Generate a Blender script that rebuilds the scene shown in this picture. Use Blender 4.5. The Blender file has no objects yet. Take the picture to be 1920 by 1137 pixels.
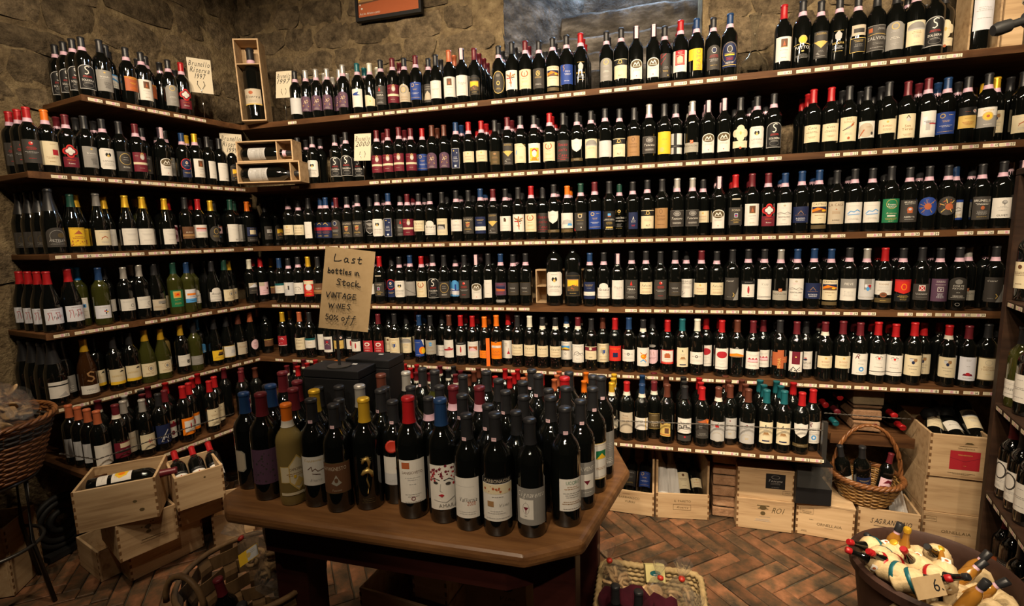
import bpy, bmesh, math, random
from mathutils import Vector, Matrix
random.seed(7)
PI = math.pi
S = bpy.context.scene
COL = S.collection
# ------------------------------------------------------------------ camera
FPX, EYE = 930.235, 1.58
def cam_matrix():
    p, r, y = 0.13678, -0.027266, 0.269204
    c, s, cp, sp, cy, sy = math.cos(r), math.sin(r), math.cos(p), math.sin(p), math.cos(y), math.sin(y)
    return Matrix(((cy, -sy, 0), (sy, cy, 0), (0, 0, 1))) @ Matrix(((1, 0, 0), (0, sp, cp), (0, cp, -sp))) @ Matrix(((c, -s, 0), (s, c, 0), (0, 0, 1)))
M = cam_matrix(); MT = M.transposed()
cd = bpy.data.cameras.new('camera'); cam = bpy.data.objects.new('camera', cd); COL.objects.link(cam); S.camera = cam
cd.sensor_width = 36; cd.lens = FPX / 1920 * 36; cd.clip_start = .02
rm = Matrix((M.col[0], M.col[1], -M.col[2])).transposed().to_4x4(); rm.translation = (0, 0, EYE); cam.matrix_world = rm
def ray(x, y): return M @ Vector(((x - 960) / FPX, -(y - 568.5) / FPX, 1))
def hz(x, y, z): d = ray(x, y); return d * ((z - EYE) / d.z) + Vector((0, 0, EYE))
def hy(x, y, Y): d = ray(x, y); return d * (Y / d.y) + Vector((0, 0, EYE))
def on_line(px, P0, D, z):
    """point P0 + s*D (both at height z) that the camera sees in column px"""
    a = MT @ Vector((P0[0], P0[1], z - EYE)); e = MT @ Vector((D[0], D[1], 0)); U = (px - 960) / FPX
    s = (U * a.z - a.x) / (e.x - U * e.z); return Vector((P0[0] + s * D[0], P0[1] + s * D[1], z))
# ------------------------------------------------------------------ light and exposure
S.view_settings.view_transform = 'Standard'; S.view_settings.look = 'None'; S.view_settings.gamma = 1
S.view_settings.use_curve_mapping = False; S.view_settings.exposure = 0.0
S.cycles.max_bounces = 6; S.cycles.transparent_max_bounces = 12; S.cycles.sample_clamp_indirect = 4
S.cycles.use_denoising = True; S.cycles.caustics_reflective = False; S.cycles.caustics_refractive = False
w = bpy.data.worlds.new('world'); S.world = w; w.use_nodes = True
w.node_tree.nodes['Background'].inputs[0].default_value = (1, .8, .6, 1); w.node_tree.nodes['Background'].inputs[1].default_value = .045
WARM = (1, .80, .56)
def spot(loc, to, e, ang=70, blend=.6, col=WARM, rad=.035):
    l = bpy.data.lights.new('ceiling_or_fill_spot', 'SPOT'); l.energy = e; l.spot_size = math.radians(ang); l.spot_blend = blend; l.color = col; l.shadow_soft_size = rad
    o = bpy.data.objects.new('ceiling_or_fill_spot', l); COL.objects.link(o); o.location = loc
    o.rotation_euler = (Vector(to) - Vector(loc)).to_track_quat('-Z', 'Y').to_euler(); return o
for x, e in ((-2.0, 52), (-1.35, 62), (-.7, 70), (-.05, 76), (.6, 80), (1.2, 74)):
    spot((x, .85, 3.1), (x + .05, 2.95, 1.6), e * 1.75, 98, .6, rad=.045)
spot((-1.2, 1.3, 3.1), (-2.75, 2.2, 1.8), 78, 95)
spot((-1.3, .5, 3.1), (-2.85, 1.6, 1.6), 66, 90)
spot((.75, 1.3, 3.1), (.9, 2.1, 0), 95, 55)
spot((.45, .9, 3.1), (1.55, 1.7, .9), 80, 55)
spot((-.9, -.4, 3.2), (-.6, 1.5, .9), 52, 60)  # added fill, no known fixture: brightens the table bottles
spot((.1, -.2, 3.2), (-.4, 1.4, .9), 42, 60)  # second added fill for the table bottles
spot((-1.4, .2, 3.2), (-1.9, 1.5, .1), 34, 60)  # third added fill, towards the floor left of the table
for x in (-.35, .35, 1.0): spot((x * .8, -1.0, 3.15), (x + .15, 2.65, .25), 170, 30)  # unseen row added behind the camera to brighten the crates and lowest shelf
l = bpy.data.lights.new('window_daylight', 'AREA'); l.shape = 'RECTANGLE'; l.size = .7; l.size_y = .16; l.energy = 34; l.color = (.42, .66, 1)
dayl = bpy.data.objects.new('window_daylight', l); COL.objects.link(dayl); dayl.location = (-.10, 3.70, 3.72); dayl.rotation_euler = (math.radians(-12), 0, 0)
# ------------------------------------------------------------------ colours and materials
PAL = dict(w=(.72, .69, .64), c=(.70, .61, .42), C=(.86, .79, .60), k=(.012, .012, .013), d=(.045, .04, .036), g=(.26, .25, .235), s=(.45, .44, .43), r=(.60, .025, .02),
           m=(.15, .012, .025), b=(.02, .055, .27), n=(.012, .02, .07), u=(.08, .32, .68), y=(.80, .50, .03), o=(.85, .22, .01), t=(.01, .10, .11),
           v=(.015, .17, .07), q=(.62, .43, .12), z=(.13, .06, .03), p=(.74, .50, .56), e=(.50, .43, .33), x=(.34, .19, .08), h=(.42, .11, .04),
           a=(.55, .55, .56), l=(.70, .71, .78), i=(.10, .05, .09), j=(.35, .33, .28), f=(.40, .02, .03), B=(.10, .07, .03))
CAPN = dict(k='black', n='navy', r='red', m='maroon', b='brown', s='silver', y='gold', o='orange', t='teal', g='green', w='white', p='pink-sealed', u='blue', h='copper', d='grey')
CAPC = dict(k=(.018, .018, .02), n=(.012, .04, .12), r=(.36, .010, .013), m=(.11, .012, .018), b=(.10, .03, .018), s=(.42, .40, .37), y=(.70, .42, .03), o=(.70, .16, .012),
            t=(.010, .10, .12), g=(.01, .05, .035), w=(.62, .60, .50), p=(.03, .02, .03), u=(.01, .18, .50), h=(.42, .11, .045), d=(.16, .15, .14))
def mat(name, col, rough=.5, spec=.5, metal=0, trans=0, ior=1.45, alpha=1):
    m = bpy.data.materials.new(name); m.use_nodes = True; b = m.node_tree.nodes['Principled BSDF']
    b.inputs['Base Color'].default_value = (*col, 1); b.inputs['Roughness'].default_value = rough; b.inputs['Specular IOR Level'].default_value = spec
    b.inputs['Metallic'].default_value = metal; b.inputs['Coat Weight'].default_value = .6 if 'wine_glass' in name else 0; b.inputs['Transmission Weight'].default_value = trans; b.inputs['IOR'].default_value = ior; b.inputs['Alpha'].default_value = alpha
    return m
def N(m, t, **kw):
    n = m.node_tree.nodes.new(t)
    for k, v in kw.items():
        if k in n.inputs: n.inputs[k].default_value = v
        else: setattr(n, k, v)
    return n
def LK(m, a, b): m.node_tree.links.new(a, b)
def ramp(m, src, stops):
    r = N(m, 'ShaderNodeValToRGB'); el = r.color_ramp.elements
    while len(el) < len(stops): el.new(.5)
    for e, (p, c) in zip(el, stops): e.position = p; e.color = (*c, 1)
    LK(m, src, r.inputs[0]); return r.outputs[0]
def noisy(name, stops, scale=(6, 6, 6), detail=6, rough=.7, bump=.3, bscale=40, dist=.01, rnd=.0, spec=.3, coord='Object', nr=.62):
    m = mat(name, (1, 1, 1), rough, spec); b = m.node_tree.nodes['Principled BSDF']
    tc = N(m, 'ShaderNodeTexCoord'); mp = N(m, 'ShaderNodeMapping'); mp.inputs['Scale'].default_value = scale
    LK(m, tc.outputs[coord], mp.inputs[0]); oi = N(m, 'ShaderNodeObjectInfo')
    ad = N(m, 'ShaderNodeVectorMath', operation='SCALE'); LK(m, oi.outputs['Random'], ad.inputs[0]); ad.inputs['Scale'].default_value = 37
    a2 = N(m, 'ShaderNodeVectorMath', operation='ADD'); LK(m, mp.outputs[0], a2.inputs[0]); LK(m, ad.outputs[0], a2.inputs[1])
    nz = N(m, 'ShaderNodeTexNoise', Scale=1, Detail=detail, Roughness=nr); LK(m, a2.outputs[0], nz.inputs['Vector'])
    c = ramp(m, nz.outputs[0], stops)
    if rnd:
        h = N(m, 'ShaderNodeHueSaturation'); mr = N(m, 'ShaderNodeMapRange'); mr.inputs[3].default_value = 1 - rnd; mr.inputs[4].default_value = 1 + rnd
        LK(m, oi.outputs['Random'], mr.inputs[0]); LK(m, mr.outputs[0], h.inputs['Value']); LK(m, c, h.inputs['Color']); c = h.outputs[0]
    LK(m, c, b.inputs['Base Color'])
    if bump:
        n2 = N(m, 'ShaderNodeTexNoise', Scale=bscale, Detail=8, Roughness=.65); LK(m, tc.outputs[coord], n2.inputs['Vector'])
        bp = N(m, 'ShaderNodeBump', Strength=bump, Distance=dist); LK(m, n2.outputs[0], bp.inputs['Height']); LK(m, bp.outputs[0], b.inputs['Normal'])
    return m
def colmat(name, rough, spec=.5, metal=0, noise=0):
    m = mat(name, (1, 1, 1), rough, spec, metal); a = N(m, 'ShaderNodeVertexColor', layer_name='Col'); b = m.node_tree.nodes['Principled BSDF']; c = a.outputs[0]
    if noise:
        nz = N(m, 'ShaderNodeTexNoise', Scale=60, Detail=3); tc = N(m, 'ShaderNodeTexCoord'); LK(m, tc.outputs['Object'], nz.inputs['Vector'])
        x = N(m, 'ShaderNodeMix', data_type='RGBA', blend_type='MULTIPLY'); x.inputs[0].default_value = noise
        LK(m, c, x.inputs[6]); LK(m, nz.outputs[0], x.inputs[7]); c = x.outputs[2]
    LK(m, c, b.inputs['Base Color']); return m
MT_ = dict(
    dark=mat('dark_wine_glass', (.003, .0035, .003), .04, 1.0), green=mat('olive_wine_glass', (.032, .034, .007), .04, .6), brown=mat('brown_wine_glass', (.03, .012, .004), .04, .6),
    clear=mat('clear_white_wine_glass', (.30, .215, .07), .04, .8, 0, .35, 1.3), glass=mat('thin_clear_glass', (.95, .97, .97), .01, .5, 0, 1, 1.12),
    paper=colmat('label_paper', .55, .3, 0, .12), foil=colmat('capsule_foil', .34, .5, .15), print_=colmat('printed_board', .7, .25, 0, .1),
    film=mat('clear_plastic_film', (.8, .8, .78), .12, .8, 0, .9, 1.2, .35), black=mat('black_painted_board', (.010, .010, .011), .5, .3), iron=mat('grey_iron', (.10, .095, .09), .4, .5, .8),
    chrome=mat('chrome', (.7, .7, .7), .12, .5, 1), rubber=mat('black_leatherette', (.02, .02, .02), .55, .4), white=mat('white_tissue_paper', (.66, .64, .62), .8, .2),
    gold=mat('gold_ornament', (.55, .38, .12), .35, .5, .6), wax=mat('red_wax', (.42, .03, .015), .4, .5), cloth=noisy('maroon_cloth', [(.3, (.04, .004, .010)), (.7, (.09, .010, .022))], (20, 20, 20), rough=.9, bump=.3, bscale=200, dist=.002),
    card=mat('cream_card', (.62, .55, .42), .7, .2))
MT_['kraft'] = noisy('kraft_board', [(.3, (.36, .25, .13)), (.7, (.42, .30, .165))], (30, 30, 30), rough=.8, bump=.1, bscale=300, dist=.001)
MT_['shelf'] = noisy('dark_shelf_wood', [(.3, (.045, .019, .008)), (.55, (.10, .045, .018)), (.8, (.18, .085, .035))], (3, 22, 22), rough=.6, bump=.2, bscale=60, dist=.003, spec=.18)
MT_['table'] = noisy('brown_table_wood', [(.3, (.09, .038, .014)), (.55, (.19, .088, .032)), (.8, (.28, .14, .055))], (3, 26, 26), rough=.38, bump=.12, bscale=80, dist=.002, spec=.5)
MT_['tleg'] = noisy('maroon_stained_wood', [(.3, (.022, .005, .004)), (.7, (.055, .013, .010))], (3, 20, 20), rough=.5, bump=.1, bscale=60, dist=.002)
MT_['pine'] = noisy('pale_pine', [(.28, (.30, .185, .095)), (.45, (.48, .325, .18)), (.75, (.60, .43, .255))], (2.2, 30, 30), detail=4, rough=.6, bump=.12, bscale=90, dist=.002, rnd=.12)
MT_['grain'] = mat('dark_end_grain', (.16, .08, .03), .7)
MT_['wick'] = noisy('brown_wicker', [(.3, (.10, .035, .012)), (.6, (.24, .095, .030)), (.85, (.40, .19, .07))], (25, 25, 25), rough=.4, bump=.2, bscale=200, dist=.001, spec=.5)
MT_['wick2'] = noisy('honey_wicker', [(.3, (.20, .10, .03)), (.7, (.42, .24, .08))], (25, 25, 25), rough=.4, bump=.2, bscale=200, dist=.001, spec=.5)
MT_['strap'] = noisy('chipwood_strap', [(.3, (.09, .05, .022)), (.7, (.22, .13, .06))], (20, 20, 5), rough=.55, bump=.3, bscale=120, dist=.002)
MT_['sea'] = noisy('seagrass_cord', [(.3, (.26, .18, .08)), (.7, (.48, .35, .17))], (40, 40, 40), rough=.7, bump=.6, bscale=260, dist=.003)
MT_['raffia'] = noisy('pale_raffia', [(.3, (.50, .36, .18)), (.7, (.72, .56, .33))], (60, 60, 4), rough=.6, bump=.5, bscale=160, dist=.003)
MT_['terra'] = noisy('brown_terracotta', [(.3, (.028, .013, .009)), (.7, (.055, .025, .017))], (8, 8, 8), rough=.6, bump=.2, bscale=90, dist=.002)
MT_['stone'] = noisy('rough_tufa_stone', [(.30, (.045, .034, .022)), (.44, (.14, .105, .066)), (.56, (.24, .18, .11)), (.72, (.42, .32, .19))], (13, 13, 13), detail=10, rough=.95, bump=1, bscale=30, dist=.04, rnd=.20, spec=.1, nr=.76)
MT_['mortar'] = noisy('lime_mortar', [(.30, (.09, .065, .036)), (.46, (.24, .175, .10)), (.58, (.33, .25, .14)), (.74, (.52, .40, .24))], (14, 14, 14), detail=10, rough=.95, bump=1, bscale=32, dist=.035, spec=.1, nr=.74)
MT_['dstone'] = noisy('grey_niche_stone', [(.3, (.035, .03, .026)), (.48, (.10, .088, .075)), (.60, (.20, .18, .16)), (.74, (.36, .33, .30))], (5, 9, 14), detail=10, rough=.9, bump=1, bscale=22, dist=.04, spec=.15)
MT_['brick'] = noisy('worn_floor_brick', [(.34, (.040, .030, .020)), (.46, (.095, .056, .030)), (.56, (.165, .076, .037)), (.70, (.27, .12, .060))], (9, 9, 9), detail=9, rough=.55, bump=.5, bscale=45, dist=.006, rnd=.35, spec=.35)
MT_['pbrick'] = noisy('pier_brick', [(.3, (.20, .11, .06)), (.6, (.36, .21, .12)), (.85, (.42, .30, .19))], (14, 14, 14), detail=8, rough=.9, bump=.8, bscale=50, dist=.01, rnd=.25, spec=.15)
MT_['grout'] = noisy('dusty_grout', [(.3, (.035, .028, .018)), (.7, (.085, .068, .045))], (9, 9, 9), rough=.9, bump=.5, bscale=60, dist=.006)
MT_['plaster'] = noisy('brown_plaster', [(.3, (.16, .12, .07)), (.7, (.28, .21, .13))], (5, 5, 5), rough=.95, bump=.4, bscale=20, dist=.02)
MT_['dshelf'] = noisy('dark_unit_wood', [(.3, (.016, .008, .005)), (.7, (.045, .022, .012))], (3, 22, 22), rough=.5, bump=.2, bscale=60, dist=.003, spec=.4)
MT_['bisc'] = noisy('dry_pasta', [(.3, (.42, .25, .11)), (.7, (.62, .42, .22))], (30, 30, 30), rough=.6, bump=.3, bscale=100, dist=.003)
MT_['lamp'] = mat('lamp_glow', (1, 1, 1), .3); _b = MT_['lamp'].node_tree.nodes['Principled BSDF']; _b.inputs['Emission Color'].default_value = (1, .95, .85, 1); _b.inputs['Emission Strength'].default_value = 6
# ------------------------------------------------------------------ mesh helpers
class MB:
    def __init__(s): s.v, s.f, s.c = [], [], []
    def face(s, pts, col=None):
        n = len(s.v); s.v += [tuple(p) for p in pts]; s.f.append(tuple(range(n, n + len(pts)))); s.c.append(col)
    def add(s, vs, fs, col=None, M4=None):
        n = len(s.v); s.v += [tuple(M4 @ Vector(p)) if M4 else tuple(p) for p in vs]
        for f in fs: s.f.append(tuple(i + n for i in f)); s.c.append(col)
    def box(s, x0, y0, z0, x1, y1, z1, col=None, M4=None):
        s.add([(x0, y0, z0), (x1, y0, z0), (x1, y1, z0), (x0, y1, z0), (x0, y0, z1), (x1, y0, z1), (x1, y1, z1), (x0, y1, z1)],
              [(0, 3, 2, 1), (4, 5, 6, 7), (0, 1, 5, 4), (1, 2, 6, 5), (2, 3, 7, 6), (3, 0, 4, 7)], col, M4)
    def lathe(s, prof, seg=24, col=None, M4=None, cols=None):
        vs, fs, cc = [], [], []
        for r, z in prof:
            for k in range(seg): a = 2 * PI * k / seg; vs.append((r * math.cos(a), r * math.sin(a), z))
        for i in range(len(prof) - 1):
            for k in range(seg): k2 = (k + 1) % seg; fs.append((i * seg + k, i * seg + k2, (i + 1) * seg + k2, (i + 1) * seg + k)); cc.append(cols[i] if cols else col)
        n = len(s.v); s.v += [tuple(M4 @ Vector(p)) if M4 else p for p in vs]; s.f += [tuple(i + n for i in f) for f in fs]; s.c += cc
    def tube(s, pts, r, seg=6, closed=False, col=None):
        pts = [Vector(p) for p in pts]; n = len(pts); rings = []
        rr = r if isinstance(r, (list, tuple)) else [r] * n
        up = Vector((0, 0, 1))
        for i, p in enumerate(pts):
            a = pts[(i - 1) % n] if closed or i > 0 else p; b = pts[(i + 1) % n] if closed or i < n - 1 else p
            t = (b - a).normalized(); u = t.cross(up)
            if u.length < .05: u = t.cross(Vector((1, 0, 0)))
            u.normalize(); w = u.cross(t); rings.append([p + (u * math.cos(2 * PI * k / seg) + w * math.sin(2 * PI * k / seg)) * rr[i] for k in range(seg)])
        base = len(s.v)
        for g in rings: s.v += [tuple(q) for q in g]
        for i in range(n if closed else n - 1):
            j = (i + 1) % n
            for k in range(seg): k2 = (k + 1) % seg; s.f.append((base + i * seg + k, base + i * seg + k2, base + j * seg + k2, base + j * seg + k)); s.c.append(col)
        if not closed:
            s.f.append(tuple(base + k for k in range(seg - 1, -1, -1))); s.c.append(col)
            s.f.append(tuple(base + (n - 1) * seg + k for k in range(seg))); s.c.append(col)
    def prism(s, poly, z0, z1, col=None):
        n = len(poly); s.add([(x, y, z0) for x, y in poly] + [(x, y, z1) for x, y in poly],
              [tuple(range(n - 1, -1, -1)), tuple(range(n, 2 * n))] + [(i, (i + 1) % n, n + (i + 1) % n, n + i) for i in range(n)], col)
    def mesh(s, name, m, smooth=None):
        me = bpy.data.meshes.new(name); me.from_pydata(s.v, [], s.f)
        if any(c is not None for c in s.c):
            ca = me.color_attributes.new('Col', 'FLOAT_COLOR', 'CORNER'); buf = []
            for f, c in zip(s.f, s.c): buf += list((*(c or (1, 1, 1)), 1)) * len(f)
            ca.data.foreach_set('color', buf)
        for q in (m if isinstance(m, list) else [m]): me.materials.append(q)
        if smooth: 
            me.polygons.foreach_set('use_smooth', [True] * len(me.polygons))
            if smooth < 3: me.set_sharp_from_angle(angle=smooth)
        me.update(); return me
    def obj(s, name, m, parent=None, smooth=None, M4=None): return link(name, s.mesh(name, m, smooth), parent, M4)
def link(name, me, parent=None, M4=None):
    o = bpy.data.objects.new(name, me); COL.objects.link(o)
    if parent: o.parent = parent
    if M4 is not None: o.matrix_local = M4
    return o
def tag(o, label, cat, group=None, kind=None):
    if label: o['label'] = label
    if cat: o['category'] = cat
    if group: o['group'] = group
    if kind: o['kind'] = kind
    return o
def struct(o): o['kind'] = 'structure'; return o
def empty(name, loc, rz=0, label=None, cat=None, group=None):
    o = bpy.data.objects.new(name, None); COL.objects.link(o); o.location = loc; o.rotation_euler = (0, 0, rz); o.empty_display_size = .05
    return tag(o, label, cat, group)
def bevel(o, w=.003, seg=2):
    b = o.modifiers.new('bevel', 'BEVEL'); b.width = w; b.segments = seg; b.limit_method = 'ANGLE'; return o
def rx(a): return Matrix.Rotation(a, 4, 'X')
def ry(a): return Matrix.Rotation(a, 4, 'Y')
def rz(a): return Matrix.Rotation(a, 4, 'Z')
def tr(*p): return Matrix.Translation(p)
# ------------------------------------------------------------------ flat print: lettering and label art as thin coloured faces
GLY = {}
def glyph(ch, shear=0):
    k = (ch, shear)
    if k not in GLY:
        c = bpy.data.curves.new('g', 'FONT'); c.body = ch; c.resolution_u = 2; c.shear = shear; o = bpy.data.objects.new('g', c)
        me = bpy.data.meshes.new_from_object(o); tris = [[(me.vertices[i].co.x, me.vertices[i].co.y) for i in p.vertices] for p in me.polygons]
        xs = [p[0] for t in tris for p in t] or [0, .3]; GLY[k] = (tris, min(xs), max(xs) - min(xs))
        bpy.data.objects.remove(o); bpy.data.meshes.remove(me); bpy.data.curves.remove(c)
    return GLY[k]
def text_polys(txt, cx, cy, h, shear=0, maxw=None):
    out, x = [], 0
    for ch in txt:
        if ch == '_': x += .35; continue
        t, x0, w_ = glyph(ch, shear)
        out += [[(p[0] - x0 + x, p[1]) for p in g] for g in t]; x += w_ + .09
    x -= .09; k = h / .72; kx = k if not maxw else min(k, maxw / max(x, .1))
    return [[((p[0] - x / 2) * kx + cx, p[1] * k + cy - h / 2) for p in g] for g in out]
def ell(cx, cy, a, b, n=16, t0=0, t1=2 * PI): return [(cx + a * math.cos(t0 + (t1 - t0) * i / n), cy + b * math.sin(t0 + (t1 - t0) * i / n)) for i in range(n if t1 - t0 > 6.2 else n + 1)]
def stroke(pts, w):
    out = []
    for (a, b), (c, d) in zip(pts, pts[1:]):
        L = math.hypot(c - a, d - b) or 1; nx, ny = -(d - b) / L * w / 2, (c - a) / L * w / 2; ex, ey = (c - a) / L * w * .3, (d - b) / L * w * .3
        out.append([(a + nx - ex, b + ny - ey), (a - nx - ex, b - ny - ey), (c - nx + ex, d - ny + ey), (c + nx + ex, d + ny + ey)])
    return out
def parse(spec, rnd):
    L = []
    for el in spec.split(';'):
        p = el.split(); k = p[0]
        if k == 'L':
            cx, cy, w_, n, c = float(p[1]), float(p[2]), float(p[3]), int(p[4]), PAL[p[5]]
            for i in range(n):
                y = cy - i * 5.2; ww = w_ * rnd.uniform(.55, 1); x = -ww / 2; g = []
                while x < ww / 2: d = rnd.uniform(3, 8); g.append([(cx + x, y), (cx + min(x + d, ww / 2), y), (cx + min(x + d, ww / 2), y + 1.5), (cx + x, y + 1.5)]); x += d + 1.3
                L.append((g, c))
            continue
        if k == 'T': L.append((text_polys(p[5], float(p[1]), float(p[2]), float(p[3]), 0, float(p[6]) if len(p) > 6 else None), PAL[p[4]])); continue
        if k == 'I': L.append((text_polys(p[5], float(p[1]), float(p[2]), float(p[3]), .4, float(p[6]) if len(p) > 6 else None), PAL[p[4]])); continue
        if k == 'V':
            g = text_polys(p[5], 0, 0, float(p[3])); L.append(([[(-y + float(p[1]), x + float(p[2])) for x, y in q] for q in g], PAL[p[4]])); continue
        if k == 'Z': v = [float(x) for x in p[3:]]; L.append((stroke(list(zip(v[::2], v[1::2])), float(p[1])), PAL[p[2]])); continue
        if k == 'P': v = [float(x) for x in p[2:]]; L.append(([list(zip(v[::2], v[1::2]))], PAL[p[1]])); continue
        a = [float(x) for x in p[1:5]]; c = PAL[p[-1]]; x0, y0, x1, y1 = a
        if k == 'R': L.append(([[(x0, y0), (x1, y0), (x1, y1), (x0, y1)]], c))
        elif k == 'E': L.append(([ell(x0, y0, x1, y1)], c))
        elif k == 'A': w_ = (x1 - x0) / 2; L.append(([[(x0, y0), (x1, y0)] + ell((x0 + x1) / 2, y1 - w_ * .7, w_, w_ * .7, 12, 0, PI)], c))
        elif k == 'K': q = 9; L.append(([[(x0 + q, y0), (x1 - q, y0), (x1, y0 + q), (x1, y1 - q), (x1 - q, y1), (x0 + q, y1), (x0, y1 - q), (x0, y0 + q)]], c))
        elif k == 'U': q = 5; L.append(([[(x0 + q, y0), (x1 - q, y0), (x1 - 1.4, y0 + 1.4), (x1, y0 + q), (x1, y1 - q), (x1 - 1.4, y1 - 1.4), (x1 - q, y1), (x0 + q, y1), (x0 + 1.4, y1 - 1.4), (x0, y1 - q), (x0, y0 + q), (x0 + 1.4, y0 + 1.4)]], c))
        elif k == 'S': m_ = (x0 + x1) / 2; h = y1 - y0; L.append(([[(m_, y0), (x1 - 8, y0 + h * .22), (x1 - 1, y0 + h * .5), (x1, y1 - 4), ((m_ + x1) / 2, y1 - 6), (m_, y1), ((m_ + x0) / 2, y1 - 6), (x0, y1 - 4), (x0 + 1, y0 + h * .5), (x0 + 8, y0 + h * .22)]], c))
        elif k == 'Q': L.append(([ell(x0 - y1 * .5, y0, x1 * .55, y1 * .5, 12), ell(x0 + y1 * .5, y0, x1 * .55, y1 * .5, 12)], c)); L.append(([ell(x0, y0 - y1 * .45, x1 * .5, y1 * .55, 12), ell(x0, y0 + y1 * .45, x1 * .5, y1 * .55, 12)], c)); L.append(([ell(x0, y0, x1 * .75, y1 * .7, 12)], c))
        elif k == 'O':
            t = float(p[5]); g = []
            for i in range(20): t0, t1 = 2 * PI * i / 20, 2 * PI * (i + 1) / 20; g.append([(x0 + x1 * math.cos(t0), y0 + y1 * math.sin(t0)), (x0 + x1 * math.cos(t1), y0 + y1 * math.sin(t1)), (x0 + (x1 - t) * math.cos(t1), y0 + (y1 - t) * math.sin(t1)), (x0 + (x1 - t) * math.cos(t0), y0 + (y1 - t) * math.sin(t0))])
            L.append((g, c))
        elif k == 'F':
            t = float(p[5]); L.append(([[(x0, y0), (x1, y0), (x1, y0 + t), (x0, y0 + t)], [(x0, y1 - t), (x1, y1 - t), (x1, y1), (x0, y1)], [(x0, y0), (x0 + t, y0), (x0 + t, y1), (x0, y1)], [(x1 - t, y0), (x1, y0), (x1, y1), (x1 - t, y1)]], c))
        elif k == 'D': # scattered spots
            n = int(p[5]); L.append(([ell(rnd.uniform(x0, x1), rnd.uniform(y0, y1), r_, r_, 7) for r_ in [rnd.uniform(1.2, 3.6) for _ in range(n)]], c))
        else: raise ValueError(el)
    return L
def clip(poly, x, keep_right):
    out = []
    for a, b in zip(poly, poly[1:] + poly[:1]):
        ia, ib = (a[0] >= x) == keep_right or a[0] == x, (b[0] >= x) == keep_right or b[0] == x
        if ia: out.append(a)
        if ia != ib and a[0] != b[0]: t = (x - a[0]) / (b[0] - a[0]); out.append((x, a[1] + t * (b[1] - a[1])))
    return out
def print_mesh(name, spec, R=None, k=1.0, seed=1, m=None, step=5.0):
    """spec in millimetres; R wraps it round a cylinder of that radius (front = -Y), None keeps it flat in the XZ plane"""
    b = MB(); rnd = random.Random(seed)
    for li, (polys, col) in enumerate(parse(spec, rnd)):
        off = .00016 * (li + 1)
        for poly in polys:
            if len(poly) < 3: continue
            parts = [poly]
            if R:
                x0, x1 = min(p[0] for p in poly), max(p[0] for p in poly); i = math.ceil(x0 / step)
                rest, parts = poly, []
                while i * step < x1 - .01 and len(rest) > 2:
                    if i * step > x0 + .01: parts.append(clip(rest, i * step, False)); rest = clip(rest, i * step, True)
                    i += 1
                parts.append(rest)
            for q in parts:
                if len(q) < 3: continue
                ar = sum(q[i][0] * q[(i + 1) % len(q)][1] - q[(i + 1) % len(q)][0] * q[i][1] for i in range(len(q)))
                if abs(ar) < 1e-3: continue
                if ar < 0: q = q[::-1]
                if R: b.face([((R + off) * math.sin(x * k / 1000 / R), -(R + off) * math.cos(x * k / 1000 / R), y * k / 1000) for x, y in q], col)
                else: b.face([(x * k / 1000, -off, y * k / 1000) for x, y in q], col)
    return b.mesh(name, m or MT_['paper'])
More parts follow.
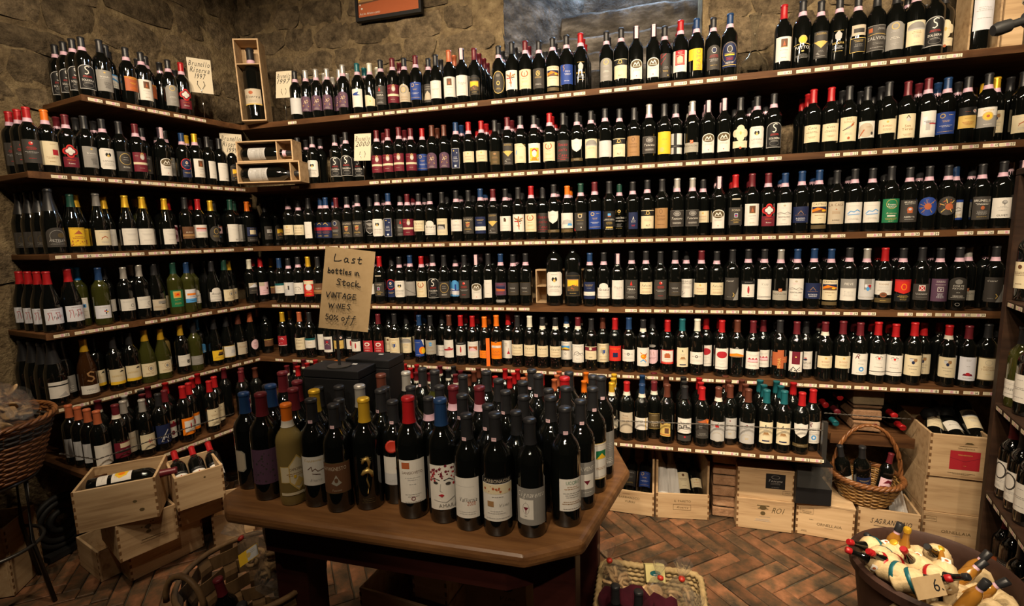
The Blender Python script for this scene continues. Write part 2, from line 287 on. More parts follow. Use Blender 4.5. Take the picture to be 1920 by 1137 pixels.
# ------------------------------------------------------------------ label designs (millimetres on the bottle wall, y from the base)
DZ = {
'sw': ('arched white-bird label', 'A -39 40 39 160 s;A -36 43 36 157 k;Z 4 w 10 150 2 153 -7 147 -6 138 4 130 5 120 -3 113 -9 116;L 0 104 44 2 r;T 0 84 10 w SOLDERA 50;L 0 72 36 2 g;O 0 60 22 12 1 g'),
'wh': ('plain white label', 'R -38 48 38 148 w;L 0 128 30 1 g;L 0 100 50 2 g;L 0 66 40 1 s'),
'wn': ('narrow white label', 'R -24 45 24 150 w;L 0 130 24 2 s;L 0 70 20 1 g'),
'wl': ('low white label', 'R -40 38 40 104 w;L 0 92 50 2 s;I 0 72 12 g Annata 50;L 0 52 40 1 s'),
'ws': ('short white label', 'R -38 62 38 130 w;L 0 118 20 1 q;T 0 98 8 g RISERVA 52;L 0 80 48 2 s'),
'cr': ('cream label', 'R -38 46 38 142 c;E 0 124 7 8 z;L 0 104 52 3 z;L 0 62 36 1 z'),
'cs': ('short cream label', 'R -38 70 38 132 c;E 0 120 5 5 q;T 0 102 8 h ROSSO 50;L 0 88 46 2 x'),
'crn': ('worn cream label', 'R -38 52 38 132 c;I 0 118 11 d Casa 36;L 0 100 54 2 z;L 0 76 40 2 x'),
'ct': ('white label with script', 'R -39 50 39 150 w;T 0 138 8 d BRUNELLO 54;T 0 127 8 d MONTALCINO 58;L 0 110 50 3 g;Z 1.5 d -34 70 -20 84 -26 60 -10 76'),
'cut': ('white cut-corner label with crest', 'K -38 45 38 150 w;E -6 118 6 9 k;E 6 118 6 9 k;E 0 112 5 7 q;L 0 138 46 1 g;T 0 86 9 g CAPANNA 52;L 0 74 50 3 s'),
'gy': ('dark grey label', 'R -38 45 38 148 g;E 0 136 5 4 q;T 0 116 9 w brunello 46;L 0 104 50 1 s;L 8 88 30 6 d'),
'ga': ('grey arched label', 'A -36 42 36 158 g;O 0 138 14 14 3 q;L 0 120 44 2 s;L 0 92 46 2 w;L 0 66 34 2 s'),
'gb': ('grey label with white title', 'R -38 48 38 132 a;Z 2 w -8 100 -8 118 0 126 8 118 8 100;L 0 92 30 2 w;I 0 66 12 w Riserva 44'),
'bk': ('plain black label', 'R -38 45 38 145 d;L 0 132 50 2 s;L 0 104 44 3 g;L 0 66 50 2 q'),
'bg': ('black label with gold emblem', 'R -37 42 37 148 d;O 0 122 12 14 3 q;Z 3 q -6 114 0 130 6 114;L 0 102 48 2 q;L 0 66 46 2 s'),
'bv': ('black label with gold medallion', 'E 0 126 18 18 q;E 0 126 12 12 y;Z 2 q -36 104 0 110 36 104;T 0 92 13 w FATTOI 60;E 0 76 6 3 q;L 0 62 54 4 g'),
'bs': ('black label with silver diamond', 'P s 0 150 14 134 12 116 0 104 -12 116 -14 134;L 0 148 60 1 q;T 0 96 9 q RISERVA 60;L 0 82 56 3 s;L 0 60 50 1 q'),
'bd': ('black label with gold triangle', 'R -30 40 30 158 d;L 0 150 46 2 q;Z 2 q -30 112 30 112;P q -26 110 -14 116 14 116 26 110 0 84;L 0 72 30 2 g;P g -20 60 -12 66 -4 54;L 0 48 40 1 s'),
'b2': ('two gold-framed black labels', 'R -30 120 30 165 e;R -22 132 22 150 d;F -35 48 35 110 2 q;R -33 50 33 108 k;L 0 98 46 2 q;L 0 82 40 3 g'),
'bo': ('black label with silver oval', 'R -38 52 38 136 d;O 0 118 18 12 2 s;E 0 118 12 7 g;I 0 94 12 w Toscana 56;L 0 72 50 2 w;F -38 52 38 136 1 g'),
'br': ('black label with red tree', 'R -38 42 38 148 d;P r -6 118 0 142 6 118;L 0 110 60 1 s;T 0 96 10 w TERRA 56;L 0 84 56 3 g;L 0 56 46 2 s'),
'bt': ('black red-flower label', 'R -36 42 36 150 d;E 0 132 8 8 r;E 3 134 3 3 w;L 0 114 46 3 r;L 0 92 50 2 s;L 0 62 36 1 r'),
'bx': ('black label with red lightning', 'R -35 42 35 160 d;Z 3 f -10 160 -24 130 -14 110 -30 80;Z 3 f -24 130 10 158;Z 2 f -14 110 8 140;L 10 92 30 2 s;L 8 76 30 2 q;E 20 52 3 3 q'),
'bq': ('black label with red and gold print', 'R -36 44 36 140 k;A -36 42 36 160 d;E 0 136 12 14 n;O 0 136 12 14 2 a;L 0 112 50 3 f;L 0 92 48 3 s;L 0 62 50 1 q'),
'bn': ('black label with large white title', 'R -38 44 38 150 d;T 0 132 11 w BRUNELLO 66;L 0 118 60 2 w;E 0 98 7 9 h;L 0 82 50 4 s;L 0 56 50 1 q'),
'bp': ('black label with painted amphora', 'R -40 42 40 146 d;T 0 136 7 w BRUNELLO 46;L 0 126 56 1 w;E 0 100 12 14 h;R -10 84 10 92 h;E 0 102 7 5 w;Z 2 b -8 102 8 102;T 0 66 8 w RISERVA 60;L 0 54 50 1 s'),
'bz': ('black label with red square emblem', 'R -36 50 36 128 d;R -13 94 13 122 w;R -11 96 11 120 f;Z 3 w -8 118 8 98;Z 3 w 8 118 -8 98;L 0 82 58 2 s;L 0 64 50 1 g'),
'bh': ('dark label with diagonal gold curl', 'R -38 42 38 158 d;P g 8 42 38 110 38 42;I -8 142 8 w Castel 40;Z 3 q 8 80 14 70 8 60;L -10 58 30 1 g'),
'rg': ('dark label with thin gold ring', 'R -38 42 38 142 d;O 0 104 28 30 2 q;L 0 112 34 1 s;L 0 100 40 1 s;T 0 62 8 w ROSSO 30'),
'ovk': ('black gold-rimmed oval label', 'E 0 96 40 62 q;E 0 96 36.5 58.5 d;L 0 138 26 3 e;O 0 92 10 12 4 q;L 0 64 30 2 q'),
'fig': ('white label with winged figure', 'R -38 48 38 148 w;Z 7 h 0 134 -2 104 2 76;Z 7 x -26 128 0 112 24 126;Z 5 f -24 108 -4 106;Z 5 k 20 112 4 106;D -14 82 14 120 12 h;D -20 110 20 130 8 x;Z 4 h 0 80 2 62'),
'ltr': ('cream label with laurel wreath', 'R -38 46 38 146 c;O 0 124 20 18 5 h;E 0 122 9 11 c;R -10 136 10 146 c;Z 4 x 0 114 0 128;L 0 98 50 1 z;L 0 84 36 2 q;L 0 58 50 1 q'),
'bl': ('blue label with gold print', 'R -38 50 38 146 b;O -14 130 10 10 3 q;L 16 132 28 1 q;L 0 108 40 2 q;L 0 86 50 2 l;L 0 60 60 1 q'),
'bs2': ('bright blue label', 'R -38 46 38 146 b;Z 4 x -12 142 -20 136 -12 126 -18 114;L 6 112 40 2 l;L 6 98 44 2 l;L 0 62 44 1 l'),
'nv': ('navy label', 'R -40 52 40 130 n;Z 2 x -12 94 0 110 12 94;L 0 88 60 1 x;T 0 72 9 l ROSSO 40;L 0 62 36 1 l'),
'nt': ('tall navy label with moons', 'R -24 40 24 152 s;R -22 42 22 150 n;E -8 138 4 4 q;E 10 126 3 3 l;L 0 102 32 3 l;L 0 82 34 2 l;R -6 48 6 58 l'),
'nw': ('navy label with white foot', 'R -36 44 36 140 n;L 0 122 50 2 q;L 0 104 44 1 s;R -36 62 36 84 w;L 0 70 50 1 n'),
'nb': ('navy label with red band', 'R -38 44 38 142 n;R -38 92 38 112 f;Z 3 q -14 130 0 140 14 126;L 0 84 50 3 h;L 0 60 40 2 q'),
'nx': ('navy label with gold crown', 'A -37 44 37 162 n;E 0 128 12 16 d;O 0 128 12 16 2 a;L 0 108 54 2 q;R -22 98 22 104 y;L 0 88 52 3 r;L 0 66 46 2 l;R -34 52 34 55 q;O 0 110 36 50 1 q'),
'vv': ('blue-black label with white V', 'R -38 44 38 154 i;L 0 142 44 2 w;L 0 124 52 1 w;F -12 92 12 114 2 w;T 0 103 14 l V;L 0 82 30 5 l'),
'mg': ('maroon label with cream band', 'R -38 46 38 148 m;R -38 84 38 96 c;E 6 124 11 15 e;E 6 122 7 9 a;Z 3 q -2 138 6 146 14 138;L -20 128 26 1 e;L 0 64 40 1 e'),
'tri': ('white label with small red picture', 'R -38 44 38 152 w;R -14 106 14 142 z;P h -6 112 0 134 6 112;Z 1.5 q -14 106 14 106;L 0 92 46 1 g;L 0 78 30 1 s;L 0 58 40 1 x'),
'pkt': ('white label with pink blocks', 'R -38 44 38 152 w;L 0 142 30 3 p;I 0 112 14 g Poggio 44;L 0 96 40 2 p;L 0 78 32 3 p;L 0 58 30 1 s'),
'arw': ('white arch with dark oval picture', 'A -33 36 33 132 w;E 0 108 29 20 B;Z 4 w -16 102 -8 116 0 104 8 118 16 102;Z 2 w -20 98 20 98;L 0 80 40 2 g;P r -3 52 3 52 0 46'),
'qf': ('cream quatrefoil label', 'Q 0 122 40 40 c;L 0 122 50 1 q;E 0 122 4 9 q;R -39 50 39 84 c;L 0 74 56 2 s;E 0 50 6 6 h'),
'shd': ('white shield label', 'S -32 86 32 158 w;L 0 136 36 2 s;R -38 38 38 54 B;L 0 46 50 1 e'),
'shs': ('dark grey shield label', 'S -34 60 34 150 a;S -31 63 31 147 d;P g -30 130 30 130 0 108;L 0 100 40 2 w;L 0 52 50 1 g'),
'yl': ('plain yellow label', 'R -37 44 37 156 y;I 0 118 9 x Oro 30;E -14 66 12 12 q;L 0 92 40 1 q'),
'yb': ('yellow label with vertical title', 'R -38 96 -10 150 y;R -10 46 38 150 y;V 16 98 22 x BEATO;Z 1 x -10 46 -10 150'),
'bn2': ('tan brown label', 'R -38 44 38 150 x;O 0 132 8 12 2 z;T 0 108 9 z ROSSO 46;L 0 94 50 2 z;L 0 64 46 1 z'),
'bsm': ('small brown label', 'R -30 48 30 122 B;E 0 108 8 6 x;L 0 92 40 3 x;L 0 64 30 2 x'),
'og': ('orange-gold label', 'R -38 70 38 126 q;R -38 126 38 162 k;E 22 144 8 8 w;Z 3 r 18 148 26 140;L -6 142 30 1 h;L 0 112 50 1 x;L 0 96 46 3 h'),
'md': ('half-black label with gold medal', 'R -38 116 38 152 w;R -38 66 38 116 g;E 0 114 19 19 q;E 0 114 13 13 y;E 0 114 6 6 h;L 0 78 30 1 w;I 0 140 8 q Annata 40'),
'pt': ('white label with blue stripes', 'R -30 40 32 154 w;R -20 96 -6 130 l;R -10 70 6 112 s;L 4 108 50 2 n;R 2 96 30 101 f;Z 2 p -26 90 -26 146'),
'fc': ('cream label with round picture', 'R -38 58 38 136 w;E -6 94 32 34 e;P h -36 62 -32 62 -10 96 -16 98;E 20 78 6 8 d;T 4 108 6 x VINO 30'),
'bi': ('cream label with orange bird', 'R -38 46 38 156 c;T 0 146 8 x DUE 30;T 0 134 8 x SORELLE 56;Z 5 h 18 120 6 112;Z 8 g 6 112 -8 104;Z 3 k -8 104 -24 96;Z 4 h 10 120 20 128;L 0 82 30 2 s;E 0 60 5 6 h'),
'gq': ('white label with grey picture', 'R -38 48 38 150 c;A -34 116 34 144 g;R -34 112 34 118 s;L 0 104 40 2 x;L 0 92 30 3 s;L 0 58 20 1 s'),
'ck': ('cream label with black top', 'R -38 46 38 112 c;R -38 112 38 142 k;O 0 128 9 10 3 q;L 0 120 50 1 q;R -38 139 38 142 c;L 0 96 46 3 e;I 0 62 10 d No.7 20'),
'cc': ('cream cut label with blue figure', 'P c -36 46 36 46 36 130 12 150 -36 150;Z 6 u -18 112 -22 94;L 8 132 34 1 x;L 6 76 30 2 h;F -32 50 32 144 1 q'),
'po': ('white label with painted portrait', 'R -38 44 38 148 w;R -26 52 26 122 y;E 0 92 13 18 w;Z 7 f -12 108 0 116 14 106;D -22 54 22 76 12 p;P o -18 54 18 54 10 72 -10 72'),
'rs': ('black label with red script', 'R -38 40 38 152 d;I 0 130 18 f Rosso 56;I 0 102 16 f della 48;I 0 74 16 f Casa 56;Z 2 f -36 58 36 58;L 0 48 40 1 r'),
'bw': ('white label with black cross', 'R -40 46 40 148 w;R -8 46 8 148 k;R -42 78 42 92 k;L 0 84 60 1 g'),
'gs': ('silver band with orange seal', 'R -39 44 39 92 j;T 0 76 8 d MONTALCINO 66;L 0 62 40 1 g;R -8 88 8 104 h;Z 2 c -4 92 4 100'),
'dp': ('dark label with gold landscape', 'A -36 42 36 150 k;F -34 46 34 134 2 B;R -26 66 26 118 x;R -24 88 24 114 y;P B -26 66 26 66 26 84 0 94 -26 82;D -20 70 20 100 8 h;L 0 56 40 1 q'),
'cu': ('dark label with bronze grapes', 'A -34 50 34 140 i;D -20 74 20 126 22 x;D -16 80 16 120 10 e;L 0 62 36 2 e'),
'cir': ('beige label with grey ring', 'R -38 46 38 104 e;E -4 112 34 34 e;O -4 114 20 22 5 g;O -4 114 13 15 3 q;L 0 74 50 2 x;L 0 58 60 1 x'),
'cb': ('cream label with curved top', 'P c -36 44 36 44 36 84 20 98 -6 108 -36 110;E 6 72 4 6 q;L 0 58 40 1 s'),
'wf': ('white label with blue flower', 'R -38 44 38 148 w;P b -28 118 -8 126 16 132 8 118 26 112 4 108 -20 112;L 0 96 40 1 s;L 0 60 36 1 s'),
'ls': ('pale label with blue landscape', 'R -38 84 38 152 w;P u -38 118 -10 126 38 114 38 152 -38 152;P l -38 124 0 134 38 120 38 146 -38 146;L 0 108 30 2 g;L 0 92 50 1 v'),
'rb': ('red-brown label', 'R -38 74 38 148 h;L 0 136 40 1 y;L 0 116 30 2 y;L 0 92 50 2 o;R -38 142 38 144 y'),
'rq': ('maroon label with red-edged diamond', 'R -34 40 34 90 m;Q 0 118 31 33 r;Q 0 118 24 26 m;Q 0 118 17 19 w;L 0 116 20 2 s;L 0 74 36 1 o;T 0 58 7 w Rosso 40'),
'dr': ('white label with hill drawing', 'R -38 42 38 154 w;E 0 140 6 5 e;T 0 128 7 p RIETO 34;Z 1.5 d -34 102 -16 108 0 100 14 108 34 98;Z 1.5 g -30 98 -8 102 10 96 32 102;T 0 84 7 d MONTALCINO 56;L 0 70 20 1 g;L 0 50 50 1 s'),
'db': ('white label with ruin drawing', 'R -38 46 38 140 w;R -38 128 38 140 b;R -38 46 38 56 b;Z 3 g -20 84 -18 98 -6 94 8 104 20 98;Z 2 d -22 82 22 90;Z 2 g -6 84 -4 100;L 0 72 56 2 q;E 0 60 5 5 q'),
'pc': ('cream label with painted landscape', 'U -38 46 38 148 c;T 0 138 9 d CASTELLO 58;R -34 96 34 126 o;P n -34 112 -10 122 34 110 34 126 -34 126;P z -34 96 34 96 34 104 4 112 -34 100;E 16 106 9 4 y;L 0 84 50 1 x;L 0 70 20 1 g;R -36 20 36 38 B'),
'lc': ('beige label titled LA CASA', 'R -38 42 38 150 e;T 0 134 13 z LA_CASA 66;P h -4 110 4 110 0 118;L 0 102 40 3 x;T 0 60 7 d ROSSO 30;L 0 48 60 1 s'),
'bb': ('white label with blue drawing', 'R -39 44 39 142 w;L 0 124 44 1 s;P l -24 82 24 82 28 96 -26 98;Z 4 u -26 88 -14 100 0 96 12 106 26 98;Z 3 u -24 82 24 86;L 0 66 50 2 s'),
'gn': ('green label', 'R -38 40 38 150 v;O 0 126 22 22 1.5 q;T 0 124 9 w Rosso 34;L 0 114 44 2 w;I 0 84 8 c Riserva 40;R -16 68 16 74 w;L 0 60 56 2 q;L 0 46 30 1 c'),
'sun': ('blue disc with orange sun', 'E 0 112 42 44 b;E 0 112 14 15 h;D -30 80 30 144 16 h;Z 3 x -30 124 -14 116;Z 3 x -6 144 -4 128;Z 3 x 24 136 10 124;Z 3 x -22 84 -10 98;Z 3 x 16 84 8 98;Z 3 x -34 106 -16 108'),
'sk': ('black disc with orange sun', 'E 0 112 42 44 d;E 6 108 15 16 h;D -30 80 30 144 16 h;Z 3 q -30 124 -12 116;Z 3 q -6 144 -2 126;Z 3 q 24 136 14 124;Z 3 q -22 84 -8 98;Z 3 q 16 84 10 96'),
'ol': ('white label with small olive tree', 'R -40 48 40 138 w;E 4 118 10 9 g;E 6 120 6 5 s;Z 2 d 4 112 4 104;L 0 98 40 2 s;L 0 82 50 1 s;T 0 60 8 d OLIVETI 54'),
'rp': ('dark label with red figure', 'R -36 42 36 150 d;R -22 88 36 140 w;P f -20 92 30 92 20 124 0 134 -12 108;E 10 128 6 7 k;L 0 72 40 2 s;Z 3 q -20 50 20 58'),
'ax': ('cream arched label with script', 'R -40 46 40 106 w;A -26 46 26 132 w;I 0 96 16 d Annata 60;L 0 76 66 1 g;R -40 54 40 58 s;L 0 66 50 1 s'),
'ps': ('cream label with grey photograph', 'R -38 42 38 142 c;R -32 76 20 106 d;P s -32 76 20 76 10 94 -20 100;L 0 124 46 1 g;L 0 62 40 2 s'),
'wb': ('white label with two thin rules', 'R -38 46 38 150 w;I 0 126 14 g Vino 30;L 0 106 40 1 s;Z 1.4 k -38 62 38 62;Z 1.4 k -38 56 38 56'),
'wc': ('white label with antler crest', 'R -38 44 38 148 w;Z 2 d -16 132 -6 138 0 128 6 138 16 132;E 0 128 5 6 r;O 0 126 14 8 1.5 s;L 0 104 24 1 s;L 0 84 46 1 g;Z 2.4 k -38 62 38 62;L 0 52 30 1 s'),
'bc': ('black label with heraldic crest', 'R -37 46 37 144 d;T 0 130 11 e ARGIANO 60;E 0 100 12 17 x;Z 4 f -10 96 10 106;Z 4 q -12 112 12 112;L 0 74 50 2 q;L 0 58 30 1 s'),
'wm': ('white label with small dark mark', 'R -38 56 38 142 w;R -8 110 2 132 d;R -4 110 6 126 z;L 0 88 50 1 s;L 0 72 40 1 g'),
'wp': ('white label with snow picture', 'R -40 62 40 148 w;P s -30 84 30 84 30 104 4 112 -20 106;P u 4 76 34 76 30 88 10 90;R -40 38 40 58 B;L 0 46 40 1 x'),
'bm': ('black label with gold crest', 'R -38 44 38 142 d;E 0 124 12 12 e;E 0 124 7 8 d;Z 3 q -12 134 12 134;L 0 100 60 1 q;L 0 84 46 2 g;E 6 62 3 3 w;P f -38 60 -38 44 -24 44'),
'sc': ('black label with tricolour shield', 'R -36 60 36 142 k;R -8 112 8 130 u;R -8 112 8 118 h;L 0 100 74 2 w;L 0 84 40 3 q;R -18 52 18 60 q;L 0 46 50 1 w'),
'cn': ('black label with small gold seal', 'E 0 146 9 9 q;E 0 146 5 5 d;L 0 130 20 1 q;T 0 110 10 w ERNACINA 72;L 0 96 66 2 w;L 0 76 40 4 g;L 0 52 50 1 q'),
'ns': ('narrow blue-grey label', 'R -26 46 26 136 n;Z 2 w -4 96 0 112 4 96;L 0 88 30 2 w;L 0 66 24 2 r'),
'st': ('black label with crest and ribbon', 'R -37 50 37 138 d;T 0 124 10 e FONDI 66;R -8 88 8 108 w;R -6 90 6 106 b;R -3 94 3 100 r;L 0 78 50 2 q;T 0 64 8 q 2000 40;R -20 176 20 182 e'),
'ft': ('white label with red feather', 'R -38 52 38 142 k;R -33 58 33 124 w;E 0 96 5 20 f;R -6 66 6 68 z;L 0 134 50 1 s'),
'pv': ('white label with black PIEVE top', 'R -39 44 39 104 w;R -39 104 39 150 g;T 0 126 12 w PIEVE 44;I 0 88 8 s Riserva 40;L 0 76 50 3 s'),
'gc': ('grey label with coloured crest', 'U -40 50 40 152 a;R -16 100 16 152 g;E -8 118 6 8 l;E 8 118 6 8 f;E 0 104 7 10 u;Z 2 w -14 126 14 126;R -40 60 40 66 s;L 0 62 30 1 w'),
'mz': ('white label with brown seal', 'R -40 74 40 142 w;T 0 126 8 x PODERE 62;L 0 112 40 2 s;L 0 98 60 2 s;E 0 74 15 13 z;O 0 74 12 10 2 h;R -38 36 38 58 B;L 0 46 40 1 q'),
'rd': ('dark label with red-orange shield', 'R -38 42 38 80 k;P r -38 92 0 80 38 92 38 142 -38 142;O 0 114 12 16 4 o;R -38 142 38 150 f;L 0 70 46 3 q;L 0 50 40 1 q'),
'ca': ('dark arched label with white title', 'A -38 50 38 160 d;E 0 138 14 12 g;T 0 118 10 w CORTE 42;T 0 106 8 w PAVONE 42;L 0 86 20 1 w;L 0 72 56 3 w;O 0 30 9 8 2 g'),
'bk2': ('black label with two lines', 'F -38 62 38 136 1.5 B;R -36 64 36 134 d;T -4 104 8 s VIGNA 40;L 0 84 30 1 s;R -20 78 20 80 B'),
'nl': ('black label with sunset picture', 'U -38 60 38 134 i;R -28 84 28 112 h;P n -28 100 28 96 28 112 -28 112;L 0 124 40 1 r;L 0 74 50 2 f;U -30 18 30 34 g'),
'bc2': ('pale blue castle label', 'R -40 46 40 100 u;E -4 110 30 38 u;P l -34 60 34 54 34 84 -30 96;R -4 84 6 122 b;Z 6 b -24 84 26 84;L 4 74 56 2 w;T 4 56 8 w ROCCA 60'),
'ro': ('blue label under red octagon', 'R -26 38 26 84 n;E 0 116 32 34 r;E 0 116 28 30 n;E 0 124 7 9 w;E 0 124 4 5 h;L 0 106 30 1 w;L 0 66 36 2 q'),
'gd': ('grey label with diagonal line', 'R -38 54 38 142 g;L 0 134 50 2 s;Z 2 d -38 100 38 64;L 0 92 20 1 s'),
'gw': ('blue-grey label with white corner', 'R -38 50 38 140 a;P w -38 90 -6 100 -6 140 -38 140;R -6 90 4 118 d;L 8 70 40 1 w'),
'rc': ('red label with cross emblem', 'R -38 44 38 150 r;R -38 124 38 146 c;E 0 104 22 22 c;E 0 104 18 18 l;Z 4 w -14 104 14 104;Z 4 w 0 90 0 118;L 0 76 40 1 c;L 0 62 46 2 y'),
'bf': ('white label with sheep sketch', 'R -38 60 38 134 w;Z 2 d -22 90 -14 104 8 106 18 98 20 88;Z 2 d -10 92 -10 84;Z 2 d 10 92 10 84;L 0 74 50 1 g'),
'rr': ('pink-red label', 'R -34 76 34 142 f;D -20 80 20 130 10 p;T 0 124 9 p RO 24;R -34 76 34 80 p'),
'wg': ('white label with dark green top', 'R -38 66 38 128 w;R -38 118 38 132 t;L 0 104 44 2 q;L 0 82 40 1 s'),
'wd': ('white label with dark picture', 'R -34 44 34 148 w;R -24 62 24 130 i;E 0 112 9 8 f;Z 2 e -14 96 0 104 14 92;L 0 54 30 1 g'),
'r1': ('red label with white emblem', 'R -36 52 36 132 f;E 0 108 18 13 w;E 0 108 11 7 f;L 0 86 44 2 w;T 0 68 7 w ROSSO 44'),
'bu': ('blue label with orange sun', 'R -30 42 34 150 b;E 22 80 20 24 o;E 30 76 13 18 y;L -6 130 30 1 w;P w 18 150 34 108 34 150;L -4 52 30 1 l'),
'cp': ('cream label with small crest', 'R -38 58 38 148 j;E 0 124 10 12 u;Z 3 q -8 124 8 124;L 0 102 50 2 x;L 0 76 56 1 x'),
'wr': ('white label with red ribbon', 'R -34 42 34 152 w;P f -34 94 34 100 28 88 -34 84;P f -10 100 10 110 18 98;L 0 66 36 1 s;L -8 132 30 1 s'),
'pb': ('white label with pink building', 'R -38 48 38 142 w;R -26 86 26 106 p;P f -24 100 -16 110 -8 100 0 110 8 100 16 110 24 100;Z 2 f -26 86 26 86;L 0 124 50 2 s;L 0 70 50 2 s'),
'pz': ('white label with red picture', 'R -38 46 38 148 w;R -28 90 28 118 h;P p -28 90 28 90 0 112 -20 106;L 0 132 50 1 s;L 0 76 50 3 s;L 0 56 40 1 q'),
'ob': ('low orange label', 'R -36 48 36 96 o;L 0 84 50 1 h;T 0 70 9 h ESTATE 56;L 0 56 46 1 h'),
'ow': ('orange label with white scene', 'R -36 46 36 148 o;E 0 148 8 6 z;R -30 112 30 126 w;P a -26 112 -4 124 8 112;T 0 90 12 h CASA 40;L 0 76 50 3 h'),
'wt': ('white label with red triangle', 'R -34 40 34 148 w;P f -10 66 10 66 0 88;Z 2 f 0 84 0 102;L -14 128 20 4 x;L 0 54 24 1 s'),
'cl': ('cream label with signature', 'R -38 70 38 136 c;I 0 118 13 d Felsina 50;L 0 100 56 1 x;L 0 84 60 2 x'),
'pd': ('white label with yellow field picture', 'U -38 46 38 152 w;R -24 100 24 128 y;P u -24 112 0 120 24 110 24 128 -24 128;P z -24 100 24 100 24 106 -10 110;L 0 140 40 1 g;O 0 82 6 6 1.5 g;L 0 56 36 2 s'),
'hr': ('white label with horse drawing', 'R -38 44 38 150 w;T 0 138 7 g CAVALLO 50;Z 2.5 d -26 84 -18 104 -4 108 12 96 26 100 32 84;Z 2.5 g -16 90 0 100 20 86;Z 2 d -8 84 6 92;L 0 66 40 1 g;L 0 52 46 1 s'),
'cm': ('cream label with maroon head', 'R -38 66 38 118 c;R -38 118 38 142 m;E 0 130 8 8 c;L 0 104 50 2 e;I 0 80 8 d 2004 20;R -38 140 38 143 c'),
'ce': ('cream label with coat of arms', 'R -38 42 38 152 c;T 0 140 8 x ARGENTO 56;P g -10 116 10 116 10 98 0 86 -10 98;R 0 96 9 114 b;Z 4 q -10 122 10 122;Z 2 g -16 96 -12 118;Z 2 g 16 96 12 118;L 0 74 46 1 q;L 0 60 56 2 x'),
'rn': ('red label with navy square', 'R -38 62 38 148 r;R -14 84 14 110 n;I 0 134 10 o Sanguigno 60;L 0 76 60 2 h'),
'wk': ('white label with black crest', 'R -38 62 38 128 w;E 0 104 7 8 d;Z 2 g -24 104 24 104;E 0 104 3 4 w;L 0 84 50 2 s'),
'fi': ('white label with orange fish', 'R -38 40 38 146 w;E 2 96 16 14 o;P o -10 108 -20 122 -4 114;P h 6 106 24 118 14 100;Z 4 o 8 84 18 68;Z 5 u -14 66 0 78 14 64;E -2 98 5 5 y;L 0 54 50 1 s'),
'pk': ('pink oval-footed label', 'A -34 60 34 122 p;E 0 62 34 22 p;R -34 62 34 118 p;Z 2 x -10 110 -6 90;Z 2 x 6 108 10 86;L 0 74 44 2 m;E 0 142 18 8 g;L 0 142 20 1 k'),
'rf': ('white label framed in red', 'R -38 58 38 138 r;R -34 70 34 134 w;R -16 92 16 114 h;R -10 114 10 120 h;L 0 84 40 1 h;L 0 64 60 1 c'),
'mo': ('cream label with small moon', 'R -32 44 32 150 c;E 0 132 5 6 k;E 3 133 4 5 c;P x -14 88 14 88 8 100 -8 100;L 0 84 36 1 x;R -16 54 16 60 n;L 0 112 26 2 s'),
'ov': ('white label with red oval', 'R -36 40 36 154 w;E 0 120 28 19 f;L 0 90 46 2 s;L 0 72 38 2 s;R -34 52 34 53.5 g'),
'ho': ('short white label with sunset', 'R -40 108 40 152 w;P o -40 108 40 108 40 118 0 130 -40 122;P x -40 108 40 108 40 112 -6 116;P g -10 154 0 164 12 154'),
'ox': ('brick-red cross label', 'R -12 56 18 152 h;R -38 70 18 140 h;R 18 86 40 118 h;V -4 84 14 q AMAR;L 20 104 16 1 q'),
'wx': ('white label with maroon block', 'R -34 44 34 150 w;R -18 84 20 150 m;E 0 122 4 4 q;D -28 46 28 58 12 k;Z 3 k -22 50 -10 70 4 52 20 68'),
'ml': ('white label titled MONTLUC', 'R -40 48 40 144 w;L 0 134 40 2 s;R -6 106 6 110 r;E 0 100 9 5 n;T 0 82 12 d MONTLUC 62;L 0 64 50 2 g'),
'rl': ('white label with large red R', 'R -38 42 38 150 w;I -16 136 24 m R 20;L 8 118 50 2 g;E 2 72 11 12 u;E 2 72 5 6 l;L 0 98 30 1 g;L 0 52 40 1 g'),
'c2': ('rounded cream label with blue crest', 'U -38 48 38 148 c;E -8 124 7 9 a;E 8 124 7 9 x;E 0 112 6 8 n;Z 2 g -14 132 14 132;L 0 94 60 1 g;L 0 80 50 1 g;L 0 62 20 1 g'),
'wa': ('tall white label with red arch', 'R -36 36 36 152 l;L 0 138 30 2 g;L 0 106 16 1 g;P m -20 60 20 60 14 70 -14 70;E 0 68 9 8 f;L 0 48 36 1 g'),
'bb2': ('cream label edged in brown', 'R -40 38 40 148 B;R -37 42 37 144 c;O 0 124 14 13 2 e;T 0 102 9 x ROSSO 36;T 0 90 8 x TOSCANA 56;L 0 68 30 1 q'),
'yo': ('small white-topped tan label', 'U -36 62 36 130 j;R -36 108 36 130 k;E 0 124 16 8 e;L 0 96 40 1 x;P e -20 62 20 62 14 76 -14 76'),
'bt2': ('beige label with thin title', 'R -38 42 38 150 e;T 0 134 8 z Rosso 34;L 0 122 46 2 x;L 0 100 24 1 x'),
'pg': ('pale green-white label', 'R -38 66 38 130 w;R 22 66 27 130 q;L -4 116 44 1 v;L -4 100 44 3 s'),
'bw2': ('brown arched label', 'U -40 56 40 140 q;U -38 58 38 138 B;L 0 128 50 1 e;P e -26 86 26 86 18 98 -18 98;T 0 76 10 e VILLA 60'),
'yc': ('narrow yellow label with crest', 'R -32 40 22 112 q;R -6 56 14 84 z;L -6 96 40 2 x;E -18 114 12 14 z;E -18 114 7 8 d;R -32 48 22 50 r'),
'wsk': ('white label with black skyline', 'R -38 64 38 142 w;T 0 118 12 d Rosso 56;Z 3 d -28 92 -28 102 -16 102 -16 92 -4 92 -4 106 10 106 10 94 26 94;Z 3 d -30 88 34 88;L 0 76 40 1 s;R -36 24 36 54 d;E 2 46 5 5 f'),
'bor': ('black label with orange splash', 'R -34 44 34 144 d;P h -28 128 20 148 36 140 32 118 10 126;P o 16 140 34 136 28 120;L -10 108 20 3 s;L 0 70 50 3 g'),
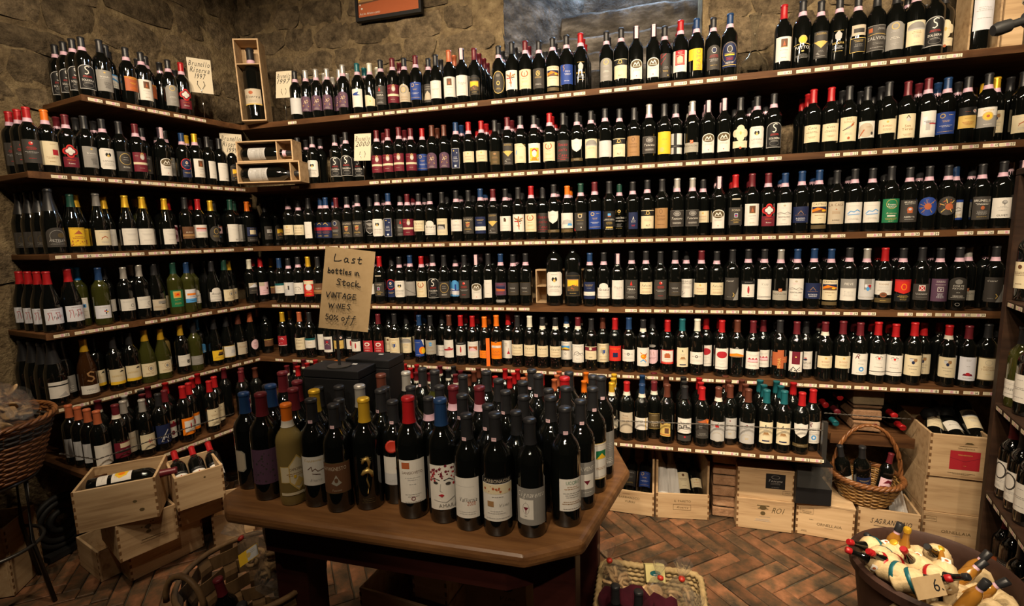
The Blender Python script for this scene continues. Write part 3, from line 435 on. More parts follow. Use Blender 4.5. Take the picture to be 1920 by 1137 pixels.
'gr': ('pale grey label with red fruit', 'R -38 36 38 136 s;E -4 114 6 8 r;E 4 112 4 6 f;Z 2 v 0 122 6 130;L -20 112 16 1 r;L 0 96 40 1 g;O 0 58 24 24 1.5 e'),
'gw2': ('pale label with small shield', 'R -38 34 38 140 s;R -3 124 3 130 m;L 0 112 30 1 g;O 0 58 26 24 1.5 e;L 0 62 20 2 q'),
'lo': ('wide low cream label', 'R -42 36 42 106 w;L 0 94 60 1 s;I 0 78 10 g Bianco 46;L 0 62 60 3 s'),
'lg': ('wide red-antlered label', 'R -44 40 44 118 l;L 0 108 60 1 m;Z 2 f -30 60 -24 84 -30 96 -16 98 -14 60;Z 2 f 0 60 6 84 0 96 16 98 18 60;L 20 80 30 2 f;I 0 72 12 d Tre 20'),
'sq': ('tall white label with blue square', 'R -36 40 30 146 w;R 0 96 18 114 u;R 6 100 12 110 n;L 0 136 40 1 g;L 0 76 46 1 e;L 0 56 30 1 s'),
'mr': ('white label with coloured petals', 'R -40 36 36 104 l;E 6 74 5 3 r;E 16 70 5 3 y;E 12 78 3 5 b;E 10 64 3 5 k;L 0 92 40 1 s;L 0 50 30 1 s'),
'sp': ('white label with round stamp', 'R -40 60 40 126 w;O 16 88 9 10 3 g;L -6 112 50 2 s;L 10 70 40 1 g'),
'bst': ('white label with blue stroke', 'R -40 60 40 126 w;Z 5 l 4 72 14 100;L -8 112 50 1 s;L 0 68 40 1 s'),
'tw': ('beige label with black picture', 'R -38 38 38 100 e;R -10 74 34 90 g;R 6 72 28 75 k;L -14 60 40 2 x;L 14 50 30 1 g'),
'wcr': ('cream label with oval crest', 'R -38 38 38 112 c;O 6 82 14 17 2 x;E 6 82 7 9 g;L 0 56 40 2 x;L -14 96 16 1 x'),
'gg': ('green label with small picture', 'R -36 44 36 142 v;R -20 96 20 136 q;R -14 104 14 128 o;P r -10 112 10 112 4 124;L 0 84 50 1 y;L 0 66 40 2 q'),
'lb': ('light blue label with orange bar', 'R -36 60 36 140 l;R -36 60 36 84 u;R -26 104 26 116 o;L 0 98 40 2 b;L 0 72 50 1 n'),
'pr': ('white arched label with pink seal', 'A -38 40 38 130 w;E 4 112 6 7 m;P e -18 78 18 82 14 90 -14 88;L 0 66 50 2 s'),
'pv2': ('small pale label on white bottle', 'R -38 56 38 128 w;L 0 112 40 2 s;L 0 92 46 2 q'),
'hat': ('dark label with pale blue scene', 'R -38 66 38 110 d;R -38 110 38 140 e;P l -38 110 38 110 0 136;L 0 88 50 1 e'),
'pl': ('lilac label with crest', 'R -38 48 38 134 p;R -38 108 -4 134 e;E 14 92 6 8 m;L 0 76 50 1 m;L 0 62 50 1 f'),
'gp': ('small brown paper label', 'R -34 50 34 94 z;L 0 84 40 2 x;R -36 94 36 98 q'),
'or2': ('orange-yellow illustrated label', 'R -40 34 40 130 y;P h -20 96 0 116 18 96;L 0 120 60 1 x;D -34 40 34 66 16 h;L 0 84 60 3 h;F -38 36 38 128 1.5 x'),
'yr': ('yellow label with red blocks', 'R -42 34 42 124 y;R -26 44 -16 62 h;R -8 44 2 58 f;R 10 44 20 66 h;P o -30 90 20 104 14 84 -20 80;L 16 112 30 1 x'),
'an': ('white label with small red animal', 'R -40 34 40 112 c;Z 4 h -14 72 0 80 12 74;Z 2 h -12 72 -16 64;Z 2 h 10 74 12 66;L 0 100 50 1 s;L 0 54 40 2 s'),
'lw': ('wide cream label with thin print', 'R -44 32 44 122 w;L -6 108 60 1 s;L 0 92 66 2 s;L 0 58 50 1 s'),
'pp': ('pink patterned label', 'R -38 46 38 146 p;P m -34 60 -10 76 10 60 20 84 -4 100 -30 90;P m -20 110 10 120 30 104 34 130 0 140;D -30 60 30 140 12 m'),
'bp2': ('brown label with small print', 'R -36 60 36 130 z;R -36 74 36 86 x;T 0 98 9 e AURO 50;L 0 68 50 1 q'),
'wy': ('white label with rose panel', 'R -40 66 40 144 w;P p -30 104 30 104 34 128 -30 132;P h -30 118 30 118 30 126 -30 126;L 0 92 50 2 s'),
'dk': ('dark oval label', 'E 0 90 36 50 d;O 4 106 14 18 2 q;L 0 76 40 2 q'),
'bh2': ('pink label with black splash', 'R -38 92 38 138 p;E 4 116 16 13 k;R -38 34 38 92 k;L 0 74 40 2 u;R -38 134 38 140 h'),
'wu': ('tall white label with faint print', 'R -40 36 40 146 w;Z 1 s -38 120 38 104;L 0 132 40 1 s;T 10 50 8 d ELBI 40'),
'nq': ('navy label with cream square', 'R -38 70 38 130 n;R -20 82 18 112 c;L 0 122 40 1 q;R -38 34 38 66 d;L 0 50 50 2 g'),
'ds': ('dark label with grey square', 'R -38 46 38 138 d;R -22 92 20 116 s;E 0 106 4 4 m;L 0 78 40 2 g'),
'ch': ('black arched label with gold arms', 'A -44 32 44 126 d;O 0 84 30 30 2 g;E 14 88 14 12 B;T 0 64 12 s ASTELLA 70;L 0 50 70 2 g'),
'cg': ('dark gold-ringed label', 'R -44 34 44 112 d;O 0 74 24 22 2 B;L 0 56 70 3 g'),
'lym': ('white label with orange flower', 'R -42 36 42 70 w;L 0 58 60 2 s;R -42 84 42 150 w;P y -20 96 10 92 30 110 20 134 -6 140 -24 120;E 6 116 10 12 o;L 20 100 20 2 q'),
'csq': ('cream label with red square', 'R -38 40 38 152 c;R 4 88 28 114 f;L 8 138 30 1 x;L 0 76 46 2 x;L 0 56 30 1 x'),
'cream2': ('tall cream label with crest', 'R -38 44 38 152 c;Z 3 d -6 132 0 144 8 132;E 2 126 8 8 a;T 0 98 12 x San 36;T 0 84 12 x Terzo 60;L 0 60 40 2 x'),
'gl': ('white label with low gold band', 'R -38 54 38 112 w;R -38 54 38 62 q;P k 6 100 22 100 14 108;L -6 86 50 2 s'),
'ya': ('pale yellow label with black hill', 'R -42 36 42 122 c;R -42 36 42 52 y;P k 6 104 30 104 18 114;L -8 86 50 2 q'),
'qr': ('white label with grey square', 'R -40 50 40 118 w;R 6 66 28 88 g;D 8 68 26 86 14 k;L 0 106 60 1 s;L -14 80 24 2 s'),
'gy2': ('plain mid-grey label', 'R -38 40 38 96 g;L 0 84 40 2 s;L 0 54 30 1 s'),
'blh': ('bright blue arched label', 'A -40 92 40 150 u;D -30 94 30 108 12 w;T 0 100 8 w VENTURA 66;L 0 128 30 1 l'),
'oy': ('yellow-orange label with farm', 'R -42 36 42 100 y;P z -10 66 30 66 26 86 -4 88;R -10 66 30 74 k;L -10 56 50 2 x'),
'gw3': ('white label with gold border', 'R -40 36 40 112 q;R -37 40 37 108 w;P a 0 62 30 62 26 82 4 84;L -10 96 40 1 g'),
'pm': ('pale pink label with dark plant', 'R -40 36 40 118 e;L 0 106 60 1 x;I -6 88 12 x Rosato 50;R 12 44 28 72 g;D 12 44 28 72 8 k'),
'po2': ('small pink oval label', 'E 0 84 26 34 p;L 0 96 20 2 m;L 0 76 24 2 f'),
'gn2': ('dark grey label with title', 'R -40 34 40 128 g;I 4 98 10 e Nero 30;L 0 84 40 1 s;L 0 50 40 1 s'),
'wk2': ('white label with black band', 'R -44 38 44 118 w;R -44 96 44 102 k;T 14 108 6 g VINO 24;P s -10 44 30 44 20 66'),
'gv': ('charcoal label with vertical script', 'R -38 36 38 124 g;V 8 56 18 w Tri'),
'sg': ('white label under large gold S', 'R -44 20 44 64 w;T 0 42 10 g VIPELLI 60;L 0 28 50 1 s;Z 7 x 18 128 4 134 -8 126 -4 114 12 106 16 94 4 84 -10 90'),
'mp': ('white label with maroon cap band', 'R -40 36 40 96 w;R -40 96 40 132 m;R -40 118 40 134 e;E -12 66 9 12 m;E 14 64 9 12 m;L 0 46 50 1 g;E 20 122 6 6 f'),
'orw': ('white label framed in orange', 'R -40 40 40 132 o;R -28 56 40 116 w;E 2 88 4 16 f;L 14 66 24 1 d'),
'f1': ('white label with red number 41', 'R -40 40 40 120 c;T 0 82 24 f 41;L 0 112 50 1 s;L 0 56 40 2 s'),
'tn': ('tan kraft label', 'R -44 36 44 140 e;L 0 110 50 2 x;L 0 60 30 1 x'),
'bl3': ('dark blue rippled label', 'R -40 40 40 140 n;Z 4 a -10 60 0 90 14 110;Z 3 a -20 50 -8 80 4 96;Z 3 l 8 60 14 84;D -20 46 24 80 12 a'),
'mc': ('maroon label with cream box', 'R -42 44 42 120 m;R -18 92 38 114 c;R -42 70 42 76 k;L 0 58 40 1 e'),
'wgl': ('white label with grey leaf', 'R -44 38 44 140 w;T 6 124 8 s ROSSO 36;Z 3 g 4 60 24 84;Z 2 s 10 58 26 66;L 0 50 30 1 s'),
'gyl': ('pale grey label', 'R -40 40 40 136 a;L 0 120 40 1 s'),
'cc2': ('cream label with one dot', 'R -40 40 40 140 c;E 2 124 3 3 z;L 0 104 50 2 x;L 0 60 40 1 x'),
}
def bd(s): return DZ[s][0]
# ------------------------------------------------------------------ bottle shapes
PROF = {
'bordeaux': [(0, .004), (.022, .003), (.030, 0), (.0358, .002), (.0374, .009), (.0378, .02), (.0378, .10), (.0378, .186), (.0368, .198), (.0335, .209), (.0275, .219), (.0212, .227), (.0170, .236), (.0152, .247), (.0146, .262), (.0143, .292), (.0158, .2925), (.0158, .300), (.0135, .3015), (0, .3015)],
'burgundy': [(0, .004), (.026, .002), (.034, 0), (.0402, .002), (.0412, .010), (.0412, .06), (.0412, .128), (.0402, .145), (.0370, .163), (.0318, .182), (.0258, .202), (.0200, .224), (.0165, .246), (.0150, .262), (.0146, .290), (.0162, .2905), (.0162, .298), (.0135, .2995), (0, .2995)],
'champagne': [(0, .004), (.028, .002), (.036, 0), (.0430, .002), (.0443, .010), (.0443, .06), (.0443, .140), (.0430, .158), (.0390, .178), (.0325, .200), (.0262, .224), (.0210, .248), (.0172, .270), (.0160, .296), (.0178, .297), (.0178, .308), (.0150, .312), (0, .313)]}
SHR = {'bordeaux': .0378, 'burgundy': .0412, 'champagne': .0443}
def rad_at(shape, z):
    p = PROF[shape]
    for (r0, z0), (r1, z1) in zip(p[3:], p[4:]):
        if z0 <= z <= z1 and z1 > z0: return r0 + (r1 - r0) * (z - z0) / (z1 - z0)
    return p[-3][0]
MC = {}
def cached(key, fn):
    if key not in MC: MC[key] = fn()
    return MC[key]
def sleeve(shape, z0, z1, off, top=False, seg=20):
    zs = sorted({z0, z1} | {z for _, z in PROF[shape] if z0 < z < z1}); H = PROF[shape][-1][1]
    prof = [(rad_at(shape, z) + off, z) for z in zs]
    if top: prof = [p for p in prof if p[1] < H - .002] + [(.0162, H - .0015), (.0135, H + .0008), (0, H + .001)]
    prof = [(prof[0][0] - off, prof[0][1])] + prof + ([] if top else [(prof[-1][0] - off, prof[-1][1])])
    b = MB(); b.lathe(prof, seg); return b
def glass_mesh(shape, m):
    def f(): b = MB(); b.lathe(PROF[shape], 28); return b.mesh(shape + '_glass', MT_[m], .9)
    return cached(('g', shape, m), f)
CAPM = {k: mat('capsule_' + n, CAPC[k], .36, .5, .5 if k in 'sy' else .1) for k, n in CAPN.items()}
PINK = mat('pink_neck_band', (.62, .40, .50), .5); WBAND = mat('white_neck_band', (.62, .58, .50), .5)
def cap_mesh(shape, c):
    H = PROF[shape][-1][1]; z0 = .205 if shape == 'champagne' else H - (.064 if c != 'p' else .056)
    return cached(('c', shape, c), lambda: sleeve(shape, z0, H, .0006, True).mesh('capsule', CAPM[c], 1.0))
def band_mesh(shape, w):
    H = PROF[shape][-1][1]; z = H - .068
    return cached(('b', shape, w), lambda: sleeve(shape, z, z + .0185, .0011).mesh('neck_band', WBAND if w else PINK, 1.0))
def strip_mesh():
    return cached('strip', lambda: print_mesh('seal_strip', 'R -9 0 9 60 p;L 0 52 10 8 l', .0162, seed=3))
def label_mesh(d, shape):
    return cached(('l', d, shape), lambda: print_mesh('front_label', DZ[d][1], SHR[shape] + .0002, seed=hash_(d)))
def hash_(s): return sum((i + 3) * ord(c) for i, c in enumerate(s))
KIND = {'': ('wine_bottle', 'bordeaux', 'dark'), 'G': ('white_wine_bottle', 'bordeaux', 'green'), 'B': ('sloping_wine_bottle', 'burgundy', 'dark'), 'Y': ('white_wine_bottle', 'burgundy', 'green'),
        'C': ('sparkling_wine_bottle', 'champagne', 'dark'), 'N': ('white_wine_bottle', 'burgundy', 'brown'), 'W': ('white_wine_bottle', 'bordeaux', 'clear'), 'M': ('magnum_bottle', 'bordeaux', 'dark')}
PLACED = []
def bottle(loc, code, des, rot=0, sc=1.0, label=None, group=None, M4=None, name=None):
    k = code[0] if code[0] in 'GBYCNWM' else ''; rest = code[len(k):]; cap = rest[0]; band = '+' in rest; wb = '!' in rest
    nm, shape, gm = KIND[k]
    if nm == 'wine_bottle' and band: nm = 'sealed_wine_bottle'
    o = link(name or nm, glass_mesh(shape, gm))
    if M4 is not None: o.matrix_world = M4 @ Matrix.Scale(sc, 4)
    else: o.location = loc; o.rotation_euler = (0, 0, rot); o.scale = (sc, sc, sc)
    tag(o, label, 'bottle', group)
    if M4 is None: PLACED.append((loc[0], loc[1], loc[2], SHR[shape] * sc))
    if cap != '-': link('capsule', cap_mesh(shape, cap), o)
    if cap == 'p': q = link('seal_strip', strip_mesh(), o); q.location = (0, 0, PROF[shape][-1][1] - .060)
    if band or wb: link('neck_band', band_mesh(shape, wb), o)
    if des and des != '-': link('front_label', label_mesh(des, shape), o)
    return o
REAR = MB(); REARC = MB(); LATER = []
def rear(loc, code, sc=1.0, seg=12):
    """one more bottle standing behind the front row, joined into the rear stock"""
    k = code[0] if code[0] in 'GBYCNWM' else ''; rest = code[len(k):]; cap = rest[0]; nm, shape, gm = KIND[k]; R_ = SHR[shape] * sc
    if any(abs(q[2] - loc[2]) < .1 and math.hypot(q[0] - loc[0], q[1] - loc[1]) < R_ + q[3] + .0005 for q in PLACED): return
    PLACED.append((loc[0], loc[1], loc[2], R_)); m4 = tr(*loc) @ Matrix.Scale(sc, 4); p = PROF[shape]; H = p[-1][1]
    g = (.0035, .004, .0035) if gm == 'dark' else (.03, .032, .007)
    REAR.lathe([q for q in p if q[1] <= H - .03][2:], seg, g, m4)
    if cap == 'p': REARC.lathe([(.0150, H - .056), (.0150, H), (0, H)], 10, (.55, .37, .43), m4); return
    zc = H - .066; prof = [(.0165, zc), (.0160, zc + .018), (.0150, H - .010), (.0165, H - .009), (.0165, H - .001), (.012, H + .001), (0, H + .001)]
    bc = PINK.node_tree.nodes['Principled BSDF'].inputs[0].default_value[:3] if '+' in rest else ((.62, .58, .5) if '!' in rest else CAPC[cap])
    REARC.lathe(prof, 10, None, m4, cols=[bc] + [CAPC[cap]] * 5)
ORD = ['leftmost', 'second', 'third', 'fourth', 'fifth', 'sixth', 'seventh', 'eighth', 'ninth']
CARD = ['', '', 'two', 'three', 'four', 'five', 'six', 'seven', 'eight', 'nine']
def label_row(items, where):
    """items: [(object, code, design)] from left to right; every label says which one it is"""
    seen = {}
    def base(c, d):
        k = c[0] if c[0] in 'GBYCNWM' else ''; r_ = c[len(k):]
        gl = {'G': 'green-glass ', 'Y': 'green-glass ', 'N': 'brown-glass ', 'C': 'sparkling ', 'M': 'magnum '}.get(k, '')
        return f"{CAPN.get(r_[0], 'dark')}-capped {gl}bottle with " + (bd(d) if d and d != '-' else 'no visible label')
    for it in items: seen.setdefault(base(it[1], it[2]), []).append(it)
    for b_, its in seen.items():
        for i, it in enumerate(its):
            n = len(its); t = ''
            if n == 2: t = ', ' + ('left' if i == 0 else 'right') + ' of two'
            elif n > 2: t = ', ' + (ORD[i] if i < n - 1 else 'rightmost') + ' of ' + CARD[min(n, 9)]
            it[0]['label'] = f"{b_}, {where}{t}"
# ------------------------------------------------------------------ the room
YF, YW = 2.8, 3.17                                   # shelf front line and stone face of the back wall
PHI = -.20861; NL = Vector((math.cos(PHI), math.sin(PHI))); TL = Vector((math.sin(PHI), -math.cos(PHI)))   # left wall: inward normal, direction away from the corner
C0 = Vector((-2.578, 2.8))                           # where the two shelf fronts meet
def wl(s, o): p = C0 + TL * s + NL * o; return (p.x, p.y)   # point on the left run: s metres from the corner, o metres into the room
LW = -.37
q = C0 + NL * LW; CW = (q.x + TL.x * ((YW - q.y) / TL.y), YW)   # inner corner of the walls
LRZ = math.atan2(-TL.y, -TL.x) - PI / 2               # yaw of the left run
b = MB(); b.box(-5, -3.2, -.06, 3.4, 4.2, -.012); struct(b.obj('floor', MT_['grout']))
b = MB(); b.box(-5, -3.2, 3.75, 3.4, 4.4, 3.85); struct(b.obj('ceiling', MT_['plaster']))
b = MB(); b.box(3.2, -3.2, 0, 3.3, 4.2, 3.75); struct(b.obj('wall_right', MT_['plaster']))
b = MB(); b.box(-5, -3.2, 0, 3.3, -3.1, 3.75); struct(b.obj('wall_front', MT_['plaster']))
def rough_sheet(P, Q, z0, z1, nx, nz, amp, nrm, name, m, parent=None, seed=1):
    rnd = random.Random(seed); vs = []
    for j in range(nz + 1):
        for i in range(nx + 1):
            t = i / nx; a = rnd.uniform(-amp, amp); vs.append((P[0] + (Q[0] - P[0]) * t + nrm[0] * a, P[1] + (Q[1] - P[1]) * t + nrm[1] * a, z0 + (z1 - z0) * j / nz))
    b = MB(); b.add(vs, [(j * (nx + 1) + i, j * (nx + 1) + i + 1, (j + 1) * (nx + 1) + i + 1, (j + 1) * (nx + 1) + i) for j in range(nz) for i in range(nx)])
    return b.obj(name, m, parent, smooth=4)
NX0, NX1, NZ0 = -.885, .285, 2.42                     # niche opening in the back wall
wb_ = MB()
wb_.box(CW[0] - .5, YW + .055, 0, NX0, YW + .35, 3.75); wb_.box(NX1, YW + .055, 0, 3.2, YW + .35, 3.75); wb_.box(NX0, YW + .055, 0, NX1, YW + .35, NZ0)
wall = struct(wb_.obj('wall_back', MT_['mortar']))
rough_sheet((CW[0], YW + .03), (NX0, YW + .03), 1.85, 3.75, 40, 26, .012, (0, 1), 'mortar_face', MT_['mortar'], wall, 2)
rough_sheet((NX1, YW + .03), (3.2, YW + .03), 0.0, 3.75, 40, 40, .012, (0, 1), 'mortar_face', MT_['mortar'], wall, 3)
rough_sheet((CW[0], YW + .03), (NX1, YW + .03), 0.0, 1.85, 30, 16, .008, (0, 1), 'mortar_face', MT_['plaster'], wall, 4)
lw_ = MB(); a0, a1 = (CW[0] - TL.x * .6, CW[1] - TL.y * .6), (CW[0] + TL.x * 6.6, CW[1] + TL.y * 6.6)
o_ = NL * -.35; lw_.prism([(a0[0] - NL.x * .05, a0[1] - NL.y * .05), (a0[0] + o_.x, a0[1] + o_.y), (a1[0] + o_.x, a1[1] + o_.y), (a1[0] - NL.x * .05, a1[1] - NL.y * .05)], 0, 3.75)
wall_l = struct(lw_.obj('wall_left', MT_['mortar']))
e1 = (CW[0] + TL.x * 6.4, CW[1] + TL.y * 6.4)
rough_sheet((CW[0] - NL.x * .03, CW[1] - NL.y * .03), (e1[0] - NL.x * .03, e1[1] - NL.y * .03), 0, 3.75, 90, 44, .014, (NL.x, NL.y), 'mortar_face', MT_['mortar'], wall_l, 5)
def stone_mesh(w, h, rnd, d=.05):
    nx, nz = 4, 3; vs = []
    for j in range(nz + 1):
        for i in range(nx + 1):
            u, v = i / nx, j / nz; e = min(u, 1 - u) * nx, min(v, 1 - v) * nz; edge = min(e) < .5; corner = e[0] < .5 and e[1] < .5
            x = (u - .5) * w; z = (v - .5) * h
            if corner: x *= .86; z *= .84
            x += rnd.uniform(-.011, .011); z += rnd.uniform(-.010, .010)
            vs.append((x, (rnd.uniform(-.010, .002) if edge else -d * rnd.uniform(.35, .6)), z))
    b = MB(); b.add(vs, [(j * (nx + 1) + i, j * (nx + 1) + i + 1, (j + 1) * (nx + 1) + i + 1, (j + 1) * (nx + 1) + i) for j in range(nz) for i in range(nx)])
    me = b.mesh('stone', MT_['stone'], 4); return me
rs_ = random.Random(11)
def lay_stones(P, D, L, z0, z1, parent, yaw, skip=None):
    z = z0
    while z < z1:
        h = rs_.uniform(.13, .21); s = rs_.uniform(-.25, 0)
        while s < L:
            w_ = rs_.uniform(.20, .46); sc = s + w_ / 2
            if not (skip and skip(P[0] + D[0] * sc, w_ / 2)) and 0 < sc < L:
                o = link('stone', stone_mesh(w_ - .012, h - .010, rs_, .036), parent); o.location = (P[0] + D[0] * sc, P[1] + D[1] * sc, z + h / 2 + rs_.uniform(-.012, .012)); o.rotation_euler = (0, rs_.uniform(-.05, .05), yaw)
            s += w_
        z += h
inn = lambda x, hw: NX0 - hw - .01 < x < NX1 + hw + .01
lay_stones((CW[0], YW + .03), (1, 0), 5.1, 2.38, 3.35, wall, 0, lambda x, hw: inn(x, hw) or x > 1.95)
lay_stones((.7, YW + .03), (1, 0), 1.0, 1.98, 2.3, wall, 0)
lay_stones((CW[0] - NL.x * .03, CW[1] - NL.y * .03), TL, 2.6, 2.3, 3.45, wall_l, LRZ + PI / 2)
lay_stones((CW[0] - NL.x * .03 + TL.x * 1.45, CW[1] - NL.y * .03 + TL.y * 1.45), TL, 1.0, 1.4, 2.3, wall_l, LRZ + PI / 2)
# the deep window niche: splayed jambs, stepped sill, daylight from above
nz = Vector; b = MB()
b.face([(NX0, YW + .03, NZ0), (-.40, 3.95, NZ0), (-.40, 3.95, 3.75), (NX0, YW + .03, 3.75)]); jl = MB()
def sheet3(A, B, z0, z1, n, m_, amp, nm, mt, par, seed):
    d = Vector((B[0] - A[0], B[1] - A[1])).normalized(); return rough_sheet(A, B, z0, z1, n, m_, amp, (-d.y, d.x), nm, mt, par, seed)
sheet3((NX0, YW + .02), (-.40, 3.80), NZ0, 3.75, 12, 16, .016, 'niche_jamb', MT_['dstone'], wall, 6)
sheet3((.34, 3.80), (NX1, YW + .02), NZ0, 3.75, 10, 16, .010, 'niche_jamb', MT_['dstone'], wall, 7)
def step(y0, z0, z1, seed):
    rnd = random.Random(seed); n = 22; b = MB(); prof = [(0, z0), (0, z1 - .02), (.012, z1 - .004), (.035, z1), (.20, z1 + .005)]; vs = []
    for i in range(n + 1):
        x = -.92 + 1.3 * i / n; w_ = rnd.uniform(-.008, .008); h_ = rnd.uniform(-.007, .007)
        for dy, z in prof: vs.append((x, y0 + dy + w_, z + (h_ if z > z0 else 0)))
    k = len(prof); b.add(vs, [(i * k + j, (i + 1) * k + j, (i + 1) * k + j + 1, i * k + j + 1) for i in range(n) for j in range(k - 1)])
    return b.obj('sill_step', MT_['dstone'], wall, smooth=.8)
for i, (y0, za, zb) in enumerate(((YW + .03, 2.40, 2.56), (3.30, 2.5, 2.70), (3.42, 2.65, 2.84), (3.56, 2.8, 3.04), (3.72, 3.0, 3.40))): step(y0, za, zb, i)
b = MB(); b.box(-.9, 3.82, 3.3, .36, 3.9, 3.75); b.obj('niche_back', MT_['dstone'], wall)
# ------------------------------------------------------------------ herringbone floor
BL, BW = .285, .072
def brick_mesh(rnd):
    x, y, t = BL / 2 - .0028, BW / 2 - .0028, rnd.uniform(-.0015, .0035); j = lambda: rnd.uniform(-.0022, .0022)
    b = MB(); lo = [(-x + j(), -y + j()), (x + j(), -y + j()), (x + j(), y + j()), (-x + j(), y + j())]
    b.add([(a, c, -.02) for a, c in lo] + [(a, c, t - .004 + j() * .4) for a, c in lo] + [(a * .975, c * .9, t + j() * .4) for a, c in lo],
          [(8, 9, 10, 11)] + [(i, (i + 1) % 4, 4 + (i + 1) % 4, 4 + i) for i in range(4)] + [(4 + i, 4 + (i + 1) % 4, 8 + (i + 1) % 4, 8 + i) for i in range(4)])
    return b
floor = bpy.data.objects['floor']; rb_ = random.Random(5); bricks = []
ca, sa = math.cos(math.radians(-50)), math.sin(math.radians(-50)); nrat = 4.2
for i in range(-60, 60):
    for j in range(-60, 60):
        # herringbone: each cell pair steps one width along both axes
        for kind in (0, 1):
            n = BL / BW
            u = i * BW + j * BL * 2 * 0; v = 0
            ax = (i + j * n * 1.0) * BW; ay = (i - j * n * 1.0) * BW
            if kind == 0: u, v, r_ = ax + BL / 2, ay + BW / 2, 0
            else: u, v, r_ = ax + BW / 2, ay + BW + BL / 2, PI / 2
            x, y = u * ca - v * sa + .4, u * sa + v * ca + 1.8
            if -3.1 < x < 2.2 and .5 < y < 3.0: bricks.append((x, y, r_ + math.radians(-50)))
def vis(x, y):
    a = MT @ Vector((x, y, -EYE)); 
    if a.z <= 0: return 1e9
    u, v = 960 + FPX * a.x / a.z, 568.5 - FPX * a.y / a.z
    if not (-30 < u < 1950 and 900 < v < 1165): return 1e6 + a.length
    return (0 if u > 1050 or u < 420 else 1e3) + a.length
bricks.sort(key=lambda t: vis(t[0], t[1])); BM = [brick_mesh(rb_) for _ in range(8)]; BME = [q.mesh('brick', MT_['brick']) for q in BM]; rest = MB()
for i, (x, y, r_) in enumerate(bricks):
    z = rb_.uniform(-.0035, .0015); m4 = tr(x, y, z - .002) @ rz(r_) @ rx(rb_.uniform(-.012, .012))
    if i < 300: link('brick', BME[i % 8], floor, m4)
    else: q = BM[i % 8]; rest.add(q.v, q.f, None, m4)
o = rest.obj('brick_paving', MT_['brick'], floor); o['kind'] = 'stuff'
# ------------------------------------------------------------------ shelves
Z = [None, 2.336, 1.936, 1.547, 1.162, .793, .495]
YB = [None, YF, YF, YF, YF, YF - .03, 2.53]             # the lowest tier is a bench that stands out in front
XR = [None, 2.1, 2.1, 1.95, 1.95, 1.93, .805]
OL = [None, 0, 0, 0, 0, 0, .31]
CI = [None] + [C0.copy() for _ in range(5)] + [Vector(wl((2.8 - .0642 - 2.53) / .978, .31))]
SL = [None] + [(on_line(px_, C0 + NL * o_l, TL, z_) - Vector((*(C0 + NL * o_l), z_))).length for px_, z_, o_l in ((150, 2.336, 0), (50, 1.936, 0), (90, 1.547, 0), (84, 1.162, 0), (86, .793, 0), (175, .495, .31))]        # length of each left run, from the corner
TAGC = MT_['print_']
def tag_mesh(n):
    return cached(('tag', n), lambda: print_mesh('price_tag', f'R -31 0 31 15 C;R -29 1.5 -6 13.5 c;R -4 1 9 14 p;L 2 9 11 2 r;R 9 0 9.6 15 w;T 20 7.5 11.5 k {n} 19', None, seed=int(n)))
rt_ = random.Random(3)
def near_num(i): return str(rt_.choice([[], [32, 40, 43, 38, 55, 59, 58, 95, 60, 85, 69, 75], [44, 49, 50, 27, 22, 29, 30, 35, 37, 58], [45, 33, 34, 56, 30, 32, 29, 26, 27, 50], [29, 32, 34, 26, 33, 38, 27, 25, 35, 39], [18, 15, 14, 12, 17, 13, 11, 16], [14, 11, 10, 12, 16, 19, 15]][i]))
shelves = {}
NAMEB = [None] + [f"back wall's {n} shelf" for n in ('top', 'second', 'third', 'fourth', 'fifth', 'lowest')]
NAMEL = [None] + [n.replace('back', 'left') for n in NAMEB[1:]]
WORDS = [None, 'top', 'second', 'third', 'fourth', 'fifth', 'lowest']
for i in range(1, 7):
    z = Z[i]; y = YB[i]; cx = CI[i].x
    root = tag(empty('wall_shelf', (cx, y, z)), f"{'long' if i < 6 else 'short'} dark wooden {WORDS[i]} shelf along the back wall with price tags", 'shelf', 'shelves on the back wall')
    b = MB(); b.prism([(0, .0), (XR[i] - cx, .0), (XR[i] - cx, YW + .02 - y), (CW[0] + .02 - cx, YW + .02 - y)], -.028, 0)
    bevel(b.obj('board', MT_['shelf'], root), .003, 1)
    b = MB(); b.box(.0, -.008, -.030, XR[i] - cx, .0, .002); b.obj('front_strip', MT_['shelf'], root)
    shelves[('B', i)] = root
    lroot = tag(empty('wall_shelf', (C0.x, C0.y, z), LRZ), f"dark wooden {WORDS[i]} shelf along the left wall with price tags", 'shelf', 'shelves on the left wall')
    inv = (tr(C0.x, C0.y, 0) @ rz(LRZ)).inverted(); loc = lambda p: (inv @ Vector((p[0], p[1], 0)))[:2]
    b = MB(); b.prism([loc(CI[i]), loc((CW[0] - .0, CW[1] - .01)), loc(wl(SL[i] + .01, LW - .02)), loc(wl(SL[i], OL[i]))], -.028, -.0004)
    bevel(b.obj('board', MT_['shelf'], lroot), .003, 1)
    p0, p1 = loc(CI[i]), loc(wl(SL[i], 0)); b = MB(); b.box(OL[i], min(p0[1], p1[1]), -.030, OL[i] + .008, max(p0[1], p1[1]), .002)
    b.obj('front_strip', MT_['shelf'], lroot); shelves[('L', i)] = lroot
for px in (1205, 1408, 1640):                          # small metal clips under the top shelf
    for i in (1,):
        p = on_line(px, (0, YW - .12), (1, 0), Z[i] - .05); b = MB(); b.box(-.012, -.01, 0, .012, .01, .022); b.box(-.02, -.012, .012, .02, .012, .022); o = b.obj('bracket', MT_['iron'], shelves[('B', 1)]); o.location = p - shelves[('B', 1)].location
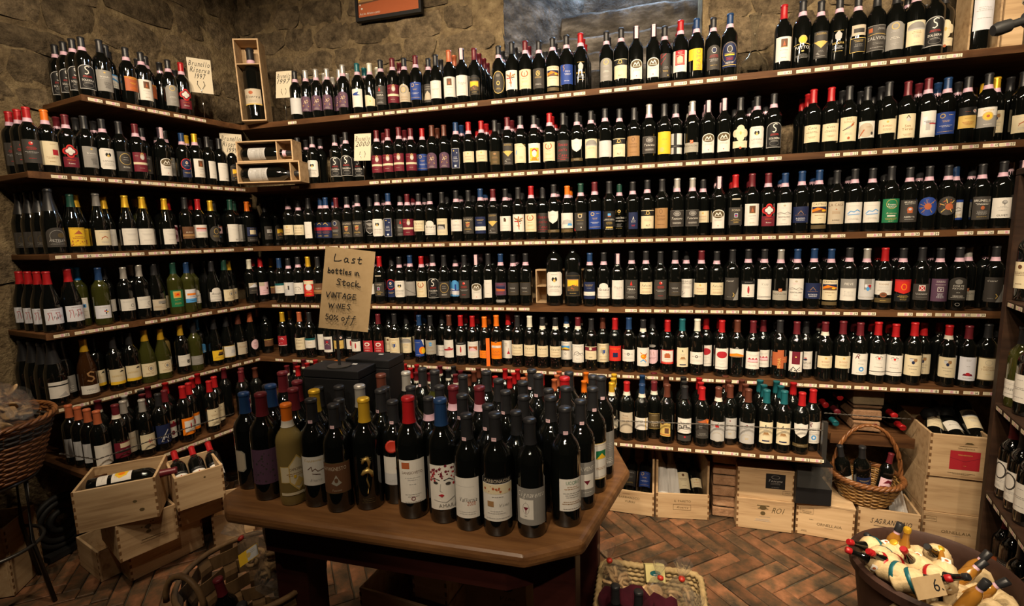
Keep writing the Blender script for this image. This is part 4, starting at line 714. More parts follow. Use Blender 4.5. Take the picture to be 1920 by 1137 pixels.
def price(root, side, i, P, n=None, tilt=0):
    o = link('price_tag', tag_mesh(n or near_num(i)), root); M0 = (tr(*root.location) @ rz(root.rotation_euler[2])).inverted()
    yaw = 0 if side == 'B' else LRZ + PI / 2
    o.matrix_local = M0 @ tr(P[0], P[1], Z[i] - .0235) @ rz(yaw) @ ry(tilt)
# ------------------------------------------------------------------ stock on the shelves: column in the photograph, capsule, label design
BACK = {
1: '557 k+ gyl,576 s+ cu,596 s+ cu,613 s+ cu,629 s+ cu,646 s+ cu,673 t+ wf,696 w+ cb,715 k+ br,736 m+ mg,758 k+ cir,778 m+ bl,799 k+ ps2,819 k wh,844 h tri,865 p pkt,888 m dp,936 k+ ovk,961 k fig,986 m+ ltr,1010 k+ bg,1035 k+ pc,1061 k+ bs2,1087 r+ bs,1137 k+ ga,1164 k+ ck,1191 p arw,1225 p arw,1246 k+ bx,1275 r+ wrt,1304 n+ yb,1336 k+ bq,1367 n+ nx,1467 r tri,1502 k+ bv,1536 k+ bd,1567 k+ bs,1600 k+ b2,1636 k sa,1672 k ga,1707 k+ gq,1744 k sw,1778 k qf',
2: '562 k+ ct,589 k+ cut,631 k+ sw,650 k+ sw,665 k+ sw,709 m+ mg,729 m+ mg,749 m+ mg,769 m+ mg,786 r+ bl,812 b cu,834 b cu,855 n+ nt,880 r+ cs,904 r+ cs,929 k bsm,951 m+ bd,976 k+ cc,1002 k+ po,1031 r+ ltr,1056 k rs,1082 k+ shd,1108 k+ gq,1134 k+ gb,1160 k+ ck,1186 k bn2,1212 s+ bo,1240 k yl,1267 k+ bw,1297 s+ gs,1324 p arw,1353 p arw,1385 k qf,1415 k+ cut,1447 k+ sw,1522 r crn,1555 r crn,1588 k bi,1621 k fc,1662 k cs,1696 m cream2,1735 m+ pt,1766 n+ bl,1804 k+ og,1840 k+ md,1876 y+ c2,1912 k an',
3: '544 k+ cs,561 k+ cl,580 k wn,595 n+ nb,614 n+ nb,633 m bq,650 k+ bc,669 k+ bc,687 k shs,710 k+ cut,727 n+ nt,745 k+ br,766 m+ mg,785 k+ cl,807 k+ ax,829 k ps,857 k+ ws,879 k bc,901 n+ nw,922 m+ bd,946 k+ wm,970 k fig,992 r+ ltr,1015 k rs,1039 k+ shd,1064 o+ wp,1089 g+ bm,1113 m+ bl,1142 k sc,1160 g+ cn,1186 k+ ns,1212 k+ ck,1238 k bn2,1265 s+ bo,1292 s+ bo,1319 k+ cs,1347 p arw,1377 r st,1408 m tri,1437 m+ rq,1466 n+ dr,1496 n+ nv,1531 n+ pc,1563 k lc,1597 k+ bb,1629 k+ bb,1662 k gn,1697 k+ bp,1733 k+ sun,1767 k+ sk,1799 n+ db,1836 k+ bn,1874 k+ ol,1906 p rp',
4: '527 n wg,544 k+ gw,562 k+ bf,581 y rc,596 k bp2,621 k+ wh,648 k+ cut,672 k+ ltr,694 k+ ws,712 r st,730 k ro,751 k+ cut,771 n+ gd,792 r+ ltr,811 k+ sw,832 k rg,850 k+ bc2,872 k bt,893 p arw,914 k wn,936 n+ nl,959 k+ bk2,984 k+ bk2,1040 Mk cut,1075 Mk dp,1106 n+ nw,1132 k+ ax,1157 p pkt,1182 k+ br,1208 k+ cl,1235 k bt,1261 k+ bk2,1287 k+ ct,1314 m+ cs,1342 k+ cl,1367 k bh,1396 k+ ft,1427 k+ wb,1457 s+ gs,1489 n+ dr,1522 n+ nv,1553 n+ pc,1589 k+ pv,1621 s+ gc,1655 r mz,1686 k+ rd,1720 k bz,1755 k+ vv,1789 k+ ca,1822 s+ gs,1861 k+ bh,1893 k pr',
5: '533 y rr,565 h crn,580 k wg,596 k wn,618 k wd,636 k og,651 k ft,670 k ft,692 k r1,708 m r1,722 k cr,742 k ce,757 k gq,768 h cr,788 n bu,805 k cp,825 k wl,844 b wr,864 r ft,886 r pz,907 o ob,930 o ow,950 r wt,971 k cl,994 w cl,1016 k! cl,1039 k! cl,1060 n! pd,1084 m! hr,1105 k cm,1129 b ce,1153 r rn,1177 n wk,1200 k! fi,1223 k pk,1251 r rf,1277 t mo,1302 w wk,1325 r ov,1352 r ov,1380 b ho,1406 m pb,1433 m pb,1460 k ox,1487 m wx,1514 k ml,1544 m! cs,1577 m cs,1607 m rl,1640 r wc,1672 r wc,1705 r c2,1737 r c2,1774 r! c2,1811 m wa,1845 k bb2,1874 k gq',
6: '1147 y! yo,1171 r! bt2,1199 n! pg,1226 m! bw2,1250 b yc,1283 k wsk,1315 r bor,1342 b! gr,1370 b gw2,1401 b gw2,1435 t mo,1461 t mo,1499 r shd,1527 r rl'}
DZ['ps2'] = ('dark label with pale mountain', 'R -36 42 36 146 d;P e -28 56 28 56 14 92 0 108 -16 90;L 0 130 46 1 s;L 0 120 50 2 s;F -28 50 28 122 1 B')
DZ['wrt'] = ('white label with red square top', 'R -38 48 38 150 w;R -24 80 24 150 f;F -20 86 20 128 1.5 c;P e -14 90 14 90 14 118 0 124 -14 118;L 0 140 30 2 w;L 0 64 30 1 s')
DZ['sa'] = ('dark blue-grey label titled ALVIONI', 'R -40 46 40 152 g;R -40 48 40 150 d;R -34 124 -18 142 h;L 16 138 36 2 s;Z 1.5 q -34 112 0 116 38 112;T 2 98 15 s SALVIONI 74;L 6 78 44 2 g;L 0 58 50 1 s')
LEFT = {
1: '361 k+ bg,344 r+ rq,321 k+ ga,291 k+ rb,270 k+ tri,243 k+ rb,233 k+ rb,216 k ls,190 k gy,161 k+ sw',
2: '433 k dp,411 k wu,391 k wn,370 y+ tri,346 n+ ro,325 k+ gy,307 p arw,281 k+ bk,256 m+ mg,230 k rg,199 k+ cut,161 k gy,131 m+ rq,93 o+ csq',
3: '520 b dp,500 k ds,481 o nq,467 o nq,452 g wu,436 g wu,415 k bh2,397 y dk,372 r wy,352 k bp2,333 r pp,314 By lw,288 Yy lw,267 By lw,241 By lw,213 By lw,188 Bd an,162 By yr,132 Bg or2,100 Ck ch',
4: '512 y gp,492 r pl,471 w hat,456 g ws,442 By wcr,423 Bg wcr,401 Bk ax,373 Gk ax,352 Gn lb,330 Gg gg,312 Bk wcr,292 Bk tw,263 s sp,238 s sp,212 k bst,192 Gn mr,163 Gu sq,136 Br lg,97 Br lg',
5: '511 y rr,501 k gp,484 k gn2,468 Bh po2,446 Bb pm,426 Bk gw3,405 Bk oy,383 u blh,367 Gk gy2,343 y qr,322 Wk gl,301 Yy wcr,274 Yy wcr,243 k ya,218 k ya,192 k ya,165 Ny sg,134 Ck gv,106 Ck wk2',
6: '470 m wk,457 m mp,417 r cc2,398 r cc2,370 r orw,349 r orw,326 m mp,300 k bl3,274 s f1,250 s tn,221 m! mc,191 h wgl'}
GAPS = {('B', 1): [(1385, 1455), (565, 650)], ('B', 2): [(570, 700), (1455, 1540), (1360, 1375)], ('B', 4): [(600, 690), (990, 1120)]}
rr_ = random.Random(21); MISS = []
for side, DATA in (('B', BACK), ('L', LEFT)):
    for i, txt in DATA.items():
        items = []; root = shelves[(side, i)]; z = Z[i]; rows = []
        for ent in txt.split(','):
            px, code, des = ent.split(); px = float(px)
            big = code[0] == 'M'; R_ = .052 if big else .0385; off = R_ + .012 + (rr_.uniform(0, .006)) if i < 6 else .043
            if code[0] in 'CBYN': off += .006
            if side == 'B': P = on_line(px, (0, YB[i] + off), (1, 0), z + .1); yaw = rr_.uniform(-.14, .14) + .45 * math.atan2(-P.x, P.y)
            else: a = wl(0, OL[i] - off); P = on_line(px, a, TL, z + .1); yaw = LRZ + PI / 2 + rr_.uniform(-.2, .2) - .12
            rows.append([P, code, des, yaw, big, px])
        rows.sort(key=lambda t: t[0].x if side == 'B' else -t[0].y if False else t[5])
        # keep neighbours from touching
        for a, c in zip(rows, rows[1:]):
            ra = {'C': .0450, 'B': .0418, 'Y': .0418, 'N': .0418, 'M': .052}.get(a[1][0], .0384); rc = {'C': .0450, 'B': .0418, 'Y': .0418, 'N': .0418, 'M': .052}.get(c[1][0], .0384)
            d = (c[0] - a[0]); dd = math.hypot(d.x, d.y)
            need = ra + rc
            if dd < need:
                t = Vector((1, 0, 0)) if side == 'B' else Vector((-TL.x, -TL.y, 0)); n_ = Vector((0, 1, 0)) if side == 'B' else Vector((-NL.x, -NL.y, 0))
                al = d.dot(t); 
                if al > need * .8: c[0] += t * (need - dd) * 1.05
                else: # stands half behind its neighbour
                    lat = math.sqrt(max(need ** 2 - al ** 2, 0)) + .002; c[0] = a[0] + t * al + n_ * (lat - 0)
                    back = n_.dot(c[0] - Vector(a[0])); 
        for P, code, des, yaw, big, px in rows:
            sc = rr_.uniform(.985, 1.03) if not big else 1.32
            if i == 1 and side == 'B' and px > 1440: sc *= 1.04
            o = bottle((P.x, P.y, z + .0005), code, des, yaw, sc, None, 'bottles on the ' + (NAMEB if side == 'B' else NAMEL)[i]); items.append((o, code, des))
            if not big and not any(g0 < px < g1 for g0, g1 in GAPS.get((side, i), [])) and rr_.random() < .96:
                if side == 'B': price(root, side, i, (P.x, YB[i] - .0085))
                else:
                    a = C0 + TL * (Vector((P.x, P.y)) - C0).dot(TL) + NL * (.0085 + OL[i])
                    if 0.03 < (a - C0).dot(TL) < SL[i] - .05: price(root, side, i, a)
            nrear = {1: 3, 2: 2, 3: 2, 4: 1, 5: 1, 6: 2}[i] if side == 'B' else (1 if i < 6 else 2)
            if big: nrear = 0
            if (side, i) == ('B', 1): nrear = 0 if 1440 < px < 1700 else (3 if 870 < px < 1100 else rr_.choice([1, 2, 1]))
            if (side, i) == ('B', 2) and px < 700: nrear = 1
            if (side, i) == ('B', 4) and 965 < px < 1170: nrear = 0
            dv = Vector((0, 1, 0)) if side == 'B' else Vector((-NL.x, -NL.y, 0))
            for k in range(1, nrear + 1):
                rr = {'C': .092}.get(code[0], .086) if i < 6 else .081; q_ = P + dv * rr * k
                if side == 'B' and q_.y > YW - .055: continue
                if side == 'L' and (Vector((q_.x, q_.y)) - C0).dot(-NL) > -LW - .07: continue
                if side == 'L' and q_.y > YW - .2: continue
                LATER.append(((q_.x + rr_.uniform(-.004, .004), q_.y, z + .0005), code, sc))
        label_row(items, (NAMEB if side == 'B' else NAMEL)[i])
# bottles standing behind each other at the open end of the left shelves
for i, px, code, des, k0, nn in ((1, 161, 'k+', 'sw', 1, 3), (2, 60, 'r+', 'bt', 0, 3), (3, 100, 'Ck', 'cg', 1, 3), (4, 97, 'Br', 'lg', 1, 3), (6, 191, 'h', 'gyl', 1, 3), (5, 106, 'Ck', '-', 1, 3)):
    items = []; R_ = SHR[KIND[code[0] if code[0] in 'GBYCN' else ''][1]]; P0 = on_line(px, wl(0, OL[i] - R_ - .006), TL, Z[i] + .1)
    for k in range(k0, k0 + nn):
        P = P0 - Vector((NL.x, NL.y, 0)) * (R_ * 2 + .008) * k + Vector((TL.x, TL.y, 0)) * .004 * k
        o = bottle((P.x, P.y, Z[i] + .0005), code, des, LRZ + PI / 2 - .35, 1.0, None, 'bottles at the open end of the ' + NAMEL[i]); items.append((o, code, des))
    label_row(items[::-1], NAMEL[i] + ' end')
for a in LATER: rear(*a)
# the lowest back shelf behind the display table, four deep
rq_ = random.Random(77)
for x in [(-2.20 + .0815 * k) for k in range(30)]:
    code = rq_.choice(['r', 'r', 'r', 'm', 'm', 'g', 'k!', 'h', 'k!', 'b', 'r', 'r!', 'm!', 'o']); 
    for k in range(3):
        if x + .08 > on_line(1147, (0, 2.573), (1, 0), .6).x: continue
        rear((x + rq_.uniform(-.006, .006), YB[6] + .043 + k * .081, Z[6] + .0005), code)
for s in [.26 + .085 * k for k in range(9)]:           # and behind the front row of the lowest left shelf
    code = rq_.choice(['m', 'm', 'r', 'b', 'k']); 
    for k in range(2): P = wl(s, OL[6] - .045 - k * .082); rear((P[0], P[1], Z[6] + .0005), code)
rs0 = tag(REAR.obj('rear_bottles', colmat('rear_bottle_glass', .05, .5), None, .9), 'dark bottles standing behind the front rows on all the wall shelves', 'bottles', None, 'stuff')
o = REARC.obj('capsules', MT_['foil'], rs0, 1.0); o['kind'] = 'stuff'
# ------------------------------------------------------------------ display table and its bottles
TZ = .80
TP = [(-1.19, 1.082), (-.285, 1.082), (-.15, 1.17), (-.052, 1.60), (-.13, 1.86), (-.30, 2.06), (-1.08, 2.12), (-1.27, 1.95), (-1.275, 1.16)]
tc = Vector((-.67, 1.6)); tbl = tag(empty('display_table', (tc.x, tc.y, 0)), 'brown wooden octagonal display table crowded with dark wine bottles', 'table')
def scaled(p, d): return [(x - tc.x + d * (1 if x < tc.x else -1), y - tc.y + d * (1 if y < tc.y else -1)) for x, y in p]
b = MB(); b.prism(scaled(TP, 0), TZ - .042, TZ); o = b.obj('tabletop', MT_['table'], tbl); bevel(o, .016, 3)
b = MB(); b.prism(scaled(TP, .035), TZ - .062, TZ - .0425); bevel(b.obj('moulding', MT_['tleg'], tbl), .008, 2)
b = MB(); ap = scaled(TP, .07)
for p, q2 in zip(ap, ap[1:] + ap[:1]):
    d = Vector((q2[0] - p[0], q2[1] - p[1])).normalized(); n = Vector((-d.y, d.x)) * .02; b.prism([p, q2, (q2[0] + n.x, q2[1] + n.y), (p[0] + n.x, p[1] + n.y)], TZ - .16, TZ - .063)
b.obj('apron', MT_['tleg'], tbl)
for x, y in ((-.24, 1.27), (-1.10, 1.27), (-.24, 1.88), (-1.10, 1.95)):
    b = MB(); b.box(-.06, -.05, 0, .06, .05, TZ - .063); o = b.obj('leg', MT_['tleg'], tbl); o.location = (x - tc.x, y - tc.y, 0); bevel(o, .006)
DZ.update({
'to': ('grey octagonal label', 'K -48 60 -4 128 j;K -45 63 -7 125 e'),
'td': ('dark mottled label', 'R -38 50 38 150 i;D -30 54 30 146 30 d'),
'tw1': ('cream and gold diamond label', 'R -38 72 38 122 q;R -36 74 36 120 c;P q -12 124 12 156 40 124 40 70 12 44 -12 72;P c -9 123 12 150 37 123 37 73 12 50 -9 75;T 10 112 8 z CAPICHERA 40;L 6 98 50 2 x;P q 0 64 14 58 30 72 14 88;E 4 90 4 5 y;R -38 34 38 42 c'),
'tcp': ('white label with brown signature', 'R -40 66 40 148 w;I 0 138 7 q Cappannelle 60;Z 2 z -20 112 -10 120 -8 108 0 114 6 106 22 110;Z 2 z -8 100 12 96;I 0 82 8 s Riserva 30'),
'tbr': ('brown label titled AVVIGNESTO', 'R -42 58 42 146 B;R -42 60 42 144 z;T -4 130 11 e AVVIGNESTO 66;P j -8 96 0 112 8 96 14 88 0 80 -14 88;E 0 96 5 7 z;I 0 68 6 e Toscana 24'),
'tg0': ('no paper label but a gold ornament', 'L 0 148 30 2 B;L 0 34 34 3 B'),
'twx': ('white and grey label with red dot', 'R -38 96 34 146 w;R -38 62 34 96 a;E 10 112 9 9 h;L 0 76 40 2 s'),
'twt': ('tall white label with small orange square', 'R -34 44 34 154 w;R -26 132 -6 148 h;T 0 122 7 z SANGIOVETO 52;L 0 108 40 2 s;L 0 92 24 1 s;L 0 66 40 2 s;O 0 56 5 5 1.5 m;L 0 47 44 1 s'),
'tfc': ('white label painted with a woman\'s face', 'R -42 38 42 150 w;D -40 118 40 148 34 m;D 14 96 42 134 16 f;D -42 110 -22 134 10 f;E -24 106 6 3.5 d;E 6 104 6.5 4 d;Z 1.6 k -34 114 -24 117 -14 113;Z 1.6 k -4 113 8 117 18 111;Z 1.2 s -12 104 -14 86 -8 84;P f -18 76 -10 79 -4 76 -10 71;O 30 84 9 13 1.5 s;Z 1.4 s 20 70 0 58 -30 64;T 4 50 9 g AMARA 44'),
'tvl': ('cream label handwritten 2000', 'R -36 38 34 146 w;Z 1 s -34 124 20 122;I 4 88 12 k Vallucaia 46;T 12 78 11 h 2000 22;L 0 54 50 2 s'),
'tcb': ('cream label with black heading CARBONAIONE', 'R -42 42 42 138 w;R -42 138 42 152 k;T 0 145 9 e CARBONAIONE 70;R -42 112 42 136 c;D -34 116 34 132 12 h;L 0 104 50 1 g;R -26 80 -10 94 x;I 16 84 8 g Vino 26;L -4 68 50 2 s;L 0 50 60 1 s'),
'tcg': ('grey label titled Cignavento', 'R -44 36 44 134 g;I 0 118 15 w Cignavento 74;R -32 52 6 104 w;O -13 80 9 15 1 g;P m -20 84 -6 84 -13 74;Z 1.5 m -13 76 -13 68;T -13 97 5 g 1 3;L -13 60 10 1 g'),
'tuc': ('cream label titled UCCIRO', 'R -30 46 40 130 w;T 6 120 9 v UCCIRO 38;L 4 108 46 2 x;L 4 92 50 3 g;L 2 70 56 2 x;P g 24 62 34 66 30 58;L 4 52 56 1 g'),
'tsq': ('dark grey label with white square', 'R -40 40 40 138 g;T 0 120 12 w ARVENTO 64;R -24 62 20 104 w;P m -12 86 8 86 -2 74;L 0 52 50 1 w'),
'tfr': ('cream label with gold frame', 'R -30 44 34 150 q;R -28 46 32 148 w;F -24 50 28 144 1 x;R -14 104 20 128 v;P y -14 104 20 104 4 120;T 2 76 8 x MONTE 30'),
'tdg': ('dark grey printed label', 'R -38 40 38 146 g;L 0 110 50 5 s;L 0 66 40 3 w;T 0 54 8 w VINO 40')})
def scale_for(P, ytop, H0):
    lo, hi = .8, 1.6
    for _ in range(30):
        m_ = (lo + hi) / 2; a = MT @ Vector((P.x, P.y, P.z + H0 * m_ - EYE))
        if 568.5 - FPX * a.y / a.z > ytop: lo = m_
        else: hi = m_
    return lo
TW = 'on the display table'; titems = []; TPL = []
front = [(455, 906, 735, 'n', 'to', -.25), (507, 928, 737, 'm', 'td', -.3), (553, 938, 757, 'Wo!', 'tw1', .1), (598, 940, 748, 'k', 'tcp', -.1), (640, 950, 758, 'k', 'tbr', -.2), (700, 944, 746, 'y', 'tg0', -.1),
         (742, 936, 752, 'k', 'twx', -.1), (777, 960, 744, 'r', 'twt', 0), (838, 969, 748, 'n', 'tfc', .1), (880, 982, 776, 'k', 'tvl', -.2), (935, 992, 775, 'k', 'tcb', 0), (998, 995, 785, 'k', 'tcg', -.05),
         (1062, 976, 764, 'k', 'tuc', .35), (1090, 945, 750, 'k', 'tsq', .5), (1112, 915, 727, 'k', 'tfr', .6), (1127, 890, 706, 'k', 'tdg', .6)]
for px, py, yt, code, des, yw in front:
    P = hz(px, py, TZ); k = scale_for(P, yt, .3015); TPL.append([P.x, P.y, SHR['bordeaux'] * k, k, code, des, yw + math.atan2(-P.x, P.y), True, px])
inner = [(478, 716, 'n'), (520, 700, 'm'), (537, 715, 'm'), (556, 722, 'm'), (578, 733, 'y'), (597, 712, 'k'), (618, 729, 'k'), (655, 717, 's'), (672, 724, 'k'), (692, 688, 'b'), (740, 684, 'b'), (714, 732, 'k'), (757, 690, 's'),
         (780, 690, 'k'), (815, 692, 'Gk'), (803, 742, 'k+'), (852, 720, 'm+'), (828, 722, 'k'), (867, 737, 'k'), (918, 720, 'm+'), (935, 712, 'k'), (948, 728, 'k'), (983, 744, 'k'), (997, 690, 'k'), (1013, 700, 'k'),
         (1027, 727, 'k'), (1030, 746, 'k'), (1053, 705, 'r'), (1067, 695, 'k'), (1100, 728, 'k'), (1115, 704, 'k'), (912, 762, 'k'), (966, 762, 'k'), (503, 722, 'k'), (640, 742, 'k'), (875, 700, 'k'), (905, 694, 'k'), (970, 716, 'k'), (770, 722, 'k')]
for px, py, code in inner:
    k = random.Random(px).uniform(1.0, 1.09); P = hz(px, py + 3, TZ + .3015 * k); TPL.append([P.x, P.y, SHR['bordeaux'] * k, k, code, '-', 0, False, px])
BOXES = [(hz(638, 686, 1.15), .21, .115, .35, .05), (hz(703, 668, 1.16), .17, .11, .36, .05)]
def inside(x, y, m_=.05):
    for p, q2 in zip(TP, TP[1:] + TP[:1]):
        d = Vector((q2[0] - p[0], q2[1] - p[1])).normalized(); n = Vector((-d.y, d.x)); e = (Vector((x, y)) - Vector(p)).dot(n)
        if e < m_: x += n.x * (m_ - e); y += n.y * (m_ - e)
    return x, y
for it in range(400):
    for a in range(len(TPL)):
        A = TPL[a]
        for c in range(a + 1, len(TPL)):
            B_ = TPL[c]; dx, dy = B_[0] - A[0], B_[1] - A[1]; d = math.hypot(dx, dy) or 1e-4; need = A[2] + B_[2] + .002
            if d < need:
                wa, wc = (.5, .5) if A[7] == B_[7] else ((0, 1) if A[7] else (1, 0)); e = (need - d) / d * 1.02
                A[0] -= dx * e * wa; A[1] -= dy * e * wa; B_[0] += dx * e * wc; B_[1] += dy * e * wc
    for A in TPL:
        for P, w_, d_, h_, r_ in BOXES:
            ex, ey = w_ / 2 + A[2] + .003, d_ / 2 + A[2] + .003; dx, dy = A[0] - P.x, A[1] - P.y
            if abs(dx) < ex and abs(dy) < ey:
                if ex - abs(dx) < ey - abs(dy): A[0] = P.x + math.copysign(ex, dx)
                else: A[1] = P.y + math.copysign(ey, dy)
        A[0], A[1] = inside(A[0], A[1], A[2] + .006)
TPL.sort(key=lambda t: t[8]); fr, inn_ = [], []
def sticker(o, z, r, col='e', ang=0):
    s_ = link('price_sticker', cached(('stk', col, round(r, 4)), lambda: print_mesh('price_sticker', f'R -6 0 6 9 {col};L 0 5 8 1 g', r, seed=2)), o); s_.location = (0, 0, z); s_.rotation_euler = (0, 0, ang)
for n_, (x, y, r_, k, code, des, yw, isf, px) in enumerate(TPL):
    o = bottle((x, y, TZ + .0005), code, des, yw, k, None, 'wine bottles on the display table'); (fr if isf else inn_).append((o, code, des))
    if code[0] == 'k' and n_ % 2 == 0: sticker(o, .236, .0175, 'p', -.3)
label_row([t for t in fr], TW)
cnt = {}
for o, code, des in inn_: cnt.setdefault(code, []).append(o)
for code, L_ in cnt.items():
    c = code[1:] if code[0] == 'G' else code
    for i, o in enumerate(L_):
        n = len(L_); t = '' if n == 1 else (', ' + (ORD[i] if i < 9 else f'{i + 1}th') + f' of {CARD[n] if n < 10 else n} from the left')
        o['label'] = f"{CAPN[c[0]]}-capped {'yellow-green' if code[0] == 'G' else 'dark'} bottle{' with pink band' if '+' in c else ''} inside the table group{t}"
for o, c, d in fr:
    if d == 'tg0':
        b = MB(); b.tube([(-.010, -.0395, .135), (-.006, -.041, .146), (.004, -.041, .148), (.008, -.0405, .138), (.006, -.040, .118)], [.003, .005, .006, .005, .003], 8); b.tube([(-.012, -.0395, .104), (-.006, -.041, .112), (.004, -.042, .116), (.012, -.041, .110), (.014, -.0395, .098)], [.004, .006, .007, .006, .004], 8)
        b.tube([(.004, -.040, .115), (.0, -.0395, .09), (.004, -.0395, .07), (.0, -.0395, .05)], .0022, 6); b.obj('gold_fish_ornament', MT_['gold'], o, 3)
    if d == 'twx':
        b = MB(); b.lathe([(0, -.002), (.017, -.002), (.019, .001), (.016, .004), (.013, .003), (0, .003)], 14, None, tr(-.006, -.0385, .178) @ rx(PI / 2 - .25)); b.obj('wax_seal', MT_['wax'], o, 3)
for i, (P, w_, d_, h_, r_) in enumerate(BOXES):
    b = MB(); b.box(-w_ / 2, -d_ / 2, 0, w_ / 2, d_ / 2, h_ - .03); o = b.obj('gift_case', MT_['black']); o.location = (P.x, P.y, TZ + .0005); bevel(o, .003)
    b = MB(); b.box(-w_ / 2 - .001, -d_ / 2 - .001, h_ - .029, w_ / 2 + .001, d_ / 2 + .001, h_); bevel(b.obj('lid', MT_['black'], o), .003)
    s_ = link('sticker', print_mesh('sticker', 'R -9 0 9 12 w', None), o); s_.matrix_local = tr(.04 - .03 * i, .02, h_ + .0002) @ rx(-PI / 2)
    tag(o, ['black case under the kraft paper sign on the table', 'black case behind the one that carries the sign'][i], 'box', 'black gift cases on the table')
# the hand-lettered sign
P = BOXES[0][0]; sg = tag(empty('paper_sign', (P.x + .004, P.y - .01, TZ + BOXES[0][3] + .001)), 'brown kraft board lettered Last bottles in stock vintage wines on a pole', 'sign')
b = MB(); b.lathe([(0, 0), (.04, 0), (.04, .004), (.0, .005)], 20); b.obj('base', MT_['iron'], sg, .6); b = MB(); b.box(-.004, -.003, .004, .004, .003, .22); b.obj('pole', MT_['iron'], sg)
CWd, CHt = .160, .272
b = MB(); b.box(-CWd / 2, -.0015, 0, CWd / 2, .0015, CHt); cdn = b.obj('board', MT_['kraft'], sg)
cdn.matrix_local = tr(.030, -.006, .128) @ rz(.40) @ ry(.15) @ rx(-.04)
GST = {'L': [[(0, 10), (-1, 5), (-1, 0), (5, .5), (9, 2)]], 'a': [[(5, 5), (2, 6), (0, 3), (1, 0), (4, 1), (5, 5), (5, 1), (7, 0)]], 's': [[(5, 6), (2, 6), (1, 4.4), (4, 2.6), (4, .6), (0, 0)]], 't': [[(3, 9), (2, 1), (4, 0), (6, 1)], [(0, 6), (6, 6.4)]],
 'b': [[(1, 10), (0, 0), (4, 0), (5, 3), (3, 5), (.6, 4)]], 'o': [[(2, 6), (0, 4), (.6, .6), (3, 0), (5, 2.6), (4, 5.4), (2, 6)]], 'l': [[(1, 10), (.4, 1), (2, 0)]], 'e': [[(.5, 3), (4.4, 3.6), (3.4, 6), (1, 5), (.3, 2), (2, 0), (5, 1)]], 'i': [[(.6, 6), (1, 0)]],
 'n': [[(0, 6), (.4, 0)], [(.4, 4), (2.6, 6), (4.4, 4.4), (4.6, 1), (6.4, 0)]], 'S': [[(7, 9), (3, 10), (1, 7.6), (5, 5), (6, 2), (3, 0), (0, 1)]], 'c': [[(5, 6), (1.6, 6), (0, 3), (1.6, 0), (5, .6)]], 'k': [[(.6, 10), (0, 0)], [(5, 6), (.6, 3), (6, 0), (9, .6)]],
 'V': [[(0, 9), (3, 0), (8, 10)]], 'I': [[(1, 9), (.6, 0)]], 'N': [[(0, 0), (.6, 9), (5, .6), (6, 9.6)]], 'T': [[(3, 9), (2.6, 0)], [(-1, 9), (8, 9.6)]], 'A': [[(0, 0), (4, 9.6), (6.6, 0)], [(1.6, 3.6), (6, 4)]], 'G': [[(7, 8), (3, 9), (0, 5), (1.6, 0), (6, .6), (6.6, 4), (4, 4), (9, 4.4)]],
 'E': [[(6, 9), (.6, 9), (0, 0), (6.4, 0)], [(.4, 4.6), (5, 5)]], 'W': [[(0, 9), (2.6, 0), (5, 7), (7.4, 0), (11, 9)]], '5': [[(5, 9), (1, 9), (.6, 5.4), (4, 5.4), (5, 2.6), (3, 0), (0, .6)]], '0': [[(3, 8), (0, 5), (1, .6), (4, 0), (6, 4), (4.6, 8), (3, 8)]],
 '%': [[(7, 8), (0, 0)], [(1, 8), (0, 6.6), (1.4, 6), (2.2, 7.4), (1, 8)], [(6, 2.6), (5, 1), (6.6, 0), (7.4, 1.6), (6, 2.6)]], 'f': [[(8, 9), (5.6, 9.6), (4, 4), (1, -6), (-1, -7)], [(1, 5), (8, 5.6)]]}
sp_ = []
def hand(txt, x0, y0, h, adv=1.0):
    x = x0
    for ch in txt:
        if ch == ' ': x += h * .5; continue
        g = GST[ch]; w_ = max(p[0] for s_ in g for p in s_)
        for s_ in g: sp_.append('Z 3.4 k ' + ' '.join(f'{x + px * h / 10:.1f} {y0 + py * h / 10:.1f}' for px, py in s_))
        x += (w_ + 2.2) * h / 10 * adv
hand('Last', -58, 268, 28, 1.15); hand('bottles in', -82, 222, 20, .98); hand('Stock', -44, 178, 24, 1.0); hand('VINTAGE', -80, 128, 21, .98); hand('WiNES', -66, 88, 20, 1.1); hand('50% off', -74, 42, 22, .98)
sm = link('lettering', print_mesh('lettering', ';'.join(sp_), None, m=MT_['print_']), cdn); sm.location = (0, -.0018, -.004); sm.scale = (.80, 1, .86)
# glass decanters
def decanter(loc, sc, label, lean=0):
    b = MB(); b.lathe([(0, .002), (.045, .002), (.062, .012), (.070, .04), (.062, .075), (.040, .10), (.020, .125), (.0135, .16), (.014, .22), (.020, .27), (.030, .30), (.0292, .3005), (.019, .27), (.0130, .22), (.0125, .16), (.018, .125), (.038, .10), (.060, .075), (.068, .04), (.060, .014), (.044, .004), (0, .004)], 28)
    o = b.obj('glass_decanter', MT_['glass'], None, 3); o.location = loc; o.scale = (sc,) * 3; tag(o, label, 'decanter', None); return o
P = on_line(1412, (0, YF + .09), (1, 0), Z[1]); d_ = decanter((P.x, P.y, Z[1] + .0005), 1.0, 'round glass decanter on the top shelf between two groups of bottles')
b = MB(); b.box(-.028, -.001, .002, .028, .001, .035); o = b.obj('folded_card', MT_['card'], d_); o.rotation_euler = (-.5, 0, .3); o.location = (0, -.02, .008)
x, y = inside(*hz(527, 700, TZ + .25)[:2], .09); x, y = max(x, -1.2), 1.98
decanter((x, y, TZ + .0005), .8, 'glass decanter at the back left of the display table')
